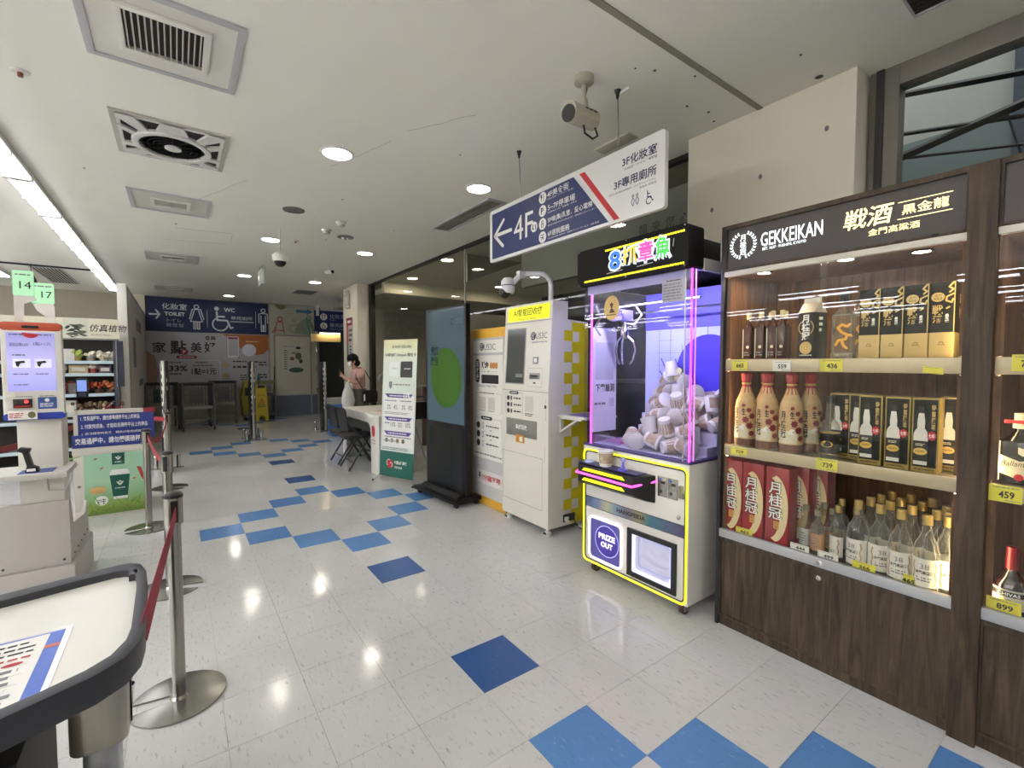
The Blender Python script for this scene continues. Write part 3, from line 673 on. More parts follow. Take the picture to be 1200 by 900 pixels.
flat('round_badge', disc(-.88, 1.70, .075), y - .001, mat('promo_red', '#8c2430', .5), t); text('P', (-.91, -.85, 1.665, 1.735), y - .0022, WD, t, bold=.03)
text('會員', (-.46, -.23, 2.0, 2.1), y, KP, t, bold=.02)
flat('red_pill', rrect(-1.04, -.63, 1.54, 1.61, .034), y, mat('promo_red', '#8c2430', .5), t); dashes(5, (-.98, -.69, 1.555, 1.595), y - .0012, WD, t)
dashes(6, (-1.36, -.95, 1.42, 1.465), y, KP, t); text('0.33%', (-1.36, -.83, 1.23, 1.37), y, KP, t, bold=.03); prints([(-1.36, -.95, 1.14, 1.2, 1)], y, KP, t, seed=3)
dashes(4, (-.66, -.42, 1.42, 1.465), y, KP, t); prints([(-.72, -.3, 1.35, 1.39, 1)], y, KP, t, seed=5); text('1點=1元', (-.75, -.24, 1.14, 1.31), y, KP, t, bold=.02)
strokes([[(-1.3, 1.5), (-.2, 1.5), (-.16, 1.44), (-.16, .85)]], .008, y, WD, t, 'outline')
fr = flat('phone_picture', rrect(-.0, .27, 1.54, 2.11, .04), y - .001, mat('promo_phone', '#cfcbd0', .5), t); flat('phone_screen', R4(.03, .24, 1.62, 2.04), y - .0025, mat('promo_screen', '#a9a9b8', .5), t)
strokes([rrect(0, .27, 1.54, 2.11, .04) + [(.27, 1.58)]], .012, y - .0022, mat('promo_phone_edge', '#77757f', .5), t, 'phone_edge')
flat('phone_header', R4(.03, .24, 2.04, 2.085), y - .0028, mat('promo_red', '#8c2430', .5), t)
flat('white_disc', disc(.49, 1.76, .16), y - .001, WD, t)
dashes(5, (.42, .72, 1.96, 2.01), y - .001, mat('promo_cream', '#d8b48b', .5), t)
for cx, cz in ((-.04, 1.38), (-.04, 1.1)): flat('cream_disc', disc(cx, cz, .085), y, mat('promo_tan', '#a3957f', .5), t)
prints([(.12, .42, 1.44, 1.5, 1), (.12, .42, 1.28, 1.38, 1), (.5, .68, 1.42, 1.5, 1), (.7, .92, 1.35, 1.48, 2), (.28, .45, .98, 1.14, 3), (.7, .92, 1.02, 1.16, 2), (.5, .66, 1.3, 1.36, 1)], y, KP, t, seed=8)
t = thing('pictogram_board', 'pale board of coloured pictograms and a blue arrow above the toilet door', 'sign', (0, FY, 0))
MB().box(.965, 2.14, -.07, -.051, 2.19, 2.99).build('board', mat('picto_board', '#a9a99d', .5, noise=(2, .05)), t); y = -.0705
flat('green_dome', disc(1.25, 2.985, .14, .13, 20, PI, 2 * PI), y, mat('olive', '#6c7048', .5), t); flat('green_hill', disc(2.0, 2.2, .42, .48, 24, PI / 2, PI) + [(2.0, 2.2)], y, mat('picto_green', '#7f9483', .5), t)
flat('blue_arrow', [(1.62, 2.80), (1.9, 2.80), (1.9, 2.75), (2.05, 2.84), (1.9, 2.93), (1.9, 2.88), (1.62, 2.88)], y, mat('picto_blue', '#3e6b94', .5), t)
strokes([[(1.35, 2.93), (1.58, 2.93)], [(1.35, 2.76), (1.56, 2.76)]], .02, y, mat('picto_dim', '#8d958f', .5), t, 'caption')
strokes([circ(1.22, 2.60, .06, 12), [(1.15, 2.52), (1.1, 2.32), (1.03, 2.25)], [(1.15, 2.52), (1.28, 2.52), (1.32, 2.22)], [(1.12, 2.35), (1.08, 2.22)], [(1.16, 2.3), (1.3, 2.3)]], .022, y - .001, mat('picto_red', '#a23a49', .5), t)
strokes([circ(1.58, 2.60, .045, 12), [(1.58, 2.54), (1.58, 2.44), (1.7, 2.44), (1.82, 2.3)], circ(1.55, 2.36, .1, 16, 1.6, 6.0), [(1.6, 2.48), (1.7, 2.48)]], .016, y - .001, mat('picto_brown', '#a07a68', .5), t)
strokes([circ(1.94, 2.66, .06, 12), [(1.88, 2.56), (2.0, 2.56), (2.08, 2.3)], [(1.9, 2.56), (1.97, 2.24)], [(2.0, 2.5), (2.06, 2.2)]], .022, y - .001, mat('picto_dgreen', '#4e6a55', .5), t)
t = thing('map_poster', 'small white illustrated poster on the toilet door', 'poster', (0, FY, 0))
MB().box(1.25, 1.80, -.066, -.0635, 1.14, 1.95).build('sheet', mat('poster_white', '#c3c2b8', .5), t); y = -.0662
dashes(4, (1.60, 1.76, 1.78, 1.91), y, KP, t); prints([(1.3, 1.4, 1.25, 1.8, 9), (1.28, 1.55, 1.86, 1.9, 1)], y, GPRINT, t, seed=2)
for cx, cz, rx, rz, c in ((1.6, 1.24, .19, .07, '#3f5a4a'), (1.66, 1.62, .08, .1, '#59624f'), (1.5, 1.55, .06, .05, '#7a5b52'), (1.55, 1.7, .07, .03, '#8a8878'), (1.72, 1.48, .05, .06, '#5e4b45')):
    flat('picture_patch', disc(cx, cz, rx, rz, 14), y - .0003 * (cx * 7 % 3), mat('patch' + c, c, .5), t)
t = thing('column_plaque', 'tall narrow red and white notice fixed to the white column', 'sign', (1.88, 8.3, 0), -PI / 2)
MB().box(0, .40, -.01, 0, 1.45, 2.36).build('plate', mat('plaque_grey', '#b9b6b0', .5), t); y = -.0105
flat('red_header', R4(0, .40, 2.2, 2.36), y, mat('plaque_red', '#7d2430', .5), t); flat('red_side', R4(.02, .12, 1.8, 2.2), y, RPRINT, t); flat('green_side', R4(.02, .12, 1.45, 1.8), y, mat('plaque_green', '#3e5e55', .5), t)
dashes(2, (.08, .34, 2.23, 2.33), y - .0012, WPRINT, t); prints([(.16, .4, 1.85, 2.15, 3)], y, KPRINT, t, seed=4); dashes(5, (.2, .34, 1.48, 1.8), y, KPRINT, t, vertical=True)
t = thing('emergency_lamp', 'grey emergency lamp high on the white column', 'lamp', (1.88, 8.22, 0), -PI / 2)
MB().box(.0, .2, -.06, 0, 2.55, 2.86).build('body', mat('lamp_grey', '#b3b0a6', .5), t, bevel=.02); MB().box(.04, .16, -.075, -.06, 2.62, 2.8).build('lamp_cover', mat('lamp_cover', '#c9c7bd', .3), t, bevel=.01)
MB().cyl((.1, -.03, 2.86), (.1, -.03, 2.92), .05, n=10).build('lamp_head', mat('lamp_grey', '#b3b0a6', .5), t)
# ---------------------------------------------------------------- liquor display cabinets (local: x right, y into the cabinet, z up)
WOODD = wood('dark_oak', '#2a2219', '#504335'); WOODI = wood('cabinet_lining', '#482d1c', '#7a5437', .5)
HDR = mat('header_brown', '#39322f', .5, noise=(3, .06)); SHF = mat('shelf_beige', '#b3a58c', .35, .35, noise=(8, .06))
WARM = mat('warm_led', '#ffe3ad', .4, emit=26, noise=(3, .02)); WDL = mat('warm_downlight', '#ffe9bf', .4, emit=70, noise=(3, .02))
YTAG = mat('price_yellow', '#d6cf3f', .5, noise=(5, .05)); WTAG = mat('price_white', '#dad9d2', .5); GOLD = mat('gold_print', '#c2a566', .4, .25, noise=(6, .15))
SIGNW = mat('sign_glow_white', '#f2fbff', .4, emit=1.0, noise=(3, .02)); SIGNY = mat('sign_glow_cream', '#ffe9a0', .4, emit=.8, noise=(3, .02))
CX, CY = 1.31, -.28
def cabinet(loc, w, label, last=False):
    t = thing('bottle_cabinet', label, 'display cabinet', loc, -PI / 2)
    l = .0 if last else .018
    if not last: MB().box(0, .018, 0, .6, 0, 2.13).build('side_panel', mat('cabinet_black', '#17161a', .4), t, bevel=.002)
    MB().box(.94 if not last else w - .018, 1.018 if not last else w, -.012, .6, 0, 2.128).build('pillar', WOODD, t, bevel=.003)
    r = .94 if not last else w - .018
    MB().box(l, r, .58, .6, .06, 2.11).build('back_panel', WOODI, t)
    for xx in (l, r - .006): MB().box(xx, xx + .006, .03, .58, .5, 1.89).build('side_lining', WOODI, t)
    MB().box(l, r, 0, .6, 2.116, 2.13).build('top_panel', WOODD, t)
    MB().box(l, r, .012, .03, 1.9, 2.116).build('header_board', HDR, t)
    MB().ring(R4(l, r, 1.895, 2.118), R4(l + .01, r - .008, 1.906, 2.108), .0, .013).build('header_frame', WOODD, t, bevel=.002)
    MB().box(l, r, .0, .025, 1.866, 1.893).build('light_rail', mat('rail_white', '#b9b4a6', .35), t, bevel=.003)
    MB().box(l, r, .025, .58, 1.885, 1.895).build('cabinet_ceiling', WOODI, t)
    MB().box(l, r, .02, .58, .47, .505).build('deck', mat('deck_dark', '#3a342c', .3), t)
    MB().box(l, r, .015, .6, 0, .05).build('plinth', WOODD, t)
    MB().ring(R4(l, r, .05, .484), R4(l + .008, r - .006, .062, .462), .004, .02).build('base_frame', WOODD, t, bevel=.002)
    m = (l + r) / 2
    MB().box(m - .018, m - .012, .0135, .0142, .062, .462).build('door_gap', KPRINT, t)
    MB().box(l + .008, m + .01, .014, .022, .062, .462).build('sliding_door', WOODD, t)
    dr = MB().box(m - .012, r - .006, .006, .0138, .062, .462).build('sliding_door', WOODD, t)
    MB().lathe((0, 0, 0), [(.011, 0), (.011, .004), (.007, .005), (0, .004)], 14).build('lock', CHROME, dr, warp=lambda v: (m + .015 + v[0], .006 - v[2], .435 + v[1]))
    tr = MB().box(l, r, -.004, .022, .486, .53).build('glass_track', ALU, t, bevel=.003)
    MB().lathe((0, 0, 0), [(.013, 0), (.013, .004), (.009, .005), (0, .004)], 14).build('glass_lock', CHROME, tr, warp=lambda v: (m + .02 + v[0], -.004 - v[2], .508 + v[1]))
    for z0, z1 in ((1.375, 1.436), (.926, .982)):
        s = MB().box(l + .006, r - .006, .03, .52, z1 - .026, z1 - .006).build('shelf', SHF, t)
        MB().box(l + .004, r - .004, .022, .032, z0, z1).build('shelf_lip', SHF, s, bevel=.003)
    MB().box(l + .004, m + .01, .014, .018, .53, 1.866).build('glass_door', glass('cabinet_glass', '#fafaf7', .38), t)
    MB().box(m - .012, r - .004, .006, .010, .53, 1.866).build('glass_door', glass('cabinet_glass', '#fafaf7', .38), t)
    for x in (l + .01, r - .012):
        for z0, z1 in ((.51, .92), (.99, 1.37), (1.44, 1.86)):
            MB().box(x, x + .006, .036, .042, z0, z1).build('led_strip', WARM, t)
            MB().box(x - .004, x + .012, .031, .034, z0, z1).build('strip_cover', WOODI, t)
    return t
cab1 = cabinet((CX, CY, 0), 1.018, 'dark oak bottle cabinet with lit header lettering, right of the claw machine')
for x, y in ((.16, .13), (.526, .11), (.77, .19)):
    d = MB().ring(disc(x, y, .042, n=18), disc(x, y, .03, n=18), 1.879, 1.885, 'z').build('cabinet_downlight', BLKM, cab1)
    MB().lathe((x, y, 1.881), [(.029, 0), (0, -.002)], 16).build('lens', WDL, d)
y = .012
text('GEKKEIKAN', (.196, .467, 1.991, 2.058), y, SIGNW, cab1, bold=.004); text('EST. 1637 · FUSHIMI, KYOTO', (.205, .4, 1.97, 1.985), y, SIGNW, cab1)
text('月桂冠', (.092, .124, 1.967, 2.07), y, SIGNW, cab1, bold=.005, vertical=True)
b = MB()
for s in (-1, 1):
    for k in range(11):
        a = -PI / 2 + s * (.18 + k * .245); cx, cz = .108 + .060 * math.cos(a), 2.018 + .062 * math.sin(a)
        for q in (-1, 1):
            u = a + s * PI / 2 + q * s * .7
            p = [(cx + .0135 * (math.cos(u) * i - math.sin(u) * j), cz + .0135 * (math.sin(u) * i + math.cos(u) * j)) for i, j in ((0, 0), (.5, .28), (1, 0), (.5, -.28))]
            b.prism(p, y - .0015, y - .0005)
b.build('laurel_emblem', SIGNW, cab1)
text('戦酒', (.545, .72, 1.985, 2.068), y, SIGNY, cab1, bold=.012, slant=.15); text('黒金龍', (.745, .885, 2.004, 2.044), y, SIGNY, cab1, bold=.01)
text('金門高粱酒', (.636, .802, 1.945, 1.973), y, SIGNY, cab1, bold=.008)
strokes([[(.733, 2.056), (.894, 2.056)]], .003, y, SIGNY, cab1, 'gold_rule'); strokes([[(.733, 1.990), (.894, 1.990)]], .003, y, SIGNY, cab1, 'gold_rule')
MB().box(.84, .86, .0, .012, 1.898, 1.906).build('header_latch', BLKM, cab1)
cab2 = cabinet((CX, CY - 1.018, 0), 1.0, 'second dark oak bottle cabinet cut by the right picture edge', True)
MB().ring(disc(.2, .13, .042, n=18), disc(.2, .13, .03, n=18), 1.879, 1.885, 'z').build('cabinet_downlight', BLKM, cab2)
MB().lathe((.2, .13, 1.881), [(.029, 0), (0, -.002)], 16).build('lens', WDL, cab2)

def price(t, x0, x1, z0, z1, s, m, y=.021, tilt=0.):
    p = MB().box(x0, x1, y - .0015, y, z0, z1).build('price_tag', m, t, warp=(lambda v: (v[0], v[1], v[2] + tilt * (v[0] - x0))) if tilt else None)
    w, h = x1 - x0, z1 - z0
    if s: text(s, (x0 + w * .3, x0 + w * .78, z0 + h * .24, z0 + h * .66), y - .0015, KPRINT, p, bold=.03, warp=(lambda v: (v[0], v[1], v[2] + tilt * (v[0] - x0))) if tilt else None)
    prints([(x0 + w * .1, x1 - w * .1, z0 + h * .8, z0 + h * .92, 1), (x0 + w * .5, x1 - w * .05, z0 + h * .06, z0 + h * .16, 1)], y - .0015, GPRINT, p, warp=(lambda v: (v[0], v[1], v[2] + tilt * (v[0] - x0))) if tilt else None)
for a in ((.057, .139, 1.379, 1.434, '665', YTAG), (.263, .345, 1.377, 1.428, '559', WTAG), (.469, .557, 1.378, 1.434, '436', YTAG), (.062, .148, .936, .976, '759', YTAG), (.464, .549, .931, .984, '739', YTAG)): price(cab1, *a)
price(cab1, .826, .886, 1.378, 1.404, '', YTAG, tilt=-.12)
for a in ((.094, .179, .522, .556, '663', YTAG), (.361, .443, .522, .556, '444', WTAG), (.478, .56, .520, .556, '499', WTAG), (.613, .696, .520, .556, '366', YTAG), (.758, .847, .515, .560, '469', YTAG)): price(cab1, *a, y=.03)
for a in ((.045, .12, 1.387, 1.445, '799', YTAG), (.003, .085, .922, .982, '459', YTAG)): price(cab2, *a)
price(cab2, .008, .095, .52, .57, '899', YTAG, y=.03)

def at(x, y, z=0., c=0): return (CX + y, CY - x - c * 1.018, z)
CG = glass('bottle_glass', '#f7f8f6', 1.0, .02, .03, .6); LAB = mat('label_white', '#d9d6cc', .5, noise=(9, .06)); GCAP = mat('gold_cap', '#b9a168', .3, .6, noise=(9, .1))
Z1, Z2, Z3 = 1.437, .983, .506
# mini bottles
MINI = mat('dark_red_liquor', '#3d0e0b', .2, coat=.1, spec=.3, noise=(4, .2)); CREAM = mat('cream_print', '#d8cfb6', .5)
for n, (x, y) in enumerate(((.11, .085), (.185, .16), (.175, .08), (.255, .165), (.228, .09), (.268, .10))):
    t = thing('mini_bottle', ('%s from the left of the small dark red bottles with cream caps, top shelf' % L_ORD[n]), 'bottle', at(x, y, Z1), -PI / 2, 'small dark red bottles on the top shelf')
    MB().prism(rrect(-.022, .022, -.022, .022, .006, 2), 0, .165, 'z').build('body', MINI, t, bevel=.003)
    MB().lathe((0, 0, 0), [(.02, .163), (.009, .19), (.009, .21)], 12).build('neck', MINI, t, smooth=True)
    MB().lathe((0, 0, 0), [(.0112, .206), (.0112, .238), (.009, .242), (0, .242)], 12).build('cap', mat('mini_cap', '#c4b283', .4, .2), t)
    flat('label_line', R4(-.02, -.016, .005, .155), -.0225, CREAM, t); flat('seal_dot', disc(.006, .062, .008, n=10), -.0225, CREAM, t)
    prints([(-.012, .018, .015, .04, 2)], -.0225, GPRINT, t, seed=n)
# black carton
t = thing('sake_carton', 'black paper drink carton with white lettering and gold disc, top shelf', 'carton', at(.406, .09, Z1), -PI / 2 - .28)
CB2 = mat('carton_black', '#121011', .5, spec=.25); SLV = mat('carton_silver', '#bdb8ae', .3, .5)
MB().box(-.042, .042, -.04, .04, 0, .215).build('body', CB2, t, bevel=.002)
MB().prism([(-.04, .2155), (.04, .2155), (.008, .262), (-.008, .262)], -.041, .041, 'x').box(-.041, .041, -.003, .003, .262, .285).build('gable_top', SLV, t)
text('月桂冠', (-.022, .02, .085, .205), -.0405, WPRINT, t, bold=.03, vertical=True); flat('gold_disc', disc(0, .05, .03), -.0405, GOLD, t); prints([(-.03, .03, .012, .02, 1)], -.0405, WPRINT, t)
strokes([circ(0, .145, .036, 18, 2.3, 4.0), circ(0, .145, .036, 18, -.85, .85)], .004, -.0405, GOLD, t, 'laurel_print')
dashes(3, (-.012, .012, .12, .2), .0405, WPRINT, t, vertical=True, warp=lambda v: (v[1] + .0025, v[0], v[2]))
# clear bottles with gold dragon
for n, (x, y, lab) in enumerate(((.535, .085, 'square clear liquor bottle with gold dragon print, in front'), (.572, .19, 'square clear liquor bottle with gold dragon print, behind the other'))):
    t = thing('dragon_bottle', lab, 'bottle', at(x, y, Z1), -PI / 2 + .1)
    MB().prism(rrect(-.04, .04, -.03, .03, .01, 3), .02, .195, 'z').build('body', CG, t)
    MB().prism(rrect(-.043, .043, -.033, .033, .01, 3), 0, .024, 'z').build('thick_base', glass('base_glass', '#e9e6d4', 1.0, .05, .2, .6), t, bevel=.004)
    MB().lathe((0, 0, 0), [(.036, .196), (.02, .222), (.015, .235), (.015, .255)], 14).build('shoulder', CG, t, smooth=True)
    MB().lathe((0, 0, 0), [(.019, .25), (.019, .285), (.016, .29), (0, .29)], 14).build('cap', BLACK, t)
    strokes([[(.02, .14), (0, .15), (-.015, .135), (0, .115), (.02, .105), (.015, .085), (-.012, .08), (-.022, .06)], [(.02, .105), (.035, .1)], [(.0, .08), (.008, .055), (.02, .045)], [(.02, .14), (.03, .15)]], .011, -.031, mat('dragon_gold', '#c98f2a', .35, .3), t, 'dragon_print')
    text('戦酒', (-.034, -.012, .1, .135), -.031, KPRINT, t, bold=.02)
# black and gold spirit boxes
for n, x in enumerate((.638, .714, .791, .867, .915)):
    t = thing('gold_base_box', '%s from the left of the tall black boxes with gold base, top shelf' % L_ORD[n], 'box', at(x, .09 + .004 * n if n < 4 else .22, Z1), -PI / 2, 'tall black spirit boxes on the top shelf')
    MB().box(-.036, .036, -.036, .036, .098, .292).build('carton', mat('box_black', '#0f1012', .5, spec=.25), t, bevel=.0015)
    MB().box(-.0362, .0362, -.0362, .0362, 0, .098).build('gold_base', mat('box_gold', '#b39a62', .4, .3, noise=(5, .08)), t, bevel=.0015)
    y = -.0365
    strokes([[(.0345, .1), (.0345, .29)]], .003, y, GOLD, t, 'gold_edge')
    o = flat('gold_oval', disc(-.014, .235, .02, .018), y, GOLD, t); text('金門', (-.024, -.004, .236, .246), y - .0012, KPRINT, o); text('高粱酒', (-.026, -.002, .224, .234), y - .0012, KPRINT, o)
    text('戦', (-.03, .002, .165, .205), y, GOLD, t, bold=.02); text('酒', (-.028, .0, .135, .163), y, GOLD, t, bold=.02)
    text('黒金龍', (.008, .02, .135, .168), y, WPRINT, t, vertical=True, bold=.03)
    strokes([[(.03, .288), (.018, .272), (.03, .262), (.02, .252)], [(.032, .245), (.012, .235), (.01, .22), (.026, .212), (.03, .225)], [(.02, .195), (.012, .19)]], .006, y, GOLD, t, 'dragon_print')
    strokes([circ(0, .055, .006, 10, 0, PI), [(-.01, .05), (.01, .05)]], .003, y - .0002, mat('dark_gold', '#6a5220', .5), t, 'crest')
# cloth-wrapped bottles
WRAP = mat('wrap_cloth', '#dccb94', .6, noise=(34, .2), second='#b0785a'); WRAPR = mat('wrap_red', '#a5303a', .55, noise=(30, .25)); WRAPB = mat('wrap_base', '#6d4a3a', .6, noise=(20, .2))
for n, (x, y) in enumerate(((.107, .08), (.216, .08), (.328, .08), (.15, .20), (.37, .185))):
    front = n < 3
    t = thing('wrapped_bottle', ('%s from the left of the front paper-wrapped bottles with red tied necks' % L_ORD[n]) if front else ('paper-wrapped red-necked bottle standing behind the %s one' % ('leftmost', 'third')[n - 3]), 'bottle', at(x, y, Z2), -PI / 2 + .12 * (n - 1), 'paper-wrapped bottles on the middle shelf')
    MB().lathe((0, 0, 0), [(.048, 0), (.052, .01), (.052, .2), (.047, .235), (.03, .28), (.021, .31)], 20).build('wrapped_body', WRAP, t, smooth=True)
    MB().lathe((0, 0, 0), [(.0305, .28), (.0205, .313), (.019, .33), (.024, .345), (.027, .375), (.02, .383), (0, .38)], 10).build('red_neck', WRAPR, t)
    MB().lathe((0, 0, 0), [(.0215, .322), (.0235, .327), (.0215, .332)], 14).build('neck_tie', GOLD, t)
    MB().lathe((0, 0, 0), [(.0525, .004), (.0525, .04)], 20).build('brown_band', WRAPB, t)
    MB().lathe((0, 0, 0), [(.0526, .045), (.0526, .105)], 10, PI * 1.1, PI * 1.75).build('cream_band', CREAM, t)
    text('月桂冠', (-.034, -.006, .07, .2), -.0525, KPRINT, t, vertical=True, bold=.02, bend=.0525, cx=0); text('生', (.01, .03, .165, .2), -.0525, KPRINT, t, bold=.03, bend=.0525, cx=0)
    flat('crane_print', [(.0, .1), (.018, .118), (.036, .112), (.02, .104), (.03, .088), (.008, .092)], -.0535, WPRINT, t)
    bw = lambda v: (.0532 * math.sin(v[0] / .0532), v[1] + .0532 * (1 - math.cos(v[0] / .0532)), v[2])
    for fx_, fz, fr_ in ((.03, .14, .018), (.045, .19, .014), (.05, .11, .02), (.062, .16, .018), (-.045, .13, .009), (.02, .215, .01), (.06, .07, .016), (-.05, .06, .01)):
        flat('flower_print', [(fx_ + fr_ * (1 if k % 2 else .72) * math.cos(k * PI / 7), fz + fr_ * (1 if k % 2 else .72) * math.sin(k * PI / 7)) for k in range(14)], -.0532, mat('flower_maroon', '#7d2a2e', .6, noise=(90, .4)), t, warp=bw)
# clear bottle with black label
t = thing('black_label_bottle', 'clear bottle with a black wrap label and gold oval, middle shelf', 'bottle', at(.497, .075, Z2), -PI / 2)
MB().lathe((0, 0, 0), [(.036, 0), (.038, .006), (.038, .14), (.03, .16), (.018, .175), (.018, .205), (.014, .23), (.014, .255)], 20).build('body', CG, t, smooth=True)
MB().lathe((0, 0, 0), [(.017, .25), (.017, .28), (0, .282)], 12).build('cap', BLACK, t)
MB().lathe((0, 0, 0), [(.0388, .02), (.0388, .115)], 20).build('label', KPRINT, t); MB().lathe((0, 0, 0), [(.039, .018), (.0392, .021)], 20).lathe((0, 0, 0), [(.0392, .114), (.039, .117)], 20).build('gold_line', GOLD, t)
flat('gold_oval', disc(0, .065, .026, .014), -.0392, mat('amber_print', '#d2ac55', .4, .1), t, warp=lambda v: (.039 * math.sin(v[0] / .039), v[1] + .039 * (1 - math.cos(v[0] / .039)), v[2])); text('特窖陳年', (-.02, .02, .06, .07), -.0404, KPRINT, t, bend=.0404)
# boxes with a bottle picture
for n, (x, y, w) in enumerate(((.522, .15, .08), (.60, .14, .08), (.657, .075, .08), (.75, .07, .08), (.837, .07, .08), (.895, .19, .08))):
    t = thing('bottle_picture_box', '%s from the left of the black boxes printed with a white bottle' % L_ORD[n], 'box', at(x, y, Z2), -PI / 2, 'black boxes with a bottle picture on the middle shelf')
    MB().box(-.041, .041, -.036, .036, 0, .295).build('carton', mat('gold_edge_box', '#8f7a3e', .4, .3, noise=(6, .1)), t, bevel=.001)
    y = -.0362
    flat('black_face', R4(-.036, .036, .022, .288), y, mat('box_black', '#0f1012', .5, spec=.25), t); flat('black_face', R4(-.036, .036, .022, .288), .0, mat('box_black', '#0f1012', .5, spec=.25), t, warp=lambda v: (-.0413 + v[1] * 0 if v[1] < 0 else -.0411, v[0] * .85, v[2]))
    y -= .0011; q = -.012
    bt = flat('bottle_picture', [(q + a, z) for a, z in ((-.021, .03), (-.022, .15), (-.018, .165), (-.011, .175), (-.012, .2), (-.008, .235), (.008, .235), (.012, .2), (.011, .175), (.018, .165), (.022, .15), (.021, .03))], y, mat('bottle_print', '#d5d3cc', .4, noise=(9, .1)), t)
    flat('picture_cap', R4(q - .009, q + .009, .238, .26), y, mat('cap_print', '#0c0c0d', .4), t); flat('picture_label', R4(q - .0225, q + .0225, .045, .125), y - .0012, KPRINT, bt)
    flat('picture_oval', disc(q, .083, .021, .014), y - .0023, mat('amber_print', '#d2ac55', .4, .1), bt); text('特窖陳年', (q - .015, q + .015, .079, .088), y - .0035, KPRINT, bt); prints([(q - .015, q + .015, .104, .116, 2)], y - .0023, CREAM, bt, seed=n)
    text('特窖陳年', (.018, .031, .17, .27), y, GOLD, t, vertical=True, bold=.02)
    if n not in (5,):
        fl_ = []
        for k in range(20): fl_.append((.021 + (.015 if k % 2 else .0115) * math.cos(k * PI / 10), .148 + (.02 if k % 2 else .015) * math.sin(k * PI / 10)))
        fs = flat('red_blossom', fl_, y - .002, mat('blossom_red', '#b8202c', .45), t); text('七年', (.012, .03, .14, .156), y - .0032, WPRINT, fs, bold=.02)
    prints([(-.03, .03, .008, .016, 1)], -.0362, KPRINT, t, seed=n + 5)
# red cartons with moon
for n, (x, y) in enumerate(((.064, .085), (.174, .085), (.292, .085), (.335, .20), (.38, .30))):
    t = thing('red_sake_carton', ('%s from the left of the front red cartons with a cream crescent' % L_ORD[n]) if n < 3 else 'red carton with a cream crescent standing behind the third, %s row' % ('second', 'third')[n - 3], 'carton', at(x, y, Z3), -PI / 2, 'red cartons on the bottom deck')
    MB().box(-.053, .053, -.05, .05, 0, .395).build('carton', mat('carton_red', '#8f1220', .35, noise=(3, .15)), t, bevel=.002)
    y = -.0503
    outer = [(-.01 + .062 * math.cos(a), .19 + .165 * math.sin(a)) for a in [-.95 * PI / 2 + k * PI * .95 / 20 for k in range(21)]]
    inner = [(-.03 + .048 * math.cos(a), .19 + .15 * math.sin(a)) for a in [-.95 * PI / 2 + k * PI * .95 / 20 for k in range(21)]]
    flat('crescent', [(min(.052, p[0]), p[1]) for p in outer] + inner[::-1], y, mat('moon_cream', '#d6c398', .45, noise=(8, .1)), t)
    text('月桂冠', (-.041, .029, .134, .325), y - .0011, KPRINT, t, vertical=True, bold=.045, name='letter_outline'); text('月桂冠', (-.038, .026, .138, .321), y - .0022, WPRINT, t, vertical=True, bold=.012)
    s = flat('gold_stamp', R4(-.013, .013, .09, .128), y, mat('stamp_gold', '#c79a42', .45), t); text('純米', (-.009, .009, .094, .124), y - .0012, RPRINT, s, vertical=True)
# clear spirits on the bottom deck
def spirit(x, y, h, r, lab, grp, rz=0., text38=True, label=True, nm='clear_spirit_bottle'):
    t = thing(nm, lab, 'bottle', at(x, y, Z3), -PI / 2 + rz, grp); k = h / .30
    MB().lathe((0, 0, 0), [(r * .94, 0), (r, .006), (r, .155 * k), (r * .86, .185 * k), (r * .5, .215 * k), (r * .36, .235 * k), (r * .34, .268 * k)], 18).build('body', CG, t, smooth=True)
    MB().lathe((0, 0, 0), [(r * .42, .262 * k), (r * .42, .295 * k), (r * .38, .3 * k), (0, .3 * k)], 14).build('cap', GCAP, t)
    if label:
        MB().lathe((0, 0, 0), [(r + .0006, .025 * k), (r + .0006, .135 * k)], 14, -PI * .97, -PI * .03).build('label', LAB, t)
        if text38:
            text('38', (-r * .35, r * .35, .095 * k, .115 * k), -r - .0007, GPRINT, t, bend=r + .0007); text('金門高粱酒', (-r * .7, r * .7, .074 * k, .088 * k), -r - .0007, KPRINT, t, bend=r + .0007, bold=.02)
        prints([(-r * .6, r * .6, .045 * k, .065 * k, 2)], -r - .0007, GPRINT, t, warp=lambda v: (r * math.sin(v[0] / r), v[1] + r * (1 - math.cos(v[0] / r)), v[2]))
        for s in (-1, 1): strokes([[(s * r * .85, .12 * k), (s * r * .95, .1 * k), (s * r * .8, .08 * k), (s * r * .95, .055 * k), (s * r * .8, .035 * k)]], .006, -r - .0007, mat('label_tan', '#a98f72', .5), t, 'scroll_print', warp=lambda v: (r * math.sin(v[0] / r), v[1] + r * (1 - math.cos(v[0] / r)), v[2]))
    return t
n = 0
for x, y in ((.615, .08), (.692, .085), (.768, .065), (.85, .06), (.905, .10)):
    spirit(x, y, .305, .041, '%s from the left of the front gold-capped clear spirit bottles with white label' % L_ORD[n], 'front row of clear spirit bottles', rz=(-.3, .5, .1, .1, .6)[n]); n += 1
n = 0
for x in (.63, .70, .775, .855, .895):
    for r_, y in enumerate((.18, .28, .38)):
        spirit(x + .012 * r_, y, .305, .041, 'gold-capped clear spirit bottle, %s column from the left, %s row behind the front' % (L_ORD[n // 3], L_ORD[r_]), 'clear spirit bottles behind the front row', text38=False, label=r_ == 0); n += 1
for n, (x, y) in enumerate(((.53, .11), (.59, .14), (.575, .25), (.50, .24))):
    spirit(x, y, .255, .032, '%s of the four narrower clear bottles with a small framed label' % ('first', 'second', 'third', 'fourth')[n], 'narrow clear bottles', rz=-.5, text38=False)
FLG = glass('flask_glass', '#efe9dc', 1.0, .03, .06, .5)
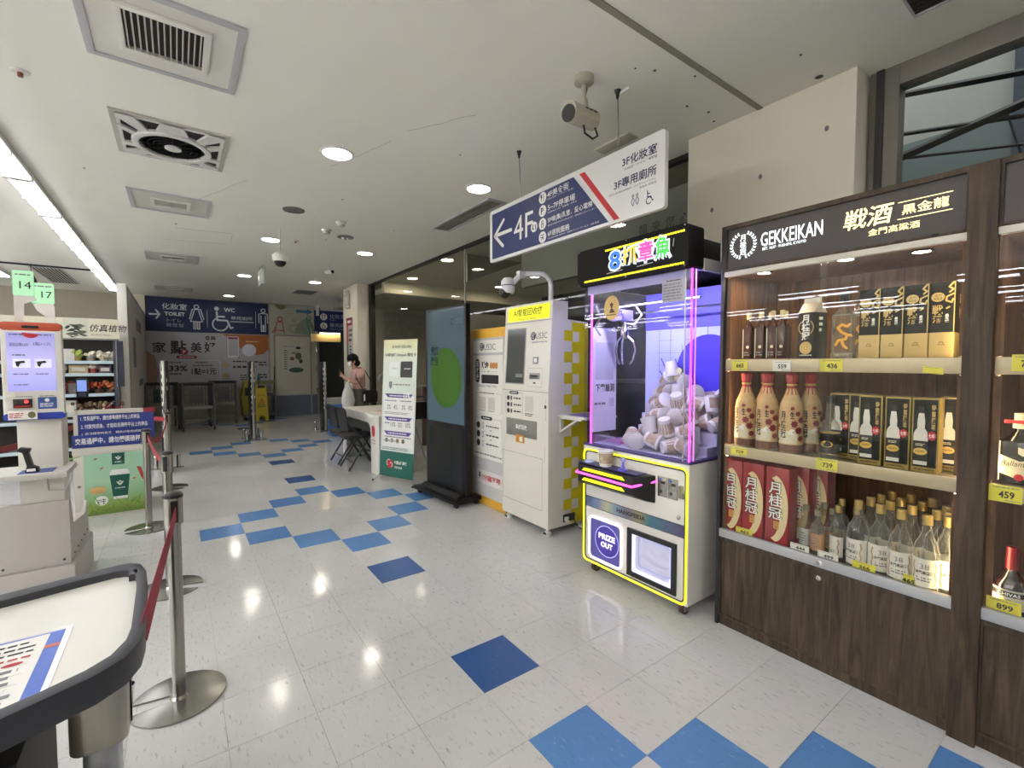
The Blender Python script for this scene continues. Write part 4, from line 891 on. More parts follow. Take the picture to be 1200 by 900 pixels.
for n, (x, y, c, lab) in enumerate(((.392, .12, '#b7b8b6', 'flat clear flask with a silver label beside the red cartons'), (.455, .085, '#b98a64', 'round clear flask with a peach label, in front'), (.49, .16, '#b98a64', 'round clear flask with a peach label, behind'), (.43, .23, '#a9a8a2', 'small clear flask at the back beside the red cartons'), (.475, .30, '#a9a8a2', 'small clear flask at the very back of the deck'))):
    t = thing('liquor_flask', lab, 'bottle', at(x, y, Z3), -PI / 2)
    MB().lathe((0, 0, 0), [(.026, 0), (.028, .006), (.028, .13), (.022, .15), (.0115, .168), (.0115, .2)], 16).build('body', FLG, t, smooth=True)
    MB().lathe((0, 0, 0), [(.0145, .192), (.0145, .22), (0, .222)], 12).build('cap', mat('dull_cap', '#8d8674', .4, .4), t)
    MB().lathe((0, 0, 0), [(.0287, .03), (.0287, .11)], 12, -PI, 0).build('label', mat('flask_label' + c, c, .45, .1), t); prints([(-.015, .015, .045, .095, 4)], -.0288, GPRINT, t, seed=n)
# second cabinet contents
t = thing('gift_carton', 'maroon gift carton with yellow arc and pale ribbons, right edge top shelf', 'box', at(.135, .16, 1.437, 1), -PI / 2)
MB().box(-.06, .08, -.04, .04, 0, .285).build('carton', mat('gift_maroon', '#6a2130', .45, noise=(6, .3)), t, bevel=.002)
strokes([circ(.06, .14, .12, 14, 1.6, 3.1)], .018, -.0405, mat('gift_yellow', '#c6a93c', .45), t, 'yellow_arc'); strokes([[(-.055, .26), (-.03, .25), (-.04, .235)], [(-.055, .07), (-.03, .09), (-.02, .06)]], .016, -.0405, LAB, t, 'ribbon_print'); flat('orange_panel', disc(.05, .13, .07, .09, 16), -.0405, mat('gift_orange', '#b8502c', .45), t)
t = thing('dark_wine_bottle', 'dark bottle with round crest label in front of the maroon carton', 'bottle', at(.165, .075, 1.437, 1), -PI / 2)
MB().lathe((0, 0, 0), [(.036, 0), (.038, .006), (.038, .13), (.028, .165), (.014, .19), (.013, .25)], 18).build('body', mat('wine_glass_dark', '#1d0c0c', .1, coat=.7), t, smooth=True); MB().lathe((0, 0, 0), [(.0152, .24), (.0152, .27), (0, .27)], 12).build('cap', BLACK, t)
flat('crest_label', disc(0, .085, .022), -.0385, CREAM, t)
t = thing('scotch_bottle', 'black square whisky bottle with chevron cream label and red seal', 'bottle', at(.071, .085, .983, 1), -PI / 2)
MB().prism(rrect(-.062, .062, -.035, .035, .015, 4), 0, .155, 'z').build('body', mat('whisky_black', '#0a0808', .15, coat=.15), t, bevel=.006)
MB().lathe((0, 0, 0), [(.05, .152), (.03, .175), (.018, .19), (.018, .205)], 16, sy=.6).build('shoulder', mat('whisky_black', '#0a0808', .15, coat=.15), t, smooth=True)
MB().lathe((0, 0, 0), [(.024, .2), (.024, .222), (.021, .225), (.021, .25), (.023, .253), (0, .256)], 16).build('cap', CREAM, t); MB().box(-.042, .05, -.028, -.024, .218, .23).build('red_ribbon', RPRINT, t)
lb = flat('label', [(-.063, .11), (0, .085), (.063, .10), (.063, .04), (0, .02), (-.063, .045)], -.0352, mat('label_cream', '#d6ccb0', .5), t)
text("Ballantine's", (-.045, .055, .066, .086), -.0364, KPRINT, lb, slant=.3); strokes([[(-.055, .062), (.06, .055)]], .001, -.0364, GOLD, lb, 'gold_rule'); flat('red_seal', disc(.0, .028, .012), -.0365, RPRINT, t); flat('crest', [(-.004, .135), (-.004, .112), (.008, .104), (.020, .112), (.020, .135), (.008, .13)], -.0352, CREAM, t)
t = thing('whisky_bottle', 'round whisky bottle with silver crest label and red foil neck', 'bottle', at(.062, .085, .506, 1), -PI / 2)
MB().lathe((0, 0, 0), [(.038, 0), (.044, .01), (.048, .06), (.044, .11), (.028, .14), (.016, .16), (.015, .2)], 20).build('body', mat('whisky_dark', '#1a0d09', .08, coat=.8), t, smooth=True)
MB().lathe((0, 0, 0), [(.0175, .165), (.0175, .2), (.0165, .205), (.0165, .245), (0, .247)], 14).build('foil_neck', mat('foil_red', '#7d1824', .3, .4), t)
MB().lathe((0, 0, 0), [(.0495, .03), (.0495, .1)], 14, -PI, 0).build('label', mat('label_silver', '#b9b6ae', .35, .3, noise=(9, .15)), t)
rb = MB().lathe((0, 0, 0), [(.0499, .075), (.0499, .093)], 14, -PI, 0).build('label_band', KPRINT, t); text('CHIVAS', (-.03, .03, .078, .09), -.0502, WPRINT, rb, bend=.0502, bold=.02); strokes([circ(0, .055, .01, 12)], .002, -.0502, KPRINT, t, 'crest')
t = thing('amber_bottle', 'amber bottle behind the silver-labelled whisky at the right edge', 'bottle', at(.15, .14, .506, 1), -PI / 2)
MB().lathe((0, 0, 0), [(.04, 0), (.044, .01), (.044, .15), (.02, .18), (.014, .2), (.014, .25)], 18).build('body', mat('amber_liquor', '#a84d17', .1, coat=.7), t, smooth=True); MB().lathe((0, 0, 0), [(.016, .245), (.016, .27), (0, .27)], 12).build('cap', mat('foil_red', '#7d1824', .3, .4), t)
# ---------------------------------------------------------------- claw machine
W_, D_ = .805, .66
CW = mat('claw_white', '#d5d2cb', .35, noise=(3, .04), coat=.2); PINK = mat('pink_led', '#ff4fd0', .3, emit=1.0, noise=(3, .03)); PINK2 = mat('pink_led_soft', '#f08fd8', .3, emit=.6, noise=(3, .03))
YEL = mat('yellow_led', '#eef020', .4, emit=.55, noise=(3, .03)); ACR = glass('acrylic', '#f8f8ff', .4, .02); VIO = mat('violet_panel', '#5a53d8', .45, noise=(2, .08)); LAV = mat('lavender_panel', '#b9bff0', .45, noise=(2, .05))
t = claw = thing('claw_machine', 'white arcade claw machine with pink light tubes, full of paper cups', 'claw machine', (1.2, .62, 0), -PI / 2)
for x in (.075, .75):
    for y in (.045, .59):
        c = MB().box(x - .025, x + .025, y - .02, y + .02, .068, .074).box(x - .019, x - .015, y - .014, y + .026, .02, .07).box(x + .015, x + .019, y - .014, y + .026, .02, .07).build('caster', GREYM, t)
        MB().cyl((x - .013, y + .008, .034), (x + .013, y + .008, .034), .034, n=16).build('wheel', mat('caster_red', '#4a2522', .5), c); MB().cyl((x - .0145, y + .008, .034), (x + .0145, y + .008, .034), .02, n=12).build('hub', CHROME, c)
MB().box(0, W_, 0, D_, .072, .862).build('cabinet_body', CW, t, bevel=.008)
fr = rrect(.012, .795, .08, .838, .03, 4)
MB().tube([(p[0], -.006, p[1]) for p in fr], .0055, 8, closed=True).build('neon_frame', YEL, t)
MB().tube([(p[0], -.001, p[1]) for p in rrect(.024, .783, .092, .826, .025, 4)], .004, 6, closed=True).build('frame_gasket', BLACK, t)
# control panel with joystick
def pad_sec(x0, x1, y, z0, z1): return [(x0, y, z0), (x1, y, z0), (x1, y, z1), (x0, y, z1)]
b = MB(); secs = [pad_sec(.0, .59, 0, .60, .765), pad_sec(.02, .57, -.055, .615, .765), pad_sec(.07, .51, -.12, .648, .755)]
vs = [p for s in secs for p in s]; fs = [(0, 1, 2, 3), (11, 10, 9, 8)]
for k in (0, 4):
    for i in range(4): fs.append((k + i, k + (i + 1) % 4, k + 4 + (i + 1) % 4, k + 4 + i))
b.add(vs, fs).build('control_panel', BLACK, t, bevel=.008)
MB().tube([(-.0, -.0, .712), (.06, -.125, .705), (.515, -.125, .70), (.59, -.0, .73)], .0075, 8).build('pink_led_line', PINK, t)
for z in (.733, .668): MB().prism([(.11, z - .008), (.46, z - .008), (.44, z + .01), (.13, z + .01)], -.124 + .0, -.117).build('yellow_led_bar', YEL, t)
MB().box(.05, .53, -.1, -.01, .764, .768).build('pad_top', mat('pad_violet', '#3a3570', .4), t)
j = MB().lathe((.395, -.06, .768), [(.03, 0), (.03, .006), (.012, .012), (.008, .03), (.007, .05)], 14).build('joystick', mat('joy_violet', '#6a62c8', .35), t, smooth=True); MB().ball((.395, -.06, .832), .017, 12, 8).build('joystick_ball', glass('joy_glass', '#dcdcff', 1.0, .05, .3), j, smooth=True)
MB().lathe((.11, -.055, .768), [(.032, 0), (.032, .008), (.025, .012), (0, .012)], 18).build('push_button', LAV, t)
for x in (.606, .675):
    p = MB().box(x, x + .062, -.006, 0, .652, .768).build('coin_plate', STEEL, t, bevel=.002)
    MB().box(x + .022, x + .05, -.008, -.006, .728, .742).box(x + .015, x + .03, -.009, -.006, .675, .69).build('coin_slot', KPRINT, p); MB().box(x + .01, x + .025, -.008, -.006, .745, .76).build('slot_label', mat('slot_blue', '#5a6db0', .4), p)
MB().box(.745, .775, -.01, 0, .67, .70).lathe((.76, -.008, .7), [(.012, 0), (.012, .04), (0, .04)], 10).build('padlock', STEEL, t)
MB().ball((.745, -.003, .56), .013, 10, 6).build('round_lock', CHROME, t)
flat('hologram_band', R4(.03, .785, .455, .52), -.0008, gradient_mat('hologram', [(0, '#2b3a5a'), (.2, '#6f7fa6'), (.3, '#b7b48f'), (.38, '#7f98a8'), (.5, '#6f6a80'), (.62, '#8e8a62'), (.72, '#3f6c78'), (1, '#4a4065')], 0, 0, .8, rough=.25), t, th=.002)
strokes([[(.03, .522), (.785, .522)], [(.03, .453), (.785, .453)]], .004, -.003, KPRINT, t, 'band_edge'); text('HANGFEIDA', (.30, .52, .474, .502), -.003, KPRINT, t, bold=.05)
fr = rrect(.072, .345, .118, .392, .03, 4)
pz = MB().prism(fr, -.008, 0).build('prize_door', mat('prize_violet', '#54509a', .35, noise=(3, .1)), t); MB().tube([(p[0], -.01, p[1]) for p in fr], .007, 8, closed=True).build('door_light_frame', mat('soft_white_led', '#ffe9f4', .3, emit=1.1), pz)
flat('round_badge', disc(.225, .26, .105, .105, 32), -.0085, mat('badge_violet', '#3a2c86', .4, emit=.25), pz); strokes([circ(.225, .26, .1, 32)], .006, -.0096, mat('badge_rim', '#a9a4dc', .4, emit=.4), pz, 'badge_rim')
text('PRIZE', (.155, .295, .268, .305), -.0097, mat('badge_text', '#e6e2ff', .4, emit=.7), pz, bold=.04); text('OUT', (.175, .275, .215, .252), -.0097, mat('badge_text', '#e6e2ff', .4, emit=.7), pz, bold=.04)
wn = MB().ring(R4(.39, .737, .11, .405), R4(.425, .705, .14, .375), -.012, 0).build('window_frame', BLACK, t, bevel=.002)
MB().prism(R4(.425, .705, .14, .375), -.004, -.002).build('window_panel', mat('frosted_lilac', '#b9b8d2', .3, emit=.12, noise=(30, .1), bump=.4), wn); MB().ring(rrect(.425, .705, .14, .375, .01), rrect(.452, .692, .165, .372, .02), -.006, -.004).build('inner_step', mat('soft_blue_plastic', '#cfd2f2', .3, emit=.35), wn); MB().ring(rrect(.47, .70, .185, .372, .02), rrect(.478, .694, .193, .366, .02), -.0065, -.004).build('inner_bead', LAV, wn)
# glass box
MB().box(.0, W_, 0, D_, .862, .875).build('deck_rim', mat('rim_violet', '#4d4478', .4), t)
for nm, a in (('front_pane', (.03, .775, .006, .010, .872, 1.925)), ('left_pane', (.004, .008, .03, D_ - .02, .872, 1.925)), ('right_pane', (W_ - .008, W_ - .004, .03, D_ - .02, .872, 1.925))): MB().box(*a).build(nm, ACR, t)
for x in (.0, W_ - .03): MB().ring(R4(x, x + .03, 0, .03), R4(x + .003, x + .027, .003, .027), .872, 1.925, 'z').build('corner_post', ACR, t)
for x, m_ in ((.052, PINK), (.79, PINK)): MB().tube([(x, .018, .875), (x, .018, 1.925)], .006, 8).build('pink_tube', m_, t)
for x, y in ((.035, .03), (W_ - .014, .055)): MB().tube([(x, y, .875), (x, y, 1.925)], .0035, 6).build('pink_tube', PINK2, t)
MB().box(.755, .762, .004, .009, .872, 1.925).build('door_edge', ALU, t); MB().lathe((0, 0, 0), [(.018, 0), (.018, .012), (0, .012)], 14).build('door_lock', CHROME, t, warp=lambda v: (.735 + v[0], .004 - v[2], 1.375 + v[1]))
bp = MB().box(.01, W_ - .01, D_ - .02, D_, .872, 1.98).build('back_panel', LAV, t)
MB().box(.01, W_ - .01, D_ - .024, D_ - .0202, 1.66, 1.925).build('upper_band', VIO, t)  # violet LED glow on the upper back, put into the band's colour
for k in range(7): MB().box(.13 + k * .095, .1325 + k * .095, D_ - .0225, D_ - .0202, 1.15, 1.66).build('grid_line', mat('grid_violet', '#7f86d0', .5), bp)
for k in range(6): MB().box(.11, W_ - .01, D_ - .0225, D_ - .0202, 1.22 + k * .09, 1.2225 + k * .09).build('grid_line', mat('grid_violet', '#7f86d0', .5), bp)
flat('violet_disc', disc(.52, 1.36, .24, .25, 32), D_ - .0226, mat('disc_violet', '#4432c4', .45, noise=(3, .08)), bp)
flat('star_print', [(.27 + (.05 if k % 2 == 0 else .022) * math.sin(k * PI / 5), 1.40 + (.05 if k % 2 == 0 else .022) * math.cos(k * PI / 5)) for k in range(10)], D_ - .0238, mat('star_violet', '#3c33b8', .45), bp)
strokes([[(.15, 1.45), (.2, 1.36)], [(.14, 1.36), (.17, 1.32)], circ(.45, 1.38, .28, 12, 3.3, 4.1), circ(.45, 1.38, .31, 12, 3.4, 4.0)], .008, D_ - .0226, mat('star_violet', '#3c33b8', .45), bp, 'swoosh_print')
for x in (.25, .42): MB().box(x, x + .09, D_ - .0235, D_ - .0205, 1.55, 1.66).build('pinned_note', LAV, bp); 
MB().box(.02, W_ - .02, .03, D_ - .02, 1.925, 1.94).build('box_ceiling', mat('claw_ceiling', '#7d78d8', .5), t)  # violet of the lamp light put into the ceiling colour
MB().box(.06, W_ - .06, .03, .05, 1.905, 1.925).build('violet_led_bar', mat('violet_led', '#d9d8ff', .4, emit=80, noise=(3, .02)), t)
MB().box(.02, W_ - .02, .012, .02, 1.87, 1.925).build('top_rail', mat('lilac_rail', '#a7a3c4', .4), t)
for y in (.12, .5): MB().tube([(.03, y, 1.78), (W_ - .03, y, 1.78)], .008, 8).build('gantry_rail', CHROME, t)
g = MB().box(.10, .20, .14, .26, 1.70, 1.77).build('claw_carriage', mat('carriage_lilac', '#9a90dc', .4, noise=(3, .05)), t, bevel=.006)
strokes([circ(.15, 1.745, .025, 10, PI * 1.15, PI * 1.85)], .005, .139, mat('grid_violet', '#7f86d0', .5), g, 'smile_line')
MB().box(.135, .15, .17, .19, 1.45, 1.70).build('claw_drop_tube', BLACK, t)
MB().lathe((.175, .2, 1.60), [(.012, .1), (.02, .05), (.028, .03), (.028, 0), (.015, -.02), (0, -.02)], 14).build('claw_hub', CHROME, t, smooth=True)
for k in range(3):
    a = k * 2 * PI / 3 + .4
    pts = [(.175 + r * math.cos(a), .2 + r * math.sin(a), z) for r, z in ((.02, 1.60), (.06, 1.56), (.075, 1.50), (.06, 1.44), (.04, 1.41))]
    MB().tube(pts, .006, 6).build('claw_prong', CHROME, t)
MB().tube([(.16, .2, 1.69), (.24, .22, 1.67), (.30, .22, 1.73), (.26, .2, 1.80)], .007, 6).build('coil_cable', mat('cable_white', '#cfcfe0', .4), t)
MB().tube([(.06, .05, 1.80), (.1, .05, 1.72), (.05, .05, 1.66), (.09, .06, 1.6)], .007, 6).build('coil_cable', GREYM, t)
st = flat('round_sticker', disc(.235, 1.765, .062, .078, 28), .0055, mat('sticker_tan', '#c4a465', .5, noise=(4, .05)), t)
flat('sticker_figure', [(.22, 1.79), (.235, 1.80), (.25, 1.79), (.24, 1.765), (.265, 1.735), (.215, 1.735), (.232, 1.765)], .0043, mat('sticker_brown', '#4a3018', .5), st); dashes(4, (.195, .275, 1.715, 1.73), .0043, mat('sticker_brown', '#4a3018', .5), st)
nt_ = flat('notice_sheet', R4(.61, .765, 1.755, 1.885), .0055, mat('notice_grey', '#a5a2b0', .5), t); dashes(4, (.64, .73, 1.868, 1.88), .0043, KPRINT, nt_); prints([(.62, .755, 1.765, 1.862, 6)], .0043, GPRINT, nt_, seed=6)
ps = MB().box(.009, .0105, .06, .31, .94, 1.66).build('side_poster', mat('poster_lilac_white', '#d5d3df', .5), t)
MB().box(.0105, .0112, .1, .28, 1.3, 1.56).box(.0105, .0112, .24, .29, 1.11, 1.17).build('blank_code_square', mat('blank_square', '#b9b7c6', .5), ps)
text('下載檢測', (.1, .29, 1.215, 1.275), 0, KPRINT, ps, bold=.02, warp=lambda v: (.0112 - v[1], v[0], v[2])); dashes(7, (.09, .2, 1.12, 1.15), 0, GPRINT, ps, warp=lambda v: (.0112 - v[1], v[0], v[2]))
MB().box(.05, .24, .04, .10, .875, .93).build('prize_chute_wall', glass('chute', '#e6e3f5', 1.0, .05, .12), t); MB().box(.09, .22, .12, .25, .876, .90).build('chute_pink_box', mat('chute_pink', '#d98ab5', .4), t)
# marquee
MB().prism(rrect(-.03, W_ - .005, 1.925, 2.158, .02, 3), -.04, .11).build('marquee_box', mat('marquee_black', '#0b0b0c', .6, spec=.2), t, bevel=.006); MB().box(.02, W_ - .02, .11, .3, 1.94, 2.10).build('marquee_back', BLACK, t)
MB().box(.0, W_, .11, D_, 1.925, 1.99).build('top_cover', mat('claw_top', '#b5b1aa', .4), t, bevel=.005)
b = MB()
for k in range(48): b.ball((.045 + k * .0155, -.042, 1.949), (.0062, .004, .0062), 6, 4)
for k in range(36): b.ball((.225 + k * .0157, -.042, 2.119), (.0062, .004, .0062), 6, 4)
stuff(b.build('marquee_bulbs', mat('bulb_yellow', '#ffee2a', .4, emit=1.1, noise=(3, .02)), t))
for s, bx, c in (('8', (.257, .345, 1.99, 2.102), '#2468d8'), ('抓', (.36, .47, 2.006, 2.108), '#d9b720'), ('章', (.478, .582, 2.0, 2.118), '#e0409a'), ('魚', (.596, .694, 1.998, 2.118), '#35b53c')):
    text(s, (bx[0] - .012, bx[1] + .012, bx[2] - .012, bx[3] + .012), -.0425, mat('glow_white', '#dfe6f4', .4, emit=.35, noise=(3, .02)), t, bold=.045, name='letter_glow_edge'); text(s, bx, -.0435, mat('glow' + c, c, .4, emit=.45, noise=(3, .03)), t, bold=.02)
strokes([[(.235, 1.975), (.36, 1.98)], [(.47, 1.98), (.58, 1.985)], [(.71, 2.05), (.715, 2.09)]], .003, -.042, WPRINT, t, 'outline_dash')
for x in (-.01, .385, .78):
    for z in (1.935, 2.148): MB().ball((x, -.041, z), .005, 6, 4).build('screw', CHROME, t)
pd = MB().box(.045, W_ - .02, .05, D_ - .03, .876, .88)
for k, h in enumerate((.93, 1.0, 1.07, 1.13)): pd.box(.27 - .05 * k, W_ - .02, .20 + .10 * k, D_ - .03 if k == 3 else .30 + .1 * k, .88, h)
pd.build('prize_platform', mat('platform_white', '#c9c8d6', .5), t)

# paper cups inside: every cup its own object
CUPW = mat('cup_paper', '#dcd9d2', .5, noise=(10, .05)); CUPT = mat('cup_print', '#6b4220', .55, noise=(28, .5), second='#e0d0b4'); CUPL = mat('cup_lid', '#d3d1c8', .45)
def cup_parts(kind):
    r0, r1, h = .036, .05, .098
    body = MB().lathe((0, 0, 0), [(r0, 0), (r0 + .001, .003), (r1, h), (r1 + .003, h + .002), (r1, h + .004)], 16).mesh('body', CUPW, smooth=True)
    def rr(z): return r0 + (r1 - r0) * z / h + .0008
    band = MB().lathe((0, 0, 0), [(rr(.02), .02), (rr(.085), .085)], 14, *((0, 2 * PI) if kind else (.5, 3.6))).mesh('printed_band', CUPT)
    lid = MB().lathe((0, 0, 0), [(0, h + .001), (r1 - .004, h + .001), (r1 - .002, h + .003)], 16).mesh('lid', CUPL)
    base = MB().lathe((0, 0, 0), [(0, .002), (r0 - .003, .002)], 16).mesh('base', CUPL)
    return [('body', body), ('printed_band', band), ('lid', lid), ('base', base)]
CUPM = [cup_parts(0), cup_parts(1)]
def cup(loc, rot, kind, label, group=None):
    t = thing('paper_cup', label, 'cup', loc, 0, group); t.rotation_euler = rot
    for nm, me in CUPM[kind]: link(nm, me, t)
    return t
def rest(rot):
    m_ = Euler(rot).to_matrix(); lo = 9
    for r, z in ((.036, 0), (.053, .102)):
        for k in range(16):
            lo = min(lo, (m_ @ Vector((r * math.cos(k * PI / 8), r * math.sin(k * PI / 8), z))).z)
    return -lo
random.seed(12); spots = []
rows = [(.105, [.36, .475, .59, .705], .88), (.145, [.285], .88), (.25, [.33, .44, .55, .66], .93), (.35, [.29, .41, .53, .65, .74], 1.0), (.45, [.235, .36, .48, .6, .72], 1.07), (.56, [.2, .31, .43, .55, .67], 1.13)]
for y, xs, z in rows:
    for x in xs: spots.append((x, y, z))
for x, y, z in ((.42, .16, .965), (.54, .16, .965), (.66, .16, .965), (.38, .3, 1.03), (.5, .3, 1.03), (.62, .3, 1.03), (.33, .4, 1.1), (.45, .4, 1.1), (.57, .4, 1.1), (.69, .4, 1.1), (.27, .5, 1.17), (.39, .5, 1.17), (.51, .5, 1.17), (.24, .57, 1.24), (.36, .57, 1.24), (.3, .55, 1.32)): spots.append((x, y, z))
lay_ = {}; LOW = (.88, .93, 1.0, 1.07, 1.13)
for n, (x, y, z) in enumerate(spots):
    k = random.random()
    rot = (random.uniform(.9, 2.1), random.uniform(-.3, .3), random.uniform(-1.2, 1.2)) if k < .6 else (random.uniform(-.5, .5), random.uniform(-.4, .4), random.uniform(0, 6)) if k < .8 else (random.uniform(2.6, 3.6), random.uniform(-.3, .3), random.uniform(0, 6))
    kind = 1 if random.random() < .45 else 0
    lx, ly = x + random.uniform(-.008, .008), y
    m_ = Euler(rot).to_matrix() @ Vector((0, 0, .05))
    cup((1.2 + ly - m_.x * .8, .62 - lx - m_.y * .8, z + rest(rot)), rot, kind, '%s paper cup inside claw machine, %s from left in %s row, %s layer' % ('brown-banded' if kind else 'plain white', L_ORD[(lay_.setdefault((y, z), []).append(x) or len(lay_[(y, z)])) - 1], L_ORD[sorted({q[1] for q in spots if (q[2] in LOW) == (z in LOW)}).index(y)], 'lower' if z in LOW else 'upper'), 'brown-banded cups in the claw machine' if kind else 'plain cups in the claw machine')
cup((1.2 - .06, .62 - .255, .768), (0, 0, 2.2), 0, 'single paper cup standing on the joystick panel outside the glass')
# ---------------------------------------------------------------- recycling kiosk
KW = mat('kiosk_white', '#d6d3c8', .4, noise=(3, .03)); KY = mat('kiosk_yellow', '#c7b90f', .5, noise=(4, .06)); KYS = mat('lit_yellow_sign', '#e3e610', .4, emit=.3, noise=(3, .05))
t = thing('recycling_kiosk', 'white recycling kiosk with lit yellow header and checkered yellow side', 'kiosk', (1.37, 1.84, 0), -PI / 2)
kb = MB().prism([(0, .06), (0, 1.18), (.045, 1.925), (.21, 1.925), (.21, 1.78), (.44, 1.765), (.44, .06)], 0, .65, 'x').build('body', KW, t, bevel=.006)
wf = lambda v: (v[0], v[1] + max(0, (v[2] - 1.18)) * .0604, v[2])
for x, y in ((.05, .04), (.6, .04), (.05, .4), (.6, .4)):
    f_ = MB().lathe((x, y, 0), [(.036, 0), (.036, .018), (.02, .03), (.012, .04), (.012, .062)], 14).build('foot', WHITE, t); MB().box(x - .012, x + .02, y - .038, y - .034, .012, .028).build('foot_clip', BLACK, f_)
flat('yellow_header', R4(.05, .62, 1.785, 1.905), -.0015, KYS, t, warp=wf, th=.003)
text('AI智能回收機', (.13, .53, 1.825, 1.89), -.0046, KPRINT, t, warp=wf, bold=.01); text('iPhone For Notice', (.2, .45, 1.79, 1.81), -.0046, KPRINT, t, warp=wf); strokes([[(.07, 1.805), (.18, 1.805)], [(.47, 1.81), (.6, 1.81)]], .002, -.0046, KPRINT, t, 'header_rule', warp=wf)
MB().box(0, .65, -.001, .0005, 1.768, 1.773).build('panel_seam', GPRINT, t, warp=wf); MB().box(0, .65, -.001, .0005, 1.178, 1.182).build('panel_seam', GPRINT, t)
sc = MB().box(.06, .315, -.003, .001, 1.245, 1.713).build('touch_screen', mat('screen_dark', '#3c403f', .12, noise=(2, .15), coat=.3), t, warp=wf); MB().ring(R4(.05, .325, 1.235, 1.723), R4(.06, .315, 1.245, 1.713), -.004, .001).build('screen_bezel', mat('bezel_grey', '#8f8e88', .4), t, warp=wf)
dashes(2, (.2, .3, 1.28, 1.34), -.0032, mat('screen_text', '#6d716f', .4), sc, warp=wf)
flat('logo_disc', disc(.42, 1.645, .034), -.0005, KPRINT, t, warp=wf); strokes([circ(.42, 1.645, .02, 14, .6, 5.4), [(.41, 1.645), (.43, 1.645)]], .006, -.0016, WPRINT, t, 'logo_mark', warp=wf)
text('US3C', (.458, .60, 1.62, 1.67), -.0005, mat('logo_grey', '#4c4a48', .5), t, warp=wf); dashes(9, (.405, .6, 1.585, 1.6), -.0005, GPRINT, t, warp=wf)
p = MB().box(.435, .505, -.004, .001, 1.41, 1.47).build('card_reader', GREYM, t, warp=wf); MB().box(.452, .488, -.006, -.004, 1.425, 1.458).build('reader_face', WPRINT, p, warp=wf)
strokes([[(.37, 1.375), (.56, 1.375), (.56, 1.22), (.37, 1.22), (.37, 1.375)]], .002, -.0005, GPRINT, t, 'slot_outline', warp=wf)
p = MB().box(.40, .53, -.008, .001, 1.285, 1.335).build('note_slot', GREYM, t, warp=wf, bevel=.003); MB().box(.415, .515, -.009, -.008, 1.30, 1.32).build('slot_mouth', KPRINT, p, warp=wf); dashes(2, (.45, .48, 1.24, 1.265), -.0005, KPRINT, t, warp=wf)
strokes([rrect(.06, .31, .965, 1.16, .01) + [(.06, .975)]], .0025, -.0005, GPRINT, t, 'guide_outline'); flat('guide_pill', rrect(.12, .25, 1.145, 1.172, .013), -.0005, KPRINT, t); dashes(4, (.14, .23, 1.151, 1.166), -.0016, WPRINT, t)
for k, s in enumerate(('掃碼估價', '確認機型', '放入手機')):
    z = 1.11 - k * .058; flat('step_disc', disc(.1, z, .021), -.0005, KPRINT, t); flat('step_icon', R4(.135, .155, z - .018, z + .018), -.0005, KPRINT, t); dashes(k + 3, (.18, .29, z - .013, z + .013), -.0005, KPRINT, t)
flat('blank_code_square', R4(.345, .455, 1.005, 1.14), -.0005, mat('blank_grey', '#c2bfb6', .5), t); prints([(.345, .46, .965, .995, 2)], -.0005, KPRINT, t)
h = MB().box(.075, .505, -.006, .001, .78, .932).build('drop_flap', mat('flap_grey', '#77766e', .45), t, bevel=.003); text('點機回收', (.22, .38, .845, .885), -.0064, WPRINT, h, bold=.02)
MB().box(.225, .335, -.010, -.005, .728, .795).build('orange_lock_tag', mat('tag_orange', '#c98a2a', .5, noise=(8, .1)), h); MB().box(.28, .32, -.012, -.0101, .74, .78).build('tag_white', WPRINT, h)
strokes([[(.012, .2), (.575, .2), (.575, .63), (.012, .63), (.012, .2)]], .003, -.0005, GPRINT, t, 'service_door_gap'); strokes([[(.62, .95), (.62, 1.13)], [(.6, .6), (.615, .75)]], .0025, -.0006, GPRINT, t, 'door_seam'); MB().box(.605, .625, -.004, 0, 1.05, 1.075).build('key_lock', KPRINT, t)
# checkered side (x = .65 face)
b = MB(); bw = MB()
b.box(.65, .6512, .255, .44, .07, 1.755)
for k in range(9):
    z = 1.60 - k * .176
    b.box(.65, .6513, .168, .255, z, z + .088)
    bw.box(.65, .6518, .262, .335, z - .004, z + .078)
b.build('yellow_side_print', KY, t); bw.build('white_check_print', KW, t)
MB().box(.65, .6515, .165, .30, .09, .155).build('socket_plate', KPRINT, t); MB().box(.6515, .675, .18, .21, .1, .135).build('power_plug', WHITE, t); MB().tube([(.67, .2, .12), (.70, .24, .12), (.715, .27, .05), (.80, .33, .008), (1.0, .38, .008)], .005, 6).build('power_cable', BLACK, t)
MB().box(.65, .98, .1, .44, .982, .998).build('side_shelf', KW, t, bevel=.003)
MB().box(.651, .665, .12, .14, .85, .982).box(.65, .9, .12, .14, .965, .982).tube([(.66, .13, .86), (.85, .13, .972)], .008, 6).build('shelf_bracket', WHITE, t)
MB().box(.70, .95, .15, .36, .998, 1.001).build('shelf_leaflet', mat('leaflet_violet', '#6f63a8', .5, noise=(9, .3)), t)
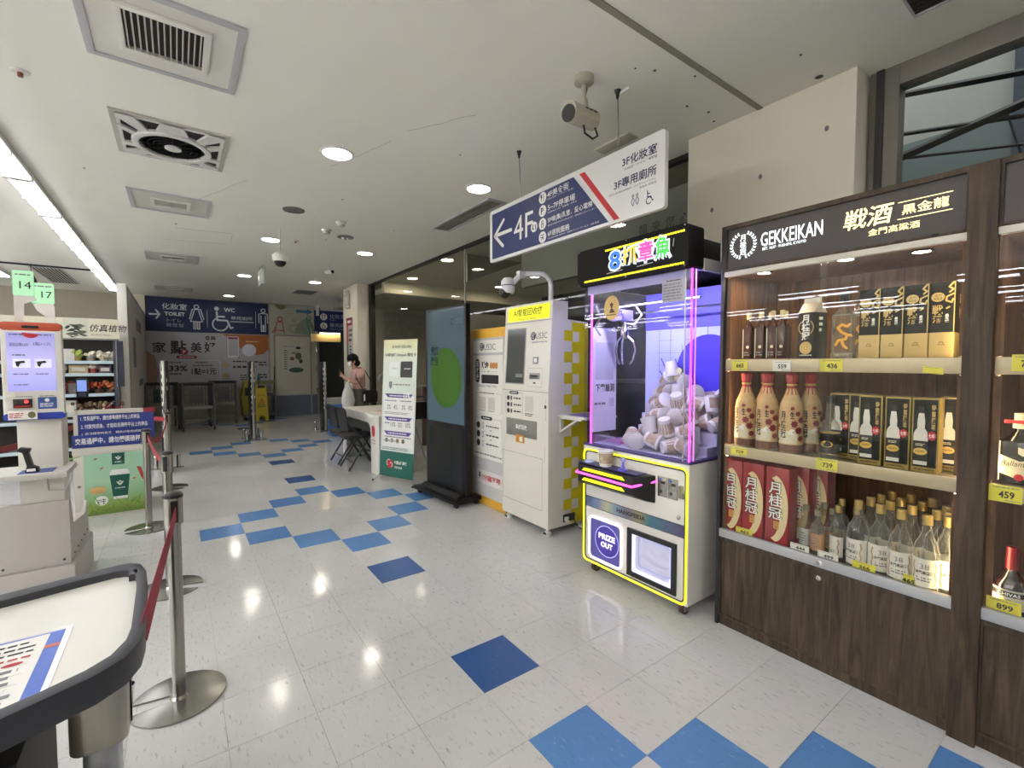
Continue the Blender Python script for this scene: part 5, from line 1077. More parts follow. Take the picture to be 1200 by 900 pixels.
# camera arm on its roof
ARM = mat('arm_white', '#cfcfd4', .3, noise=(3, .03))
arc = [(.56, .1, 1.92), (.56, .1, 2.06)] + [(.56 - .07 * (1 - math.cos(a)), .1 - .07 * (1 - math.cos(a)), 2.06 + .095 * math.sin(a)) for a in (.4, .8, 1.2, 1.57)] + [(.43, .02, 2.162), (.385, -.03, 2.165)]
MB().tube(arc, .02, 10).build('camera_arm', ARM, t, smooth=True)
MB().box(.335, .385, -.09, -.02, 2.13, 2.185).build('arm_joint', ARM, t, bevel=.008); MB().tube([(.35, -.06, 2.15), (.30, -.10, 2.09)], .024, 8).build('arm_knuckle', ARM, t)
MB().lathe((.275, -.13, 2.035), [(.05, -.03), (.058, .0), (.058, .07), (.036, .098), (0, .10)], 18).build('camera_housing', ARM, t, smooth=True); MB().ball((.262, -.15, 2.01), (.048, .048, .05), 14, 8).build('camera_lens', BLACK, t, smooth=True); MB().lathe((.275, -.13, 2.035), [(.0588, .03), (.0588, .037)], 18).build('camera_seam', BLACK, t)

# ---------------------------------------------------------------- yellow information panel beside it
t = thing('information_panel', 'tall yellow-framed information panel standing left of the white kiosk', 'sign panel', (1.42, 2.52, 0), -PI / 2)
MB().box(0, .66, .004, .30, 0, 1.757).build('yellow_frame', mat('panel_yellow', '#c99a2c', .45, noise=(2, .08)), t, bevel=.012); flat('grey_face', rrect(.06, .64, .09, 1.665, .015), .0035, mat('panel_grey', '#b1b1b0', .5), t, th=.003)
flat('white_card', rrect(.095, .62, 1.52, 1.642, .008), .0003, WHITE, t); flat('white_card', rrect(.09, .62, .475, 1.495, .008), .0003, WHITE, t); y = -.0008
flat('logo_disc', disc(.255, 1.58, .038), y, KPRINT, t); strokes([circ(.255, 1.58, .023, 14, .6, 5.4), [(.245, 1.58), (.265, 1.58)]], .007, y - .0011, WPRINT, t, 'logo_mark'); text('US3C', (.30, .50, 1.545, 1.605), y, mat('logo_grey', '#4c4a48', .5), t)
flat('black_pill', rrect(.14, .215, 1.225, 1.46, .037), y, KPRINT, t); text('回收換', (.155, .2, 1.25, 1.44), y - .0011, WPRINT, t, vertical=True, bold=.02)
text('現金', (.25, .385, 1.365, 1.435), y, KPRINT, t, bold=.05)
for k in range(3): flat('coin_print', disc(.425 + k * .045, 1.395, .024, .032, 14), y - .0004 * k, mat('coin_orange', '#c07f33', .45), t)
text('or', (.36, .4, 1.325, 1.345), y, KPRINT, t); strokes([[(.25, 1.335), (.34, 1.335)], [(.42, 1.335), (.53, 1.335)]], .003, y, GPRINT, t, 'rule'); flat('black_box_print', rrect(.25, .55, 1.22, 1.305, .008), y, KPRINT, t)
text('iPhone / iPad / Mac', (.2, .52, 1.185, 1.205), y, KPRINT, t); strokes([rrect(.13, .60, .935, 1.125, .02) + [(.13, .955)]], .003, y, GPRINT, t, 'code_outline'); flat('caption_pill', rrect(.2, .5, 1.105, 1.145, .018), y - .0005, WHITE, t); dashes(11, (.22, .48, 1.115, 1.135), y - .0016, KPRINT, t)
for x in (.21, .37): flat('blank_code_square', R4(x, x + .12, .965, 1.085), y, mat('blank_grey', '#c2bfb6', .5), t); prints([(x, x + .11, .945, .958, 1)], y, KPRINT, t)
strokes([rrect(.13, .60, .575, .875, .015) + [(.13, .59)]], .003, y, GPRINT, t, 'guide_outline'); flat('guide_pill', rrect(.24, .44, .86, .895, .017), y - .0005, KPRINT, t); dashes(4, (.28, .4, .868, .887), y - .0017, WPRINT, t)
for k, s in enumerate(('掃碼預估價格', '選擇機型容量', '完成交易')):
    z = .80 - k * .09; flat('step_disc', disc(.19, z, .033), y, KPRINT, t); strokes([[(.26, z - .025), (.26, z + .025), (.285, z + .025), (.285, z - .025), (.26, z - .025)]], .005, y, KPRINT, t, 'step_icon'); dashes(k + 4, (.33, .55, z - .014, z + .014), y, KPRINT, t)
    if k < 2: flat('down_mark', [(.40, z - .035), (.43, z - .035), (.415, z - .048)], y, KPRINT, t)
prints([(.11, .6, .50, .53, 1)], y, GPRINT, t); flat('slogan_card', rrect(.155, .62, .215, .35, .008), .0003, mat('slogan_grey', '#c9c8c4', .5), t); text('3分鐘變現', (.245, .58, .255, .315), y, RPRINT, t, bold=.02); flat('bolt', [(.205, .325), (.23, .325), (.222, .295), (.237, .295), (.2, .245), (.21, .28), (.195, .28)], y, KPRINT, t)

# ---------------------------------------------------------------- digital signage
t = thing('digital_signage', 'tall black digital signage screen with a green oval on a wheeled base', 'screen', (1.195, 3.06, 0), -PI / 2 + .07)
MB().box(.0, .775, .0, .055, .06, 2.0).build('body', BLKM, t, bevel=.004)
y = -.001
flat('screen', R4(.03, .745, .80, 1.975), .0, gradient_mat('screen_image', [(0, '#4d6069'), (.45, '#43575f'), (1, '#42555e')], 2, .8, 2.0, emit=.06, rough=.06), t)
flat('green_oval', disc(.41, 1.265, .30, .31, 32), y - .0002, mat('screen_green', '#40642a', .12, emit=.04, noise=(2, .06)), t); 
strokes([circ(.54, 1.84, .028, 14, .5, 5.2)], .012, y - .0014, mat('screen_ink', '#27343a', .2), t); text('US3C', (.60, .72, 1.815, 1.865), y - .0014, mat('screen_ink2', '#5e737b', .2), t)
text('創立', (.10, .27, 1.505, 1.605), y - .0014, mat('screen_ink', '#27343a', .2), t, bold=.02); text('廣告', (.10, .27, 1.39, 1.49), y - .0014, mat('screen_ink', '#27343a', .2), t, bold=.02)
flat('grey_panel', R4(.08, .70, .12, .74), .0, mat('lower_black', '#0c0d0e', .3), t); flat('inner_panel', R4(.3, .52, .2, .74), -.0012, mat('lower_black2', '#08090a', .3), t)
MB().box(-.02, .795, -.16, .17, .045, .085).prism([(-.16, .05), (-.05, .115), (.08, .115), (.17, .05)], .03, .745, 'x').build('base_plate', BLKM, t, bevel=.006)
for x in (.04, .76):
    for yy in (-.11, .13): MB().cyl((x - .015, yy, .024), (x + .015, yy, .024), .024, n=12).build('caster', BLACK, t)

# ---------------------------------------------------------------- bank promotion banner on a tripod
t = thing('banner_stand', 'tall white tripod banner with purple headings and green foot', 'banner', (.923, 3.803, 0), math.atan2(-.924, .382))
TL = math.atan2(.1, 1.64); bw_ = .546
wb2 = lambda v: (v[0], v[1] + (v[2] - .07) * .061, v[2])
MB().box(0, bw_, 0, .004, .07, 1.70).build('sheet', gradient_mat('banner_sheet', [(0, '#cfd3cf'), (.75, '#c6d2c5'), (.88, '#c9d2c0'), (1, '#cfcf9f')], 2, .07, 1.7), t, warp=wb2)
y = -.0005; PUR = mat('banner_purple', '#4b3f86', .5); GRN = mat('bank_green', '#0f5a4c', .5)
flat('green_foot', R4(0, bw_, .07, .37), y, GRN, t, warp=wb2); flat('logo_red', disc(.17, .22, .052), y - .0011, RPRINT, t, warp=wb2); strokes([circ(.15, .235, .035, 10, 1.2, 4.2), circ(.185, .21, .025, 10, -1, 2)], .008, y - .0022, WPRINT, t, 'logo_mark', warp=wb2); text('中國信託銀行', (.24, .44, .225, .265), y - .0011, WPRINT, t, warp=wb2, bold=.02); text('CTBC BANK', (.24, .37, .175, .2), y - .0011, WPRINT, t, warp=wb2, bold=.02)
text('刷卡好評 全新OPEN', (.14, .45, 1.595, 1.635), y, KPRINT, t, warp=wb2); text('中國信託 Uniopen 聯名卡', (.03, .53, 1.49, 1.54), y, KPRINT, t, warp=wb2, bold=.01)
flat('black_card_print', rrect(.29, .48, 1.25, 1.44, .015), y, KPRINT, t, warp=wb2); text('uniopen', (.35, .45, 1.34, 1.365), y - .0011, WPRINT, t, warp=wb2); flat('white_card_print', rrect(.1, .27, 1.26, 1.43, .01), y, mat('card_white', '#d8ddd6', .5), t, warp=wb2); text('uniopen', (.15, .24, 1.345, 1.37), y - .0011, GPRINT, t, warp=wb2)
flat('shield', [(.11, 1.2), (.16, 1.2), (.16, 1.14), (.135, 1.11), (.11, 1.14)], y, GPRINT, t, warp=wb2); prints([(.18, .45, 1.15, 1.18, 1)], y, GPRINT, t, warp=wb2)
for z0, z1 in ((.73, 1.05), (.50, .70), (.40, .49)): pass
for z0, z1 in ((.80, 1.055), (.625, .78), (.45, .61)):
    flat('white_block', rrect(.03, .52, z0 - .02, z1 - .02, .008), y, mat('block_white', '#dcdcd8', .5), t, warp=wb2); flat('purple_heading', [(.05, z1), (.50, z1), (.46, z1 - .045), (.10, z1 - .045)], y - .0012, PUR, t, warp=wb2); prints([(.12, .42, z1 - .035, z1 - .012, 1)], y - .0023, WPRINT, t, warp=wb2)
    
for (x, s, z) in ((.09, '3%', .87), (.2, '4%', .87), (.33, '3%', .87), (.44, '8%', .87), (.16, '10%', .665), (.40, '10%', .665)): text(s, (x, x + .06 + .02 * (len(s) > 2), z, z + .055), y - .0012, KPRINT, t, warp=wb2)
text('11%', (.36, .46, 1.0, 1.08), y - .0024, WPRINT, t, warp=wb2, bold=.03)
prints([(.05, .25, .96, .985, 1), (.30, .48, .96, .985, 1), (.05, .5, .81, .84, 2), (.06, .14, .69, .72, 1), (.28, .36, .66, .72, 3), (.06, .5, .53, .555, 1), (.05, .3, .48, .51, 2), (.03, .52, .385, .42, 2)], y - .0012, GPRINT, t, warp=wb2, seed=3)
for x, c in ((.08, '#77716b'), (.17, '#8d8a86'), (.26, '#8a7358'), (.35, '#6d5b45')): flat('picture_patch', disc(x + .02, .50, .025, .028, 10), y - .0015, mat('pic' + c, c, .6), t, warp=wb2)
strokes([[(.0, .07), (.0, 1.7)]], .004, y, GREYM, t, 'sheet_edge', warp=wb2)
MB().tube([(.0, .02, .09), (-.05, -.06, .012)], .008, 6).tube([(bw_, .02, .09), (bw_ + .05, -.06, .012)], .008, 6).tube([(.27, .2, .95), (0, .02, .09)], .007, 6).tube([(.27, .2, .95), (bw_, .02, .09)], .007, 6).tube([(.27, .2, .95), (.02, .115, 1.69)], .006, 6).tube([(.27, .2, .95), (bw_ - .02, .115, 1.69)], .006, 6).build('tripod_frame', ALU, t)
MB().tube([(.27, .2, .95), (.42, .45, .02)], .009, 6).build('rear_leg', ALU, t); MB().box(.22, .32, .17, .25, .9, 1.0).build('tripod_hub', BLACK, t, bevel=.01)
for x, yy in ((-.05, -.06), (bw_ + .05, -.06), (.42, .45)): MB().ball((x, yy, .014), .014, 8, 5).build('rubber_foot', BLACK, t)
for x in (.02, bw_ - .02): MB().ball((x, .11, 1.69), .012, 8, 5).build('corner_hook', BLACK, t)
t = thing('shoulder_bag', 'dark bag hanging on the rear of the tripod banner', 'bag', (1.42, 3.72, .72)); MB().prism(rrect(-.1, .1, 0, .22, .05, 4), -.05, .05).build('pouch', BLACK, t, bevel=.02, smooth=True); MB().tube([(-.07, 0, .2), (-.06, 0, .28), (.06, 0, .28), (.07, 0, .2)], .008, 6).build('strap', BLACK, t)
# ---------------------------------------------------------------- promotion counter, chairs, person
t = thing('promotion_counter', 'white arched promotion counter with a red bank logo behind the banner', 'table', (.98, 5.52, 0), -PI / 2)
TL_ = 1.55; CWH = mat('counter_white', '#d9d7cf', .3, noise=(3, .02))
def arch():
    o = [(0, 0), (.16, 0)] + [(.16, .45)] + [(.16 + .14 * (1 - math.cos(a)), .50 + .14 * math.sin(a)) for a in (.4, .8, 1.2, 1.57)]
    r = [(TL_ - .30 - .12 * (1 - math.cos(a)), .50 + .14 * math.sin(a)) for a in (1.57, 1.2, .8, .4)] + [(TL_ - .30, .45), (TL_ - .30, 0), (TL_, 0)]
    return o + r + [(TL_, .757), (0, .757)]
MB().prism(arch(), 0, .025).build('front_arch', CWH, t, bevel=.003)
MB().box(0, TL_, .025, .60, .725, .757).build('counter_top', CWH, t, bevel=.004); [MB().box(xx, xx + .03, .025, .58, 0, .725).build('end_panel', CWH, t) for xx in (0, TL_ - .03)]
MB().box(.03, TL_ - .03, .42, .44, .06, .725).build('green_back_panel', mat('bank_green', '#0f5a4c', .5), t)
flat('logo_red', disc(TL_ - .20, .55, .06, .075, 24), -.0005, RPRINT, t); strokes([circ(TL_ - .215, .565, .04, 10, 1.2, 4.2, rz=.05), circ(TL_ - .18, .54, .03, 10, -1, 2)], .008, -.0016, mat('logo_dark', '#6a1420', .5), t, 'logo_mark')
text('中國信託銀行', (TL_ - .28, TL_ - .12, .42, .445), -.0005, KPRINT, t); text('CTBC BANK', (TL_ - .26, TL_ - .14, .385, .405), -.0005, KPRINT, t)
random.seed(4)
for n, (x, y, c, lab) in enumerate(((.95, .22, '#b9a9a4', 'pale leaflet lying on the white counter, left pile'), (1.16, .25, '#c99a94', 'pink leaflet lying on the white counter, middle pile'), (1.36, .2, '#8f6f6c', 'reddish leaflet lying on the white counter beside the banner'), (1.05, .42, '#9a8f96', 'grey leaflet at the back of the white counter'))):
    l = thing('leaflet_pile', lab, 'leaflets', (.98 + y, 5.52 - x, .757), random.uniform(0, 3), 'leaflets on the counter'); MB().box(-.1, .1, -.07, .07, 0, .008 + .006 * n).build('leaflet_stack', mat('leaf' + c, c, .5, noise=(12, .4)), l)
t = thing('cloth_heap', 'pink cloth heap on the counter partly behind the banner', 'cloth', (1.4, 4.12, .757)); MB().ball((0, 0, .035), (.12, .10, .035), 12, 6).ball((.05, .06, .05), (.08, .07, .05), 10, 6).build('cloth', mat('cloth_pink', '#b48c88', .8, noise=(14, .25), bump=.5), t, smooth=True)
def chair(x, y, lab):
    t = thing('folding_chair', lab, 'chair', (x, y, 0), 0, 'black folding chairs'); CM = mat('chair_black', '#17171a', .4, noise=(6, .1)); CP = mat('chair_pad', '#1d1c20', .55, noise=(10, .1))
    for s in (-.205, .205):
        MB().tube([(-.13, s, .80), (-.10, s, .62), (.12, s, .42), (.36, s, .012)], .014, 8).build('front_leg', CM, t)
        MB().tube([(.19, s * .93, .44), (-.08, s * .93, .012)], .014, 8).build('rear_leg', CM, t)
    MB().tube([(-.13, -.205, .80), (-.135, -.15, .825), (-.135, .15, .825), (-.13, .205, .80)], .012, 8).build('top_rail', CM, t)
    MB().tube([(.24, -.2, .215), (.24, .2, .215)], .008, 6).tube([(-.02, -.19, .11), (-.02, .19, .11)], .008, 6).build('stretcher', CM, t)
    b = MB(); n = 8
    for i in range(n + 1):
        yy = -.195 + .39 * i / n; k = -.025 * math.cos((i / n - .5) * PI)
        b.v += [(-.128 + k, yy, .815), (-.085 + k, yy, .52), (-.118 + k, yy, .815), (-.070 + k, yy, .52)]
    for i in range(n):
        a, c = i * 4, i * 4 + 4; b.f += [(a, a + 1, c + 1, c), (a + 2, c + 2, c + 3, a + 3), (a, c, c + 2, a + 2), (a + 1, a + 3, c + 3, c + 1)]
    b.f += [(0, 2, 3, 1), (n * 4, n * 4 + 1, n * 4 + 3, n * 4 + 2)]
    b.build('backrest', CP, t, smooth=True)
    MB().prism(rrect(-.12, .27, -.195, .195, .08, 5), .415, .47, 'z').build('seat', CP, t, bevel=.016)
    for s in (-.205, .205): MB().ball((.36, s, .012), .014, 6, 4).ball((-.08, s * .93, .012), .014, 6, 4).build('foot_cap', BLACK, t)
chair(.84, 5.16, 'black folding chair at the counter, the farther of two')
chair(.84, 4.67, 'black folding chair at the counter, the nearer of two')

# person looking down at a phone beside the column (faces -x); one skinned body, clothes as children
PX, PY = 1.70, 7.0
SKIN = mat('skin', '#b58a72', .55, noise=(6, .06)); BLOUSE = mat('blouse_pink', '#b8948c', .75, noise=(30, .15)); SKIRT = mat('skirt_olive', '#43463a', .8, noise=(12, .15), stretch=(12, 12, 1)); HAIR = mat('hair_black', '#0f0d0e', .6, noise=(20, .2), stretch=(6, 6, 1), spec=.2)
t = person = thing('person', 'person in a pink blouse and olive skirt looking down at a phone by the column', 'person', (PX, PY, 0), 0)
def skin(name, verts, edges, m, parent, lv=1, root=0):
    me = bpy.data.meshes.new(name); me.from_pydata([v[:3] for v in verts], edges, []); o = bpy.data.objects.new(name, me); COL.objects.link(o)
    md = o.modifiers.new('s', 'SKIN')
    for i, v in enumerate(verts):
        sv = me.skin_vertices[0].data[i]; sv.radius = (v[3], v[4] if len(v) > 4 else v[3]); sv.use_root = (i == root)
    sb = o.modifiers.new('u', 'SUBSURF'); sb.levels = sb.render_levels = lv
    dg = bpy.context.evaluated_depsgraph_get(); ev = o.evaluated_get(dg); nm = bpy.data.meshes.new_from_object(ev); bpy.data.objects.remove(o); bpy.data.meshes.remove(me)
    nm.materials.clear(); nm.materials.append(m); nm.polygons.foreach_set('use_smooth', [True] * len(nm.polygons)); nm.name = name
    return link(name, nm, parent)
# x forward is -x; y is sideways
V = [(0, 0, .86, .11, .13), (0, 0, 1.05, .09, .12), (-.02, 0, 1.22, .10, .14), (-.045, 0, 1.31, .06, .09), (-.075, 0, 1.37, .045, .045), (-.11, 0, 1.43, .07, .065), (-.12, 0, 1.50, .075, .07),
     (-.03, .15, 1.27, .048), (-.05, .19, 1.08, .038), (-.22, .12, 1.13, .03), (-.27, .09, 1.19, .024), (-.295, .075, 1.225, .027, .016),
     (-.03, -.15, 1.27, .048), (-.05, -.19, 1.06, .038), (-.22, -.12, 1.10, .03), (-.27, -.075, 1.16, .024), (-.295, -.055, 1.19, .027, .016),
     (0, .09, .80, .085), (-.01, .09, .45, .055), (.02, .09, .12, .036), (.0, .09, .05, .035), (-.10, .10, .025, .028),
     (0, -.09, .80, .085), (-.01, -.09, .45, .055), (.02, -.09, .12, .036), (.0, -.09, .05, .035), (-.10, -.10, .025, .028)]
E_ = [(0, 1), (1, 2), (2, 3), (3, 4), (4, 5), (5, 6), (2, 7), (7, 8), (8, 9), (9, 10), (10, 11), (2, 12), (12, 13), (13, 14), (14, 15), (15, 16), (0, 17), (17, 18), (18, 19), (19, 20), (20, 21), (0, 22), (22, 23), (23, 24), (24, 25), (25, 26)]
for h, (bx, by, bz), s in ((11, (-.295, .075, 1.225), -1), (16, (-.295, -.055, 1.19), 1)):
    for k in range(4):
        n = len(V); oz = .018 - k * .012
        V += [(bx - .03, by + s * .006, bz + oz + .012, .0085), (bx - .045, by + s * .028, bz + oz + .018 - .004 * abs(k - 1), .008), (bx - .036, by + s * .045, bz + oz + .014, .007)]; E_ += [(h, n), (n, n + 1), (n + 1, n + 2)]
    n = len(V); V += [(bx - .01, by + s * .03, bz + .03, .010), (bx - .025, by + s * .045, bz + .045, .008)]; E_ += [(h, n), (n, n + 1)]
skin('body', V, E_, SKIN, t, 1)
skin('blouse', [(0, 0, .93, .135, .165), (0, 0, 1.05, .12, .155), (-.02, 0, 1.2, .125, .17), (-.035, 0, 1.30, .08, .12), (-.055, 0, 1.335, .055, .06), (-.03, .165, 1.27, .07), (-.04, .195, 1.14, .068), (-.03, -.165, 1.27, .07), (-.04, -.195, 1.13, .068)], [(0, 1), (1, 2), (2, 3), (3, 4), (2, 5), (5, 6), (2, 7), (7, 8)], BLOUSE, t, 2)
b = MB(); prof = [(.145, .95), (.17, .85), (.19, .7), (.215, .5), (.23, .32)]
for r, z in prof:
    for i in range(28):
        a = i * PI / 14; q = 1 + (.035 if i % 2 else -.03) * (1 if z < .9 else .2); b.v.append((r * .88 * q * math.cos(a), r * q * math.sin(a), z))
for j in range(4):
    for i in range(28): b.f.append((j * 28 + i, j * 28 + (i + 1) % 28, (j + 1) * 28 + (i + 1) % 28, (j + 1) * 28 + i))
b.build('skirt', SKIRT, t, smooth=True)
hd = MB()
hd.ball((-.105, 0, 1.505), (.105, .095, .098), 18, 12)
hr = [v for v in hd.v]
hd.v = [((v[0] if v[2] > 1.47 or v[0] > -.12 else max(v[0], -.135)), v[1], v[2]) for v in hr]
hd.build('hair', HAIR, t, smooth=True); 
MB().prism([(-.035, 1.50), (.0, 1.47), (.015, 1.42), (-.01, 1.365), (-.075, 1.375), (-.105, 1.42), (-.10, 1.5)], -.09, .09, 'y').build('hair_bob', HAIR, t, bevel=.03, smooth=True)
MB().lathe((-.128, 0, 1.415), [(.055, -.04), (.072, -.01), (.072, .02), (.06, .035)], 12, PI * .62, PI * 1.38).build('face_mask', mat('mask_white', '#cfd2d4', .7, noise=(10, .05)), t, smooth=True, warp=lambda v: v)
for s in (-.03, .03): MB().ball((-.183, s, 1.462), (.006, .011, .007), 8, 5).build('eye', mat('eye_dark', '#1a1515', .2), t)
MB().prism([(-.178, 1.462), (-.20, 1.435), (-.178, 1.43)], -.011, .011).build('nose', SKIN, t, bevel=.004)
for s in (-.085, .085): MB().ball((-.10, s, 1.445), (.016, .012, .026), 8, 6).build('ear', SKIN, t)
for s in (-.1, .1): MB().ball((-.05, s, .03), (.115, .045, .032), 12, 6).build('shoe', BLACK, t, smooth=True)
t = thing('phone', 'dark phone held up in both hands of the person', 'phone', (PX - .345, PY + .02, 1.205)); MB().box(-.005, .005, -.036, .036, -.03, .10).build('case', BLACK, t, bevel=.004); MB().box(.005, .006, -.032, .032, -.02, .095).build('screen', mat('phone_glow', '#8f9aa6', .2, emit=.3), t)
t = thing('crossbody_bag', 'black crossbody bag at the hip of the person', 'bag', (PX + .10, PY - .30, .80)); MB().prism(rrect(-.14, .14, -.1, .13, .05, 4), -.045, .045).build('pouch', BLACK, t, bevel=.02, smooth=True); MB().tube([(-.11, 0, .12), (-.19, .10, .33), (-.16, .20, .50), (-.10, .22, .545), (-.02, .18, .48), (.08, .03, .22), (.10, .0, .12)], .009, 6).build('strap', BLACK, t); MB().box(-.125, -.10, -.05, -.046, -.06, .06).build('white_tag', WPRINT, t)
t = thing('plastic_bag', 'white plastic bag hanging from the arm of the person', 'bag', (PX - .24, PY - .14, .62)); MB().lathe((0, 0, 0), [(.0, 0), (.10, .01), (.125, .12), (.10, .26), (.05, .40), (.02, .47)], 14, sy=.5).build('bag_film', mat('bag_white', '#c9cac8', .5, noise=(7, .12), bump=.6), t, smooth=True); MB().tube([(.0, -.02, .46), (.02, .0, .5), (0, .02, .46)], .008, 6).build('bag_handle', mat('bag_white', '#c9cac8', .5), t)
t = thing('recycling_bin', 'blue bin with a grey lid beside the column', 'bin', (1.52, 7.75, 0)); MB().prism(rrect(-.16, .16, -.16, .16, .03), 0, .62, 'z').build('bin_body', mat('bin_blue', '#2a63b0', .45, noise=(4, .06)), t, bevel=.01); MB().prism(rrect(-.175, .175, -.175, .175, .03), .62, .74, 'z').build('bin_lid', mat('bin_lid', '#8f918c', .5), t, bevel=.015)
t = thing('desk_fan', 'small grey fan head on a stand behind the counter', 'fan', (1.98, 6.5, 0)); MB().lathe((0, 0, 0), [(.14, 0), (.14, .02), (.02, .04)], 18).build('base', GREYM, t); MB().cyl((0, 0, .03), (0, 0, 1.08), .014, n=8).build('pole', GREYM, t)
MB().lathe((0, 0, 0), [(0, 0), (.08, .01), (.1, .04), (.08, .08), (0, .09)], 16).build('fan_head', mat('fan_grey', '#6d6b66', .5), t, smooth=True, warp=lambda v: (v[0], v[2] - .045, 1.14 + v[1]))
# shop fittings seen dimly through the glass
t = thing('menu_notice', 'white notice sheet taped inside the shop glass behind the signage', 'notice', (2.16, 3.86, 0), -PI / 2); MB().box(.02, .42, -.02, -.018, 1.05, 1.75).build('sheet', mat('notice_pale', '#a7abb5', .5), t); prints([(.05, .38, 1.1, 1.7, 9)], -.0202, GPRINT, t, seed=9)
t = thing('escalator_rail', 'black slanting handrail inside the dark shop', 'handrail', (2.7, 3.2, 0)); MB().tube([(-.3, 2.2, .62), (.1, .1, 1.22), (.1, -.3, 1.25)], .035, 8).build('handrail', BLACK, t); MB().tube([(-.28, 2.0, 0), (-.28, 2.0, .67)], .02, 6).tube([(.1, .1, 0), (.1, .1, 1.2)], .02, 6).build('rail_post', GREYM, t)
for n, (x, y, h, c) in enumerate(((3.3, 6.5, 1.15, '#4c4a45'), (2.7, 5.9, 1.0, '#6a4a48'), (3.4, 1.8, 1.2, '#2e3138'))):
    t = thing('shop_counter', '%s dim counter block inside the dark shop' % ('farthest', 'reddish', 'nearest')[n], 'counter', (x, y, 0)); MB().box(-.35, .35, -.25, .25, 0, h).build('counter_body', mat('counter' + c, c, .6), t, bevel=.01); MB().box(-.37, .37, -.27, .27, h, h + .03).build('counter_top', mat('counter_dim_top', '#7b7973', .4), t)

# ---------------------------------------------------------------- security gates
def gate(x, y, rz, lab, ends):
    t = thing('security_gate', lab, 'security gate', (x, y, 0), rz, 'security gate pedestals')
    MB().prism(rrect(-.045, .045, -.16, .16, .04, 4), .03, 1.45, 'z').build('antenna_panel', mat('gate_dark', '#23252b', .25, noise=(4, .08)), t, bevel=.006)
    for s in (-.165, .165): MB().cyl((0, s, .0), (0, s, 1.45), .024, n=12).build('chrome_edge', CHROME, t, smooth=True)
    MB().box(-.06, .06, -.2, .2, 0, .035).build('foot_plate', STEEL, t, bevel=.004)
    for sx in (-.12, .12):
        for sy in ends:
            bo = MB().cyl((sx, sy, .01), (sx, sy, .17), .026, n=14).build('guard_post', CHROME, t, smooth=True); MB().lathe((sx, sy, 0), [(.06, 0), (.06, .008), (.03, .016)], 16).build('post_flange', CHROME, bo); MB().ball((sx, sy, .17), (.026, .026, .018), 12, 6).build('post_cap', CHROME, bo)
    dashes(9, (-.03, .03, .45, 1.35), -.163, WPRINT, t, vertical=True)
    return t
gate(.08, 8.15, 0, 'chrome and black security gate in the middle of the aisle, before the carts', (-.2, .2))
gate(1.44, 8.55, 0, 'black security gate with white lettering beside the blue bin', (-.2, .2))
gate(-1.17, 5.9, 0, 'tall chrome security gate behind the queue posts on the left', (.2,))

# ---------------------------------------------------------------- carts and cleaning gear by the far wall
CG_ = mat('cart_grey', '#5f6264', .4, .2, noise=(6, .1)); CD = mat('cart_dark', '#2a2c2e', .5, noise=(6, .1))
def trolley(x, y, rz, lab, green=False):
    t = thing('shopping_cart', lab, 'shopping cart', (x, y, 0), rz, 'two-tier shopping carts')
    for sx in (-.27, .27):
        MB().tube([(sx, -.32, .09), (sx, -.28, .5), (sx, -.27, 1.0)], .024, 8).build('front_upright', CG_, t); MB().tube([(sx, .33, .09), (sx, .30, .55), (sx, .30, .95)], .02, 8).build('rear_upright', CG_, t)
        MB().box(sx - .008, sx + .008, -.26, .30, .5, .92).build('side_panel', CD, t)
        for sy in (-.30, .33):
            w = MB().cyl((sx - .014, sy, .05), (sx + .014, sy, .05), .05, n=14).build('wheel', BLACK, t); MB().box(sx - .02, sx + .02, sy - .02, sy + .02, .08, .12).build('wheel_fork', CG_, w)
    MB().tube([(-.27, -.31, 1.0), (.27, -.31, 1.0)], .022, 8).build('handle_bar', BLACK, t); MB().ring(R4(-.29, .29, -.28, .34), R4(-.26, .26, -.25, .31), .95, 1.0, 'z').build('basket_rim', CD, t)
    MB().box(-.25, .25, -.24, .30, .46, .485).build('upper_tray', CG_, t); MB().box(-.26, .26, -.29, -.265, .46, .52).build('front_rail', mat('tray_pale', '#8a8a86', .5), t); MB().box(-.23, .23, -.2, .28, .22, .235).build('lower_tray', mat('tray_pale', '#8a8a86', .5), t)
    b = MB()
    for k in range(9):
        for yy in (-.25, .31): b.tube([(-.24 + k * .06, yy, .48), (-.24 + k * .06, yy, .96)], .004, 4)
        for xx in (-.26, .26): b.tube([(xx, -.22 + k * .064, .48), (xx, -.22 + k * .064, .96)], .004, 4)
    for z in (.6, .75, .88): b.tube([(-.26, -.25, z), (.26, -.25, z), (.26, .31, z), (-.26, .31, z)], .004, 4, closed=True)
    stuff(b.build('wire_basket', CG_, t)); MB().box(-.12, .13, .2, .21, .55, .85).build('back_plate', mat('cart_plate_green', '#1f4a33', .5) if green else mat('cart_plate', '#77797a', .5), t)
trolley(-.70, 10.35, .05, 'grey two-tier shopping cart standing foremost in the middle')
trolley(-1.33, 10.9, .1, 'dark shopping cart with a green plate at the left by the partition', True)
trolley(-.16, 11.35, -.1, 'grey shopping cart at the right end beside the yellow cleaning cart')
t = thing('cleaning_cart', 'yellow janitor cart with a mop handle by the far wall', 'cleaning cart', (.60, 11.6, 0))
MB().prism([(-.33, .12), (-.05, .12), (-.02, 1.0), (-.30, 1.0), (-.38, .6)], -.2, .2).build('yellow_sack', mat('janitor_yellow', '#8d8320', .6, noise=(6, .15)), t, bevel=.02); MB().box(-.34, .38, -.22, .22, .1, .16).box(.0, .38, -.2, .2, .60, .66).build('cart_base', mat('janitor_grey', '#4d4f50', .5), t, bevel=.01); MB().box(.0, .4, -.22, .22, .9, .98).build('top_tray', mat('janitor_tray', '#6c6c4f', .5), t, bevel=.01)
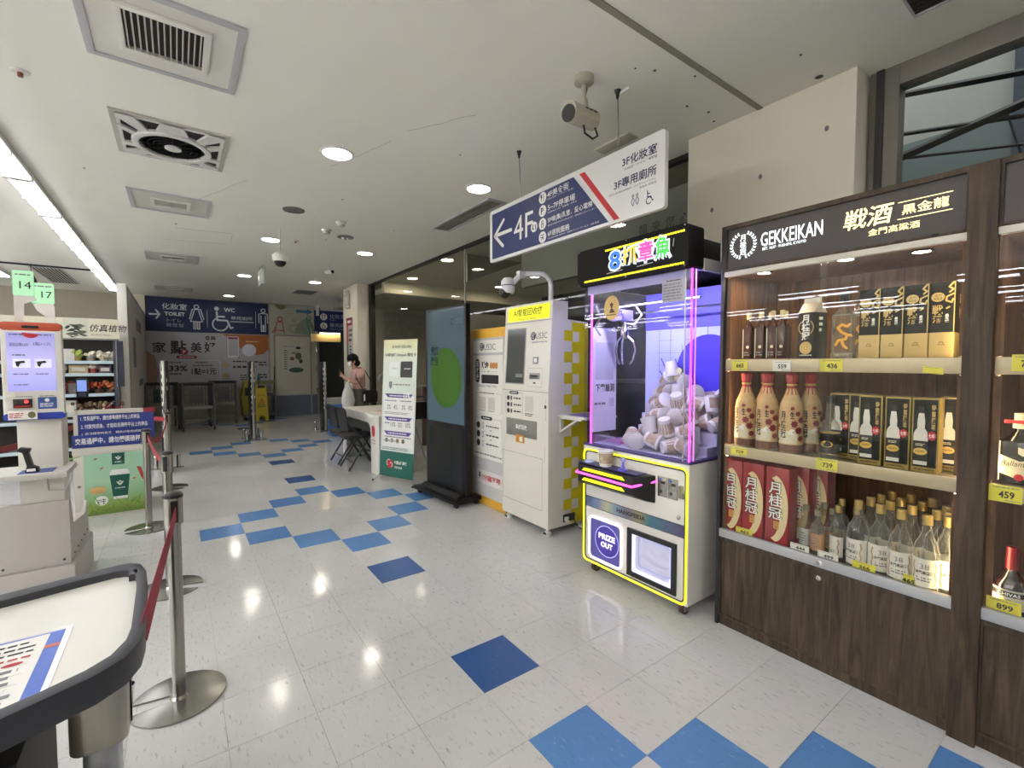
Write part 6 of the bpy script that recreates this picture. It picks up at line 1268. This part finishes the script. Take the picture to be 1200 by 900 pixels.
for x in (-.28, .33):
    for yy in (-.17, .17): MB().cyl((x - .015, yy, .05), (x + .015, yy, .05), .05, n=12).build('wheel', BLACK, t)
MB().tube([(.36, .0, .2), (.40, .02, 1.35)], .013, 6).build('mop_handle', BLACK, t); MB().box(-.30, -.12, -.206, -.2, .62, .82).build('black_pocket', KPRINT, t); MB().lathe((.02, -.1, .98), [(.035, 0), (.035, .12), (.015, .15), (.012, .2), (0, .2)], 10).build('spray_bottle', mat('spray_teal', '#2f6a72', .4), t)
t = thing('wet_floor_sign', 'yellow folding wet floor caution sign in front of the cleaning cart', 'sign', (.62, 11.12, 0))
WY = mat('caution_yellow', '#b8a514', .5, noise=(4, .06)); lean = lambda v: (v[0], v[1] + (.9 - v[2]) * -.12 if v[1] < .05 else v[1] + (.9 - v[2]) * .25, v[2])
pf = [(-.14, .02), (-.07, .02), (-.05, .14), (.05, .14), (.07, .02), (.14, .02), (.11, .88), (-.11, .88)]
MB().prism(pf, 0, .015).build('front_leaf', WY, t, warp=lean); MB().prism(pf, .06, .075).build('rear_leaf', WY, t, warp=lean); MB().prism(rrect(-.08, .08, .78, .88, .03), -.01, .09).build('top_hinge', KPRINT, t)
strokes([[(-.055, .45), (.055, .45), (0, .56), (-.055, .45)], [(0, .52), (0, .48)]], .013, -.0005, RPRINT, t, 'warning_triangle', warp=lean); text('小心地滑', (-.08, .08, .62, .66), -.0005, KPRINT, t, warp=lean); prints([(-.08, .08, .34, .42, 2)], -.0005, KPRINT, t, warp=lean)
# ---------------------------------------------------------------- queue posts and belts
RED = mat('belt_red', '#8e1c2c', .65, noise=(30, .12)); 
def post(x, y, rz, lab, h=.88):
    t = thing('queue_post', lab, 'queue post', (x, y, 0), rz, 'steel queue posts')
    n = 28; pl_ = []
    for k in range(n + 1):
        a = PI + .05 + (2 * PI - .42) * k / n; pl_.append((.17 * math.cos(a), .17 * math.sin(a)))
    pl_ += [(-.03, .03), (-.03, -.012)]
    MB().prism(pl_, 0, .008, 'z').build('base_plate', STEEL, t, bevel=.002)
    MB().lathe((0, 0, 0), [(.034, .008), (.026, .02)], 18).build('collar', STEEL, t)
    MB().cyl((0, 0, .008), (0, 0, h - .1), .0245, n=20).build('pole', STEEL, t, smooth=True)
    hd = MB().cyl((0, 0, h - .13), (0, 0, h - .02), .033, n=20).build('belt_head', STEEL, t, smooth=True); MB().lathe((0, 0, h - .02), [(.035, 0), (.035, .012), (.026, .02), (0, .021)], 20).build('cap', BLACK, t, smooth=True)
    MB().box(-.012, .012, -.0345, -.03, h - .12, h - .03).box(-.012, .012, .03, .0345, h - .12, h - .03).build('belt_slot', BLACK, hd)
    return t
post(-1.06, .735, .1, 'steel queue post nearest the camera with a black cap and cut base plate')
post(-1.10, 1.94, 2.9, 'second steel queue post from the camera, beside the blue tiles', .87)
post(-1.26, 3.37, .3, 'third steel queue post from the camera in front of the green cup poster', .86)
post(-1.13, 4.87, 2.8, 'fourth steel queue post from the camera, behind the blue notices', .87)
post(-1.72, 6.3, 0, 'farthest queue post by the plant shelf', .92)
def belt(a, b, lab, sag=.02, ha=.024, hb=.024, roll=0.):
    A, B = Vector(a), Vector(b); d = (B - A).normalized(); n_ = Vector((-d.y, d.x, 0)).normalized() * .001; bm_ = MB(); N_ = 10
    for k in range(N_ + 1):
        f = k / N_; p = A.lerp(B, f); p.z -= sag * 4 * f * (1 - f); h = ha + (hb - ha) * f; U_ = Vector((-d.y, d.x, 0)).normalized() * math.sin(-roll * f) + Vector((0, 0, 1)) * math.cos(roll * f)
        bm_.v += [tuple(p + n_ - U_ * h), tuple(p + n_ + U_ * h), tuple(p - n_ + U_ * h), tuple(p - n_ - U_ * h)]
    for k in range(N_):
        for i in range(4): bm_.f.append((k * 4 + i, k * 4 + (i + 1) % 4, k * 4 + 4 + (i + 1) % 4, k * 4 + 4 + i))
    bm_.f += [(0, 1, 2, 3), (N_ * 4 + 3, N_ * 4 + 2, N_ * 4 + 1, N_ * 4)]
    tag(bm_.build('barrier_belt', RED), lab, 'belt', 'red barrier belts')
belt((-1.052, .70, .80), (-1.1185, -.14, .728), 'red belt from the nearest queue post down to the paper table', .0, roll=.25)
belt((-1.25, 3.335, .79), (-1.115, 1.975, .79), 'red belt between the third and second queue posts', .03)
belt((-1.165, 4.87, .79), (-1.70, 6.27, .84), 'red belt from the fourth queue post back to the farthest one', .04)
belt((-1.735, 6.27, .86), (-2.05, 2.9, .82), 'red belt rising across the plant shelf on the left', .06)
belt((-1.14, 4.84, .79), (-1.24, 3.40, .79), 'red belt between the fourth and third queue posts', .12)

# ---------------------------------------------------------------- self checkout at the left
CKW = mat('checkout_white', '#d3d0c6', .4, noise=(4, .04)); CKG = mat('checkout_grey', '#b4b0aa', .5, noise=(3, .04)); ORG = mat('checkout_orange', '#b04a2c', .45); BLU = mat('checkout_blue', '#1f3aa0', .4); SCR = gradient_mat('checkout_screen', [(0, '#8f8fd0'), (.5, '#a9a6d6'), (1, '#8d8bc0')], 2, 1.26, 1.59, emit=.3, rough=.15)
t = thing('self_checkout', 'white self checkout with orange-topped lilac screen and register sign 14', 'self checkout', (-1.55, 2.10, 0))
MB().box(-.75, -.03, -.0, .66, .0, .20).box(-.75, .0, -.02, .68, .0, .225).build('plinth', CKG, t, bevel=.02)
MB().box(-.75, -.02, .0, .06, .228, .61).build('bagging_body', CKG, t, bevel=.004); MB().prism([(.0601, .228), (.66, .228), (.66, .45), (.56, .385), (.12, .44), (.0601, .60)], -.04, -.02, 'x').build('bagging_side', CKG, t, bevel=.004); MB().box(-.75, -.041, .061, .64, .228, .37).build('bagging_tray', CKG, t)
for x in (-.30, -.05): MB().lathe((x, -.001, .26), [(.007, 0), (0, .002)], 8).build('screw', KPRINT, t, warp=lambda v: (v[0], -.001 - (v[2] - .26), .258 + (v[1] + .001)))
for yy in (.1, .22, .34, .46, .58): MB().ball((-.02, yy, .26), .006, 6, 4).build('screw', KPRINT, t)
MB().box(-.225, -.04, .02, .20, .30, 1.12).build('pillar', CKW, t, bevel=.006)
MB().box(-.70, .0, -.16, .16, .775, .81).build('shelf', mat('shelf_white', '#c9c7c0', .35, .2), t, bevel=.006); MB().box(-.20, -.06, -.14, -.02, .81, .813).build('shelf_notice', mat('notice_blue', '#3d4f94', .5), t)
MB().tube([(-.08, -.16, .775), (-.07, -.2, .72), (.0, -.2, .71), (.02, -.16, .775)], .004, 6).build('wire_hook', GREYM, t)
un = MB().prism(rrect(-.265, -.02, 1.10, 1.645, .02, 3), -.02, .03).build('screen_unit', CKW, t, bevel=.005)
MB().prism(rrect(-.266, -.019, 1.598, 1.646, .018, 3), -.022, .031).build('orange_top', ORG, t, bevel=.004); MB().prism(rrect(-.266, -.019, 1.095, 1.135, .015, 3), -.022, .031).build('blue_bottom', BLU, t, bevel=.004)
sc = flat('screen', R4(-.243, -.048, 1.258, 1.588), -.0205, SCR, t); y = -.0216
MB().prism(rrect(-.18, -.11, 1.612, 1.627, .007, 3), -.024, -.021).build('web_camera', BLACK, t); flat('red_arc', disc(-.145, 1.587, .035, .03, 14, PI, 2 * PI), y, RPRINT, sc)
text('最高回饋0.33%', (-.23, -.155, 1.51, 1.53), y, mat('screen_print', '#54507f', .4), sc); text('1點=1元', (-.135, -.065, 1.515, 1.535), y, mat('screen_print', '#54507f', .4), sc); prints([(-.23, -.06, 1.57, 1.582, 1), (-.22, -.17, 1.455, 1.468, 1), (-.22, -.16, 1.35, 1.36, 1), (-.13, -.08, 1.35, 1.36, 1), (-.22, -.16, 1.29, 1.30, 1)], y, mat('screen_print', '#54507f', .4), sc)
for x in (-.22, -.135): flat('screen_picture', R4(x, x + .07, 1.39, 1.44), y, mat('screen_pic', '#d2d2ea', .4, emit=.2), sc); flat('scanner_picture', [(x + .01, 1.425), (x + .045, 1.43), (x + .05, 1.418), (x + .03, 1.415), (x + .022, 1.395), (x + .014, 1.40)], y - .0012, KPRINT, sc)
rd = MB().box(-.225, -.15, -.03, -.02, 1.165, 1.215).build('scanner_window', BLACK, t, bevel=.002); flat('red_light', disc(-.172, 1.20, .008), -.0302, mat('red_glow', '#ff2020', .3, emit=4), rd); flat('red_light', R4(-.22, -.155, 1.17, 1.178), -.0302, mat('dim_red', '#7a1010', .3, emit=.4), rd)
flat('blue_notice', rrect(-.128, -.05, 1.155, 1.222, .004), -.0205, mat('notice_blue2', '#2c4a8a', .5), t); flat('notice_mark', disc(-.09, 1.205, .01), -.0217, WPRINT, t); prints([(-.12, -.06, 1.165, 1.19, 3)], -.0217, WPRINT, t)
cd = flat('receipt_card', R4(-.245, -.13, 1.10, 1.15), -.032, PAPER, t, th=.002); prints([(-.24, -.18, 1.108, 1.14, 3)], -.0342, RPRINT, cd); flat('card_picture', disc(-.152, 1.125, .016, .019, 10), -.0342, mat('card_pic', '#6d6a4a', .5), cd); prints([(-.215, -.15, 1.225, 1.231, 1), (-.12, -.06, 1.226, 1.232, 1)], -.0205, KPRINT, t)
g = MB().prism([(-.175, .813), (-.115, .813), (-.12, .84), (-.14, .85), (-.155, .92), (-.145, .945), (-.19, .955), (-.205, .935), (-.18, .925), (-.165, .85)], -.13, -.09).build('scanner_gun', BLACK, t, bevel=.006); MB().prism(R4(-.165, -.13, .82, .835), -.132, -.1305).build('gun_label', WPRINT, g)
GS = mat('sign_mint', '#a5dcb0', .4, emit=.15, noise=(3, .03))
MB().prism([(-.21, 1.64), (-.21, 1.80), (-.13, 1.80), (-.12, 1.775), (-.17, 1.75), (-.175, 1.64)], .005, .015).build('sign_stem', CKW, t); s14 = MB().prism(rrect(-.212, -.128, 1.795, 1.935, .008), .004, .016).build('register_sign', GS, t); text('14', (-.185, -.138, 1.835, 1.875), .0035, KPRINT, s14); prints([(-.2, -.14, 1.905, 1.92, 1)], .0035, GPRINT, s14)
t = thing('card_terminal', 'dark card terminal with lit blue screen on the right of the checkout', 'card terminal', (-1.49, 2.3, 1.2)); MB().prism(rrect(-.055, .0, .0, .12, .008), -.012, .012).build('case', BLKM, t, bevel=.003); flat('screen', R4(-.05, -.005, .04, .11), -.0125, mat('terminal_blue', '#6f86c4', .3, emit=.5), t); flat('keypad', R4(-.045, -.01, .006, .034), -.0125, mat('keypad', '#30364a', .4), t); MB().box(-.09, -.05, .0, .01, .03, .09).build('mount_arm', GREYM, t)
t = thing('register_sign_seventeen', 'mint register sign 17 on a curved white stem behind sign 14', 'sign', (-1.82, 3.5, 0)); MB().prism([(-.035, 1.5), (-.035, 1.78), (-.09, 1.83), (-.11, 1.88), (-.0, 1.9), (.012, 1.86), (.012, 1.5)], 0, .012).build('sign_stem', CKW, t); s17 = MB().prism(rrect(-.12, .012, 1.885, 2.045, .01), -.001, .013).build('sign_face', GS, t); text('17', (-.06, .0, 1.93, 1.98), -.0015, KPRINT, s17); prints([(-.1, .0, 2.01, 2.03, 1)], -.0015, GPRINT, s17); MB().box(-.04, .02, .02, .1, 0, 1.5).build('sign_pillar', CKW, t)
# the checkout counter with the cup poster
t = thing('poster_checkout', 'checkout counter with a green coffee cup poster on its front', 'self checkout', (-1.81, 4.0, 0))
MB().box(0, .5, .003, .55, 0, .635).build('counter_body', CKW, t, bevel=.006); MB().box(-.005, .505, -.002, .03, .585, .65).build('counter_edge', CKW, t, bevel=.008)
PG = gradient_mat('poster_green', [(0, '#5a7a33'), (.18, '#86a04a'), (.35, '#8fb98a'), (.6, '#a6cfae'), (1, '#9fcdb0')], 2, .02, .58); ps = MB().box(.07, .495, -.001, .003, .02, .58).build('cup_poster', PG, t); y = -.0015; DG = mat('cup_green', '#14594c', .5)
flat('logo_square', R4(.265, .355, .475, .582), y, DG, ps); strokes([[(.295, .535), (.31, .52), (.325, .535), (.31, .55), (.295, .535)], [(.29, .545), (.31, .53), (.33, .545)]], .006, y - .0012, WPRINT, ps, 'leaf_mark'); prints([(.285, .335, .49, .505, 1)], y - .0012, WPRINT, ps)
flat('cup_print', [(.245, .375), (.39, .375), (.37, .175), (.265, .175)], y, DG, ps); flat('cup_lid_print', [(.245, .378), (.39, .378), (.383, .405), (.372, .425), (.26, .425), (.25, .405)], y, WPRINT, ps); flat('cup_foot_print', R4(.268, .368, .15, .174), y, WPRINT, ps); strokes([[(.30, .30), (.317, .28), (.335, .30), (.317, .32), (.30, .30)], [(.295, .31), (.317, .29), (.34, .31)]], .008, y - .0012, WPRINT, ps, 'leaf_mark'); prints([(.28, .355, .245, .26, 1)], y - .0012, WPRINT, ps)
flat('croissant_print', disc(.16, .25, .06, .035, 14), y, mat('bread', '#c9a56a', .6, noise=(20, .3)), ps); flat('price_disc', disc(.185, .15, .045), y - .0006, WPRINT, ps); prints([(.155, .215, .135, .165, 2)], y - .0018, GPRINT, ps); flat('parrot_print', [(.44, .44), (.475, .43), (.49, .36), (.49, .30), (.47, .34)], y, mat('parrot_red', '#a23a34', .5), ps)
random.seed(5)
for k in range(26):
    x = random.uniform(.08, .47); z = random.uniform(.03, .12); a = random.uniform(.6, 2.5); l_ = random.uniform(.05, .11)
    flat('grass_print', [(x, z), (x + l_ * math.cos(a) + .004, z + l_ * math.sin(a)), (x + .012, z)], y - .0002 * (k % 5), mat('grass%d' % (k % 3), ('#6f8f2f', '#8fae4a', '#4f7a34')[k % 3], .6), ps)
for x, z, a in ((.15, .54, .4), (.19, .45, .8), (.42, .33, .3), (.34, .52, 2)): flat('leaf_print', [(x - .02 * math.cos(a), z - .02 * math.sin(a)), (x + .008 * math.sin(a), z - .008 * math.cos(a)), (x + .02 * math.cos(a), z + .02 * math.sin(a)), (x - .008 * math.sin(a), z + .008 * math.cos(a))], y, mat('petal', '#b5605a' if a < 1 else '#6a8a4a', .6), ps)
MB().lathe((.035, .0, .30), [(.014, 0), (0, .004)], 10).build('side_knob', GREYM, t, warp=lambda v: (v[0], -(v[2] - .30), .30 + v[1]))
NB = mat('notice_navy', '#263680', .45)
s1 = MB().box(.0, .49, .0, .02, .652, .765).build('front_notice', NB, t); text('交易過程中，請勿觸摸磅秤', (.02, .475, .68, .74), -.0003, WPRINT, s1, bold=.02)
s2 = MB().box(.03, .58, .10, .12, .652, .945).build('rear_notice', NB, t); MB().box(.02, .50, .095, .125, .945, .985).box(.0, .03, .095, .125, .652, .985).build('notice_frame', mat('notice_frame', '#c3c0b4', .45), t); MB().box(.50, .59, .094, .1, .945, .985).build('frame_tape', RED, t)
for k, s in enumerate(('1. 交易過程中，請勿移動磅秤平台上的商品', '2. 付款完成後，才能取走磅秤平台上的商品', '3. 若發現漏刷商品，請先付款完成再離開')): text(s, (.05, .47 + .06 * (k > 0), .885 - k * .075, .93 - k * .075), .0997, WPRINT, s2, bold=.015)

# ---------------------------------------------------------------- artificial plant shelf
SX, SY = -1.70, 6.75
t = thing('plant_shelf', 'tall store shelf with leaf header and lettering for artificial plants', 'shelf', (SX, SY, 0))
MB().box(-1.9, 0, .3, .34, 0, 2.0).build('back_board', mat('shelf_back', '#25231f', .7), t)
MB().box(-1.9, .03, .0, .03, 1.755, 2.02).build('header_board', mat('header_cream', '#d2cfb8', .5), t); MB().box(-1.9, .03, -.01, .03, 1.735, 1.755).build('header_ledge', GREYM, t)
lf = MB().box(-.53, -.285, -.003, 0, 1.76, 2.015).build('leaf_picture', mat('leaf_pic', '#c6c7b6', .5), t); random.seed(9)
for k in range(16):
    x, z, a, l_ = random.uniform(-.52, -.36), random.uniform(1.79, 1.97), random.uniform(-.7, .8), random.uniform(.07, .14)
    dx, dz = l_ * math.cos(a), l_ * math.sin(a); flat('leaf_print', [(x, z), (min(-.288, x + dx * .5 + dz * .16), max(1.762, z + dz * .5 - dx * .16)), (min(-.288, x + dx), min(2.013, max(1.762, z + dz))), (min(-.288, x + dx * .5 - dz * .16), min(2.013, z + dz * .5 + dx * .16))], -.0034 - .0001 * k, mat('leafprint%d' % (k % 2), ('#2c352c', '#4c5648')[k % 2], .6), lf)
text('仿真植物', (-.27, .115, 1.845, 1.945), -.0005, KPRINT, t, slant=.2, bold=.01); text('Artificial Plants', (-.26, -.06, 1.79, 1.82), -.0005, GPRINT, t)
MB().box(-.04, 0, .0, .3, .0, 1.735).build('side_panel', mat('shelf_side', '#3c4250', .5), t)
for z in (1.44, 1.275, 1.0, .66, .3):
    s = MB().box(-1.9, -.04, -.02 if z > .5 else -.15, .3, z - .02, z).build('shelf_board', GREYM, t); MB().box(-1.9, -.04, -.026 if z > .5 else -.156, -.02 if z > .5 else -.15, z - .03, z + .012).build('price_rail', mat('rail_pale_blue', '#a9bcc4', .4), s)
tag(MB().box(-.03, .03, -.04, .04, 0, .62).build('banner_strip', mat('navy_banner', '#1d2438', .5)), 'narrow dark navy strip leaning on the end of the plant shelf', 'banner').location = (-1.655, 6.62, 1.1)
MB().box(-.045, -.035, -.04, .04, 0, .62).build('strip_edge', GREYM, bpy.data.objects['banner_strip'])
def pot(x, z, r, h, pc, fc, lab, fr=1.0, nm='flower_pot'):
    t = thing(nm, lab, 'plant', (SX + x, SY + .1, z)); MB().lathe((0, 0, 0), [(r * .75, 0), (r, h)], 12).build('pot', mat('pot' + pc, pc, .6), t); b = MB(); rnd = random.Random(x * 100 + z)
    for k in range(22): b.ball((rnd.uniform(-1, 1) * r * fr, rnd.uniform(-1, 1) * r, h + rnd.uniform(.0, .07) * fr), rnd.uniform(.016, .03), 6, 4)
    stuff(b.build('blossoms', mat('bloom' + fc, fc, .7, noise=(40, .35)), t)); return t
pot(-.42, 1.44, .05, .07, '#b9a25c', '#9fae52', 'yellow pot with pale green leaves on the top shelf of plants'); pot(-.28, 1.44, .05, .06, '#8f8a80', '#d9d3bf', 'grey pot with white flowers, top plant shelf, left'); pot(-.15, 1.44, .05, .06, '#b1a893', '#cfc9b4', 'beige pot with white flowers, top plant shelf, middle'); pot(-.065, 1.44, .04, .06, '#8d8678', '#d6d1c4', 'small pot with white flowers at the right end of the top plant shelf')
def bx(x, z, w, h, c, lab, nm='product_box', d=.12):
    t = thing(nm, lab, 'box', (SX + x, SY + .05, z)); MB().box(0, w, 0, d, 0, h).build('carton', mat('goods' + c, c, .5, noise=(9, .15)), t, bevel=.003); MB().box(w * .15, w * .85, -.002, 0, h * .3, h * .75).build('carton_label', mat('goods_label', '#c9c5ba', .5, noise=(30, .2)), t); return t
b_ = bx(-.68, 1.44, .24, .17, '#c5c3c4', 'white box printed with a tablet picture, top plant shelf', 'tablet_box'); flat('tablet_print', rrect(.03, .10, .02, .14, .01), -.003, mat('tablet_ink', '#2c3038', .4), b_); flat('tablet_screen', R4(.038, .092, .032, .128), -.0045, mat('tablet_scr', '#b9bdc0', .4), b_)
bx(-.74, 1.275, .18, .13, '#8fa5b0', 'blue-grey teapot box, second plant shelf'); bx(-.50, 1.275, .19, .12, '#b5a07a', 'beige gift box, second plant shelf'); bx(-.20, 1.275, .13, .11, '#5c4a5e', 'dark violet box, second plant shelf'); pot(-.26, 1.275, .045, .07, '#a04a42', '#cdc4b8', 'red pot with white flower, second plant shelf'); pot(-.56, 1.275, .03, .05, '#b5a890', '#c9bfae', 'tiny pale pot left of the beige box')
for n, (x, c, lab) in enumerate(((-.40, '#7a2f22', 'dark red bouquet with one bright orange bloom'), (-.20, '#96401f', 'large rust orange bouquet, third plant shelf'), (-.08, '#b0663a', 'light orange bouquet at the right end of the third plant shelf'), (-.56, '#8f3a3a', 'red and white flower bunch, third plant shelf'), (-.68, '#b9a49a', 'pale pink flower bunch at the left of the third plant shelf'))): pot(x, 1.0, .06, .06, '#4c3a2c', c, lab, 1.5, 'bouquet')
for n, (x, c, lab) in enumerate(((-.42, '#6a5546', 'brown dried bouquet, lower plant shelf, left'), (-.25, '#77654a', 'olive dried bouquet, lower plant shelf, middle'), (-.08, '#b98f80', 'pink and white flowers behind the red belt'))): pot(x, .66, .08, .12, '#6d5a40', c, lab, 1.4, 'bouquet')
b_ = bx(-.66, .70, .22, .22, '#b9bcb8', 'white framed box on the lower plant shelf behind the checkout', 'frame_box')
t = thing('leafy_plant', 'bright green leafy plant behind the checkout pillar', 'plant', (-1.80, 3.05, 0)); MB().lathe((0, 0, 0), [(.07, 0), (.09, .6)], 12).build('pot', CKW, t); b = MB(); random.seed(2)
for k in range(60):
    a, e, r = random.uniform(0, 6.28), random.uniform(.2, 1.4), random.uniform(.06, .15); p = Vector((r * math.cos(a) * math.cos(e), r * math.sin(a) * math.cos(e), .62 + r * math.sin(e) * 1.3)); q = Vector((math.cos(a), math.sin(a), .2)) * .06; s = Vector((-math.sin(a), math.cos(a), .1)) * .02
    b.add([p - q, p + s, p + q, p - s], [(0, 1, 2, 3)])
stuff(b.build('leaves', mat('leaf_green', '#4f8a2c', .5, noise=(9, .3)), t))
tag(MB().box(-.6, .6, 0, .4, 0, .9).build('side_counter', mat('counter_brown', '#4a4038', .6, noise=(3, .15))), 'brown counter block behind the near checkout at the left edge', 'counter').location = (-2.9, 3.6, 0)
t = thing('store_board', 'white header board of the store shelves at the far left', 'sign', (-3.7, 7.3, 0)); MB().box(-1.6, .7, 0, .04, 1.75, 2.1).build('board', WHITE, t); MB().box(-1.6, .7, .02, .4, 0, 1.75).build('goods_wall', mat('goods_wall', '#a9a59c', .7, noise=(12, .4)), t)

# ---------------------------------------------------------------- paper table in the near left corner
OUT = [(-2.3, .10), (-1.461, .293), (-1.359, .315), (-1.284, .332), (-1.204, .350), (-1.172, .346), (-1.146, .318), (-1.130, .25), (-1.121, .13), (-1.117, 0), (-1.115, -.16), (-1.120, -.225), (-1.143, -.285), (-1.19, -.328), (-1.264, -.362), (-1.317, -.386), (-2.3, -.80)]
INN = [(-2.3, .05), (-1.455, .240), (-1.356, .263), (-1.282, .280), (-1.21, .293), (-1.182, .285), (-1.163, .262), (-1.152, .21), (-1.147, .11), (-1.145, 0), (-1.143, -.14), (-1.149, -.20), (-1.172, -.256), (-1.21, -.292), (-1.274, -.326), (-1.327, -.348), (-2.3, -.75)]
t = thing('bagging_table', 'white table with a thick dark grey rounded rim in the near left corner', 'table', (-1.117, 0, 0)); sh = lambda P: [(x + 1.117, y) for x, y in P]
MB().ring(sh(OUT), sh(INN), .685, .75, 'z').build('rim', mat('rim_grey', '#303136', .45, noise=(8, .06)), t, bevel=.003)
MB().prism(sh(INN), .70, .728, 'z').build('table_top', mat('table_white', '#d6d4c8', .3, noise=(3, .03)), t)
MB().box(-.055, -.035, .235, .275, .7285, .75).build('rim_clip', mat('rim_dark', '#3a3b3f', .5), t)
MB().prism(rrect(-.135, -.03, -.25, -.06, .03, 4), .53, .70, 'z').build('steel_cladding', mat('steel_dull', '#a09c92', .3, .8, noise=(6, .15), stretch=(8, 8, .6)), t, bevel=.004)
for x in (-.028, -.029): MB().box(x - .004, x + .001, -.175, -.165, .53, .69).build('cladding_groove', KPRINT, t)
MB().ball((-.029, -.13, .6), .006, 6, 4).build('screw', BLACK, t)
MB().prism(rrect(-.115, -.05, -.23, -.12, .02, 3), 0, .53, 'z').build('lower_column', ALU, t, bevel=.004)
MB().box(-1.1, -.20, -.30, .05, .0, .60).build('under_box', mat('under_black', '#0d0d0e', .6), t); MB().box(-1.1, -.205, -.45, -.301, .0, .56).build('cardboard_panel', mat('card_brown', '#7d6b4c', .7), t); MB().box(-.34, -.05, -.30, -.27, .42, .46).build('cable_tray', BLACK, t)
t = thing('table_notice', 'laminated notice with a blue border lying on the table', 'notice', (-1.277, .0, .7295), .0); kx = lambda v: (v[0], v[2], -v[1] * .0 + .0 + (-v[1]))
lay = lambda v: (v[0] - .03 * (v[2] / .33) * 0, v[2], -v[1])
MB().box(-.36, .008, -.345, .006, -.0008, 0).build('laminate', mat('laminate', '#d9dad8', .15, coat=.5), t); FL = lambda nm, p, h, m_: flat(nm, p, 0, m_, t, th=.0004, warp=lambda v: (v[0], v[2], -v[1] + h))
FL('blue_border', R4(-.345, -.004, -.333, -.004), .0001, mat('border_blue', '#3f62b8', .35)); FL('white_page', R4(-.33, -.032, -.35 + .02, -.012), .0006, PAPER); FL('orange_patch', R4(-.032, -.004, -.09, -.075), .0006, mat('patch_orange', '#c96a4a', .4))
lay = lambda v: (v[0], v[2], -v[1])
for s, b_, m_ in (('', (-.30, -.06, -.045, -.028), KPRINT), ('', (-.30, -.05, -.068, -.051), KPRINT), ('', (-.32, -.05, -.091, -.074), KPRINT), ('', (-.32, -.05, -.118, -.1), RPRINT)): dashes(int(-b_[2] * 400), b_, -.0011, m_, t, warp=lay)
for k in range(5): strokes([[(-.31, -.145 - k * .042), (-.05, -.145 - k * .042)]], .001, -.0011, GPRINT, t, 'table_line', warp=lay)
strokes([[(-.125, -.12), (-.125, -.32)]], .001, -.0011, GPRINT, t, 'table_line', warp=lay); prints([(-.31, -.14, -.31, -.15, 8)], -.0011, RPRINT, t, warp=lay, seed=2); prints([(-.115, -.05, -.31, -.15, 6)], -.0011, GPRINT, t, warp=lay, seed=5); FL('red_stamp', disc(-.075, -.133, .018, .008, 14), .001, RPRINT)
